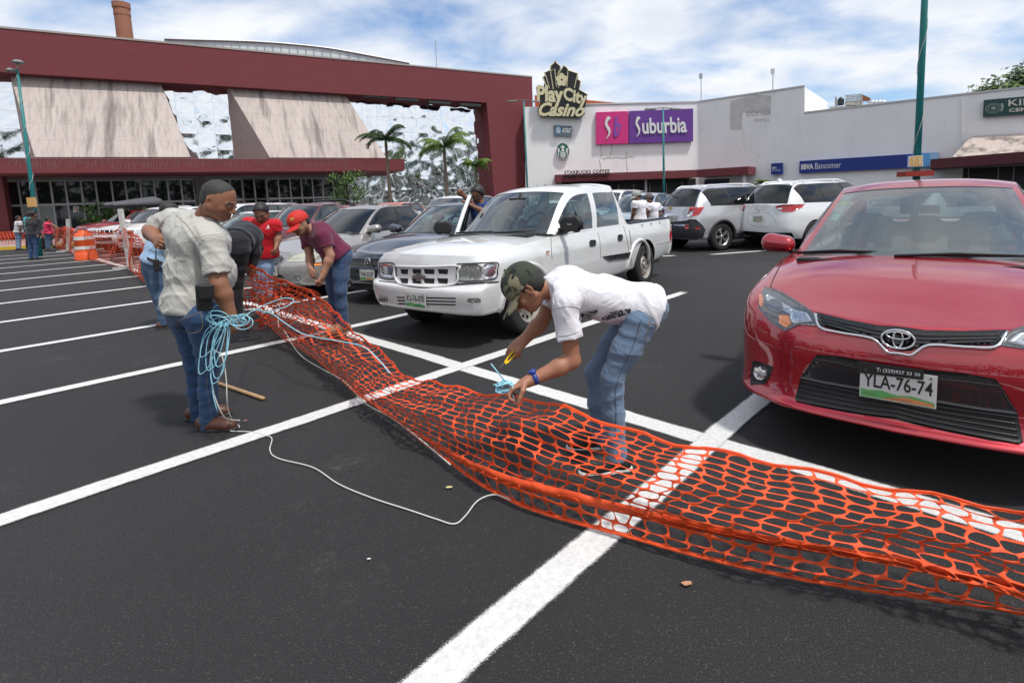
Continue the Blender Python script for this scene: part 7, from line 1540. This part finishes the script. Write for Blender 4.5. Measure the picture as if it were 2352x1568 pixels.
# ---- white crossover from the rear
cx = vehicle('parked_suv', 'white crossover seen from the rear with slim red tail lights and black bumper', (9.25, 14.75), -2.70, WHN, 'suv', cat='suv', glassm=GTN, wind=GTN, seats=False, sz=1.0)
P = cx.patch; rails(cx, WHN)
P('rear_bumper', q5((1185, 580), (1300, 590), (1450, 600), (1560, 600), (1640, 600), (1660, 640), (1640, 690), (1400, 690), (1240, 680), (1190, 640)), GBL, .006, .02, 8)
P('tail_light', q5((1500, 376), (1560, 362), (1660, 360), (1752, 358), (1730, 382), (1690, 402), (1640, 422), (1560, 422), (1525, 405)), REDL, .010, .02, 6); P('reversing_lamp', q5((1520, 385), (1560, 378), (1560, 405), (1530, 400)), REFL, .013, .02, 6)
P('tail_light', q5((1206, 380), (1240, 366), (1246, 378), (1225, 415), (1206, 425)), REDL, .010, .02, 5)
h_, n_ = cx.hit(*z5_(1352, 405)); b = MB(); C0 = h_+Vector((.02, 0, 0)); b.tube([C0+Vector((0, .07*math.cos(t), .055*math.sin(t))) for t in np.linspace(0, 6.283, 25)[:-1]], .006, 6, closed=True); b.tube([C0+Vector((0, a*.06, c_*.05)) for a, c_ in ((-1, .3), (-.5, .45), (0, -.35), (.5, .45), (1, .3))], .006, 6); cx.mb('badge', b, CHR, None, True, scale=False)
cx.line('tailgate_seam', q5((1268, 440), (1262, 480), (1275, 520), (1330, 545), (1480, 552), (1510, 520), (1450, 440), (1380, 436), (1268, 438)), TRIM, .003, 0)
o, q = cx.plate((4.585, 0, .80), 'UAA-99-67', wd=.31, ht=.15, rear=True)
b = MB(); p0 = cx.top(3.5, 0); b.prism([p0+Vector((-.12, -.02, .0)), p0+Vector((.10, -.02, .0)), p0+Vector((.08, -.02, .09)), p0+Vector((.03, -.02, .09))], Vector((0, .04, 0))); cx.mb('aerial_fin', b, WHN)
S_ = SDF(); S_.c(cx.top(3.95, -.75), cx.top(3.95, .75), .045, k=.02); v_, f_ = S_.mesh(.02); cx.obj('spoiler', v_, f_, WHN)
# ---- cars of the rows behind
GRP = 'cars parked in the rows behind'
b1 = vehicle('pickup_truck', 'burgundy pickup with black roll bar behind the silver sedan', (-7.1, 11.7), 1.25, BURG, 'pickup', cat='pickup truck', seats=True, secs=[(.3, 2.6, 'g')], st=[(1.20, 1.03, 1.43, .70, 1.01), (1.86, 1.515, 1.97, .60, 1.475), (2.3, 1.57, 2.3, .61, 1.53), (2.6, 1.57, 2.6, .60, 1.53), (2.75, 1.55, 2.72, .585, 1.50), (2.85, 1.0, 2.82, .70, 1.0)])
b = MB(); b.tube([(3.05, -.72, 1.0), (3.0, -.68, 1.55), (3.0, -.5, 1.63), (3.0, .5, 1.63), (3.0, .68, 1.55), (3.05, .72, 1.0)], .04, 8); b.tube([(3.0, -.6, 1.6), (3.9, -.72, 1.05)], .035, 8); b1.mb('roll_bar', b, BPL, None, True)
g1 = vehicle('parked_suv', 'grey SUV with pale roof rails behind the man in red polo', (-13.6, 21.6), 1.37, GREYP, 'suv', cat='suv'); rails(g1, WHN)
for (nm, lab, pos, yaw, pm, kd, kw) in (
    ('parked_suv', 'white SUV with dark honeycomb grille left of the standing man', (-15.1, 18.3), 1.23, WHN, 'suv', {}),
    ('pickup_truck', 'white pickup with barred chrome grille behind the far net', (-17.0, 19.6), 1.30, WHN, 'pickup', dict(sx=1.04, sz=1.08, sy=1.05)),
    ('parked_suv', 'dark red SUV carrying a grey roof box', (-21.6, 23.7), 1.2, REDP, 'suv', {}),
    ('parked_car', 'white sedan between the grey rail-roofed SUV and the burgundy pickup', (-9.3, 12.9), 1.2, WHN, 'sedan', {}),
    ('parked_suv', 'white SUV roof just left of the grey shirt man\'s head', (-11.0, 14.6), 1.22, WHN, 'suv', {}),
    ('parked_car', 'white wagon with pale roof seen over the dark blue sedan', (-3.9, 14.5), 1.2, WHN, 'suv', {}),
    ('parked_car', 'orange car whose roof shows beyond the silver sedan', (-6.1, 15.2), 1.2, ORP, 'sedan', dict(sz=1.08)),
    ('parked_car', 'red car whose roof shows left of the orange one', (-7.9, 15.8), 1.2, REDP, 'sedan', dict(sz=1.06)),
    ('parked_car', 'ice blue sedan behind the two men in white shirts', (1.35, 13.2), .95, BLUS, 'sedan', dict(sz=1.08)),
    ('parked_car', 'white sedan seen through the pickup cab', (-1.0, 11.3), 1.1, WHN, 'sedan', {}),
    ('parked_suv', 'white SUV seen through the pickup rear windows', (.6, 14.6), 1.0, WHN, 'suv', {}),
    ('parked_car', 'teal grey car parked beyond the red sedan', (11.2, 13.4), -2.7, SIL, 'sedan', {})):
    c_ = vehicle(nm, lab, pos, yaw, pm, kd, cat={'parked_car': 'car', 'parked_suv': 'suv', 'pickup_truck': 'pickup truck'}[nm], group=GRP, **kw)
    c_.view = 'F'; hz = .62 if kd == 'sedan' else .82
    c_.patch('headlight', [(.46, hz-.06), (.74, hz-.03), (.74, hz+.09), (.48, hz+.07)], REFL, .006, .02, mirror=True); c_.patch('upper_grille', [(-.38, hz-.07), (.38, hz-.07), (.38, hz+.07), (-.38, hz+.07)], GBL, .004, .02); c_.patch('lower_grille', [(-.4, hz-.34), (.4, hz-.34), (.45, hz-.2), (-.45, hz-.2)], GAP, .004, .02)
    if nm == 'pickup_truck':
        for y_ in (-.25, 0, .25): c_.line('grille_bar', [(y_-.02, hz-.06), (y_+.02, hz+.06)], CHR, .02, .01, n=4)
    c_.view = None
    if 'roof box' in lab:
        S_ = SDF(); S_.c((1.2, 0, 1.92), (3.3, 0, 2.02), .12, .30, k=.1); S_.c((1.4, -.3, 1.90), (3.3, -.3, 1.98), .10, .26, k=.1); S_.c((1.4, .3, 1.90), (3.3, .3, 1.98), .10, .26, k=.1); v_, f_ = S_.mesh(.035, clip=[((0, 0, 1.86), (0, 0, -1))])
        rb_ = empty('roof_box', c_.root.location, 'long dark grey roof box strapped on the dark red SUV', 'roof box', rz=c_.root.rotation_euler[2]); mesh('shell', v_, f_, mat('box_grey', (.075, .078, .085), .5), rb_, True)
        b = MB(); b.box((1.15, -.40, 1.80), (3.5, .40, 1.86)); b.box((2.2, -.6, 1.70), (2.26, .6, 1.80)); b.box((3.3, -.6, 1.70), (3.36, .6, 1.80)); b.build('base', BPL, rb_)
# motorcycle by the kerb
p = G(135, 569); mc = empty('motorcycle', p, 'black motorcycle with red tank parked at the yellow kerb', 'motorcycle', rz=.5)
for x in (0, 1.3):
    e = bpy.data.objects.new('wheel', None); COL.objects.link(e); e.parent = mc; e.location = (x, 0, .3); Q = Matrix.Rotation(math.pi/2, 4, 'X'); b = MB(); b.lathe([(.22, -.05), (.29, -.05), (.31, 0), (.29, .05), (.22, .05), (.22, -.05)], Q, 24); b.build('tyre', TYRE, e, True)
    b = MB(); b.lathe([(.22, -.02), (.2, 0), (.22, .02)], Q, 24); 
    for k in range(6): b.tube([Vector((0, 0, 0)), Vector((math.cos(k)*.21, 0, math.sin(k)*.21))], .008, 4)
    b.build('rim', ALLOY, e)
b = MB(); b.tube([(0, 0, .3), (.25, 0, .95)], .03, 8); b.tube([(.25, -.35, 1.02), (.25, .35, 1.02)], .015, 6); b.tube([(.25, 0, .9), (.7, 0, .45), (1.3, 0, .3)], .035, 8); b.tube([(.7, 0, .5), (1.25, 0, .7)], .03, 8); b.build('frame', MATS['black_metal'], mc)
S_ = SDF(); S_.c((.35, 0, .82), (.65, 0, .78), .13, .1, k=.03); v_, f_ = S_.mesh(.02); mesh('tank', v_, f_, mat('tank_red', (.5, .02, .02), .3), mc, True)
S_ = SDF(); S_.c((.75, 0, .76), (1.3, 0, .84), .09, k=.03); S_.c((.6, 0, .42), (.8, 0, .42), .14, k=.05); v_, f_ = S_.mesh(.02); mesh('seat', v_, f_, SEATD, mc, True)
# ================================================================== lamp posts, palms, plants, trees
TEAL = mat('post_teal', (.012, .19, .19), .45, noise=(6, .4, (.03, .15, .14), .5, .7))
def lamp_post(b_, h, r0, r1, label, arms, arm_az=0., sign=None, shaft_tilt=(0, 0), coil=True, box=False):
    o = empty('lamp_post', b_, label, 'lamp post', 'teal lamp posts'); tp = Vector((shaft_tilt[0], shaft_tilt[1], h))
    m = MB(); m.tube([Vector((0, 0, 0)), tp*.5, tp], [r0, (r0+r1)/2, r1], 16); m.build('pole', TEAL, o, True)
    m = MB(); m.box((-.2, -.2, 0), (.2, .2, .03)); m.build('base_plate', TEAL, o)
    if arms:
        m = MB(); ax = Vector((math.cos(arm_az), math.sin(arm_az), 0)); m.tube([tp-ax*arms, tp+Vector((0, 0, .05)), tp+ax*arms], .03, 6); m.build('arm', MATS['black_metal'], o)
        for s_ in (-1, 1):
            c_ = tp+ax*arms*s_; n_ = Vector((-ax.y, ax.x, 0)); m = MB(); m.prism([c_-ax*.35*s_-n_*.12, c_+ax*.3*s_-n_*.1, c_+ax*.3*s_+n_*.1, c_-ax*.35*s_+n_*.12], Vector((0, 0, -.07))); m.build('lantern', mat('lantern_grey', (.22, .23, .23), .5), o)
    if coil:
        m = MB(); k = int(h*7); m.tube([tp*(i/k)+Vector((math.cos(i*.62), math.sin(i*.62), 0))*((r0+(r1-r0)*i/k)+.008) for i in range(3, k)], .006, 4); m.build('wound_wire', CW, o)
    return o
# big post on the right
pb = AY(2104, 410, 9.4); pb.z = 0; dxy = AY(2125, 0, 9.4)
o = lamp_post(pb, 8.5, .062, .045, 'thick teal lamp post with spiral wire behind the red car', 0, shaft_tilt=((dxy.x-pb.x)*8.5/dxy.z*.6, 0))
q = [AY(2087, 384, 9.25), AY(2120, 382, 9.25), AY(2120, 356.5, 9.25), AY(2088, 359, 9.25)]; s_ = empty('direction_sign', q[0], 'small white sign with faded orange square on the thick lamp post', 'sign'); q = rel(q, s_)
slab(q, .03).build('board', MATS['paper_white'], s_); b = MB(); poly_on(b, [(.07, .08), (.93, .08), (.93, .92), (.07, .92)], q, 0, .004); poly_on(b, [(.28, .35), (.33, .2), (.38, .35), (.355, .35), (.355, .7), (.45, .7), (.45, .76), (.2, .76), (.2, .7), (.305, .7), (.305, .35)], q, 1, .007); poly_on(b, [(.7, .2), (.82, .2), (.82, .8), (.7, .8)], q, 1, .007); b.build('symbol', [mat('faded_orange', (.62, .36, .13), .6), mat('faded_cream', (.62, .58, .42), .6)], s_)
b = MB(); c_ = AY(2104, 405, 9.3)-pb; b.prism([c_+Vector((-.25, -.1, 0)), c_+Vector((.25, -.1, 0)), c_+Vector((.25, -.1, .09)), c_+Vector((-.25, -.1, .09))], Vector((0, .25, 0))); b.build('red_tray', mat('tray_red', (.30, .03, .02), .5), o)
# posts in the distance
def post_at(px, py, Y, base_py, label, **kw):
    t_ = AY(px, py, Y); b_ = Vector((t_.x, Y, 0)); return lamp_post(b_, t_.z, .08, .05, label, kw.pop('arms', 1.0), **kw)
l1 = post_at(60, 240, 19.5, 0, 'teal lamp post with round lamps in front of the mall at the left', arms=0)
l1_top = AY(40, 162, 19.5)-l1.location
bpy.data.objects.remove([c for c in l1.children if c.name.startswith('pole')][0]); [bpy.data.objects.remove(c) for c in list(l1.children) if c.name.startswith(('wound', 'base_plate'))]
m = MB(); bb_ = AY(76, 478, 19.5)-l1.location; bb_.z = 0; m.tube([bb_, (bb_+l1_top)/2, l1_top], [.075, .06, .035], 14); m.build('pole', TEAL, l1, True)
m = MB(); m.tube([bb_+(l1_top-bb_)*(i/40)+Vector((math.cos(i*1.1), math.sin(i*1.1), 0))*.08 for i in range(2, 40)], .007, 4); m.build('wound_wire', CW, l1)
for (x_, y_) in ((41, 142), (27, 161)):
    c_ = AY(x_, y_, 19.5)-l1.location; m = MB(); m.lathe([(.0001, .06), (.1, .05), (.2, -.04), (.17, -.06), (.0001, -.05)], Matrix.Translation(c_), 16); m.tube([c_, l1_top], .025, 6); m.build('lantern', mat('lantern_grey', (.22, .23, .23), .5), l1, True)
b = MB(); c_ = AY(73, 466, 19.4)-l1.location; b.box(tuple(c_+Vector((-.15, -.03, -.15))), tuple(c_+Vector((.15, .03, .2)))); b.build('notice_plate', mat('faded_orange', (.62, .36, .13), .6), l1)
post_at(1203, 232, 38, 0, 'teal lamp post with two arms before the red column', arms=.9, arm_az=.3)
post_at(1523, 250, 32, 0, 'teal lamp post with two arms in front of the purple sign', arms=.85, arm_az=.2)
# foliage
LEAF = [mat('leaf_%d' % i, c_, .6, noise=(3, .6, tuple(v*.5 for v in c_), .4, .7)) for i, c_ in enumerate(((.10, .19, .025), (.035, .075, .018), (.17, .24, .04)))]
TRK = mat('palm_trunk', (.20, .16, .12), .9, noise=(1.5, .6, (.10, .08, .06), .4, .7), stretch=(1, 1, 9)); BARK = mat('bark', (.08, .06, .045), .95, noise=(8, .5, (.04, .03, .025), .4, .7))
def palm(b_, h, cr_, label, nf=13, seed=1, leaf=0, lean=(0, 0)):
    r_ = random.Random(seed); o = empty('palm_tree', b_, label, 'palm tree', 'palms by the mirrored wall'); tp = Vector((lean[0], lean[1], h)); m = MB(); m.tube([Vector((0, 0, 0)), tp*.5+Vector((.03, 0, 0)), tp], [.17, .12, .10], 10); m.tube([tp, tp+Vector((0, 0, .5))], [.12, .06], 8, 1); m.build('trunk', [TRK, LEAF[0]], o, True)
    m = MB(); tp = tp+Vector((0, 0, .4))
    for k in range(nf):
        az = 2*math.pi*k/nf+r_.uniform(-.2, .2); el = r_.uniform(.25, 1.25); L_ = cr_*r_.uniform(.85, 1.1); d = Vector((math.cos(az), math.sin(az), 0)); pts = []
        for i in range(15): t = i/14; a = el-t*t*(1.3+el*.5); pts.append(None)
        p = tp.copy(); a = el; pts = [p.copy()]
        for i in range(14): a -= .05+.16*(i/14); p = p+(d*math.cos(a)+Vector((0, 0, math.sin(a))))*L_/14; pts.append(p.copy())
        m.tube(pts, [.03*(1-i/16) for i in range(15)], 4, 0); s_ = Vector((-d.y, d.x, 0))
        for i in range(2, 15):
            for q in range(5):
                f = (i-1+q/5); j = int(f); pp = pts[j].lerp(pts[min(j+1, 14)], f-j); ll = L_*.28*math.sin(math.pi*min(1, f/14)*.85+.3)
                for sg in (-1, 1):
                    tip = pp+s_*sg*ll*.75+d*ll*.45+Vector((0, 0, -ll*r_.uniform(.25, .75))); w_ = d*.03; m.add([pp-w_, pp+w_, tip], [(0, 1, 2)], r_.choice((0, 0, 1)))
    m.build('crown', [LEAF[leaf], LEAF[2 if leaf == 0 else 1]], o); return o
def W_(px, py, Y): return AY(px, py, Y)
for (px, pt, Y, cr_, lb, sd, lf) in ((1020, 340, 40, 2.6, 'tallest palm in front of the mirrored wall', 3, 0), (886, 325, 38, 2.3, 'palm rising behind the end of the long canopy', 8, 1), (1093, 385, 41, 1.5, 'small palm beside the red column', 5, 0)):
    t_ = AY(px, pt, Y); palm(Vector((t_.x, Y, 0)), t_.z-.3, cr_*.98, lb, nf=17, seed=sd, leaf=lf)
def bush(name, b_, h, r, label, n=500, leaf=0, trunk=.3, seed=2, cat='plant', group=None, ls=.06, flat=1.):
    r_ = random.Random(seed); o = empty(name, b_, label, cat, group); m = MB(); m.tube([(0, 0, 0), (.02, .02, h*trunk), (0, 0, h*.7)], [.04*h/2+.01, .03*h/2+.008, .01], 7)
    for k in range(7): az = r_.uniform(0, 6.28); m.tube([(0, 0, h*trunk*r_.uniform(.7, 1.3)), (math.cos(az)*r*.5, math.sin(az)*r*.5, h*.65), (math.cos(az)*r*.8, math.sin(az)*r*.8, h*.85)], [.02*h/2, .012*h/2, .004], 5)
    m.build('trunk', BARK, o, True); m = MB(); cl = [Vector((r_.gauss(0, r*.45), r_.gauss(0, r*.45), h*trunk+(h*(1-trunk))*r_.uniform(.15, .95))) for _ in range(26)]
    for _ in range(n):
        c_ = r_.choice(cl); p = c_+Vector((r_.gauss(0, r*.17), r_.gauss(0, r*.17), r_.gauss(0, r*.15*flat))); a = Vector((r_.gauss(0, 1), r_.gauss(0, 1), r_.gauss(0, 1))).normalized()*ls*r_.uniform(.6, 1.4); b2 = a.orthogonal().normalized()*ls*.45; m.add([p-a, p+b2, p+a, p-b2], [(0, 1, 2, 3)], r_.choice((0, 0, 1)))
    m.build('crown', [LEAF[leaf], LEAF[1 if leaf != 1 else 0]], o); return o
def at(px, Y): p = AY(px, 470, Y); p.z = 0; return p
bush('shrub', at(797, 33), 3.6, 1.1, 'small loose tree at the corner of the shop front', 900, 1, .4, 3, 'tree', ls=.10)
for i, (px, Y, h, lb) in enumerate(((250, 34.5, 2.2, 'potted bush left of the shop doorway'), (215, 33.5, 2.0, 'leafy plant standing near the shop window'), (1258, 46, 2.6, 'pale green sapling against the white wall'))): bush('potted_plant' if i < 2 else 'sapling', at(px, Y), h, h*.42, lb, 500, i % 2 if i < 2 else 2, .3, 5+i, ls=.09)
palm(at(305, 33.2), 1.4, 1.3, 'dark potted palm at the mall doorway', 11, 9, 1); 
for (px, lb, s_) in ((1750, 'young palm bush under the small blue sign', 4), (1720, 'low palm bush left of the young palm', 6)): palm(at(px, 40), 1.7 if s_ == 4 else 1.1, .8, lb, 10, s_, 0)
for i, (px, lb) in enumerate(((866, 'yellow green agave before the mirrored wall, left'), (1001, 'yellow green agave beside the tallest palm'))):
    o = empty('agave', at(px, 38), lb, 'plant'); m = MB()
    for k in range(14): a = k*2.4; d = Vector((math.cos(a)*.35, math.sin(a)*.35, 1.1+.3*math.sin(k))); n_ = Vector((-d.y, d.x, 0)).normalized()*.06; m.add([-n_, n_, d], [(0, 1, 2)])
    m.build('leaves', LEAF[2], o)
def tree(b_, h, r, label, seed): return bush('tree', b_, h, r, label, 9000, 1, .35, seed, 'tree', 'trees beyond the store', ls=.30, flat=1.5)
tree(up(AY(2290, 215, 58), 0), AY(2290, 196, 58).z-.3, 3.6, 'dark tree showing left above the white parapet', 12); tree(up(AY(2372, 200, 60), 0), AY(2350, 172, 60).z+.8, 3.8, 'taller dark tree at the right edge above the parapet', 15)
# radio on the belt, phone pouch
def acc(root, name, p, size, m, tilt=0):
    b = MB(); b.box((-size[0]/2, -size[1]/2, -size[2]/2), (size[0]/2, size[1]/2, size[2]/2)); o = b.build(name, m, root); md = o.modifiers.new('b', 'BEVEL'); md.width = min(size)*.3; md.segments = 3; o.location = Vector(p)-root.location; o.rotation_euler = (0, tilt, .5); return o
zp3 = lambda x, y: ((500+x*.7334)/1.7415, (650+y*.7334)/1.7415)
r1p = AY(*zp3(432, 735), 3.04); acc(r1, 'phone_pouch', r1p, (.082, .04, .16), mat('leather_black', (.012, .012, .013), .5), .04)
acc(r1, 'pouch_flap', AY(*zp3(446, 705), 3.02), (.075, .03, .085), MATS['leather_black'], .04)
# belt line and wristwatch
b = MB(); wr = j2['wrL']; el = j2['elL']; d = nrm(wr-el); c_ = wr-d*.035; u_ = nrm(np.cross(d, (0, 0, 1))); w_ = np.cross(d, u_); ring_ = [Vector(c_+(u_*math.cos(t)*.034+w_*math.sin(t)*.034)) for t in np.linspace(0, 6.283, 21)[:-1]]
S0 = [p-Vector(d)*.012 for p in ring_]+[p+Vector(d)*.012 for p in ring_]; b.add(S0, [(i, (i+1) % 20, (i+1) % 20+20, i+20) for i in range(20)]); b.build('watch_strap', mat('watch_blue', (.02, .05, .22), .4), r2, True).modifiers.new('s', 'SOLIDIFY').thickness = .004
b = MB(); f_ = c_+w_*-.036; n_ = Vector(-w_); m_ = Matrix((Vector(u_), Vector(d), n_)).transposed().to_4x4(); m_.translation = Vector(f_); b.lathe([(.0001, .010), (.017, .010), (.020, .006), (.020, -.002)], m_, 16); b.build('watch_case', mat('watch_case', (.04, .08, .35), .25, metal=.5), r2, True)
o6 = acc(r6, 'radio', AY(*(lambda x, y: ((x*.4677)/1.7415, (600+y*.4677)/1.7415))(1338, 985), 6.3), (.06, .04, .15), MATS['black_plastic']); b = MB(); b.tube([(0, 0, .06), (.02, 0, .26)], .006, 5); b.build('aerial', MATS['black_plastic'], o6)
# woods across the road behind the viewer: the mirrored wall, shop glass and car windows show them
r_ = random.Random(31); m = MB()
for k in range(70):
    a = R(160+k*3.2); d = 52+r_.uniform(-6, 10); c0 = Vector((math.cos(a)*d*1.3, math.sin(a)*d, 0)); h_ = r_.uniform(9, 17)
    m.tube([c0, c0+Vector((0, 0, h_*.6))], .2, 5, 1)
    for _ in range(170):
        p = c0+Vector((r_.gauss(0, 2.3), r_.gauss(0, 2.3), h_*r_.uniform(.25, 1)+r_.gauss(0, .5))); q = Vector((r_.gauss(0, 1), r_.gauss(0, 1), r_.gauss(0, 1))).normalized()*.65; b2 = q.orthogonal().normalized()*.5; m.add([p-q, p+b2, p+q, p-b2], [(0, 1, 2, 3)], 0)
tag(m.build('woods', [LEAF[1], BARK]), 'dark belt of trees across the road, mirrored in the shiny wall', 'trees', kind='stuff')
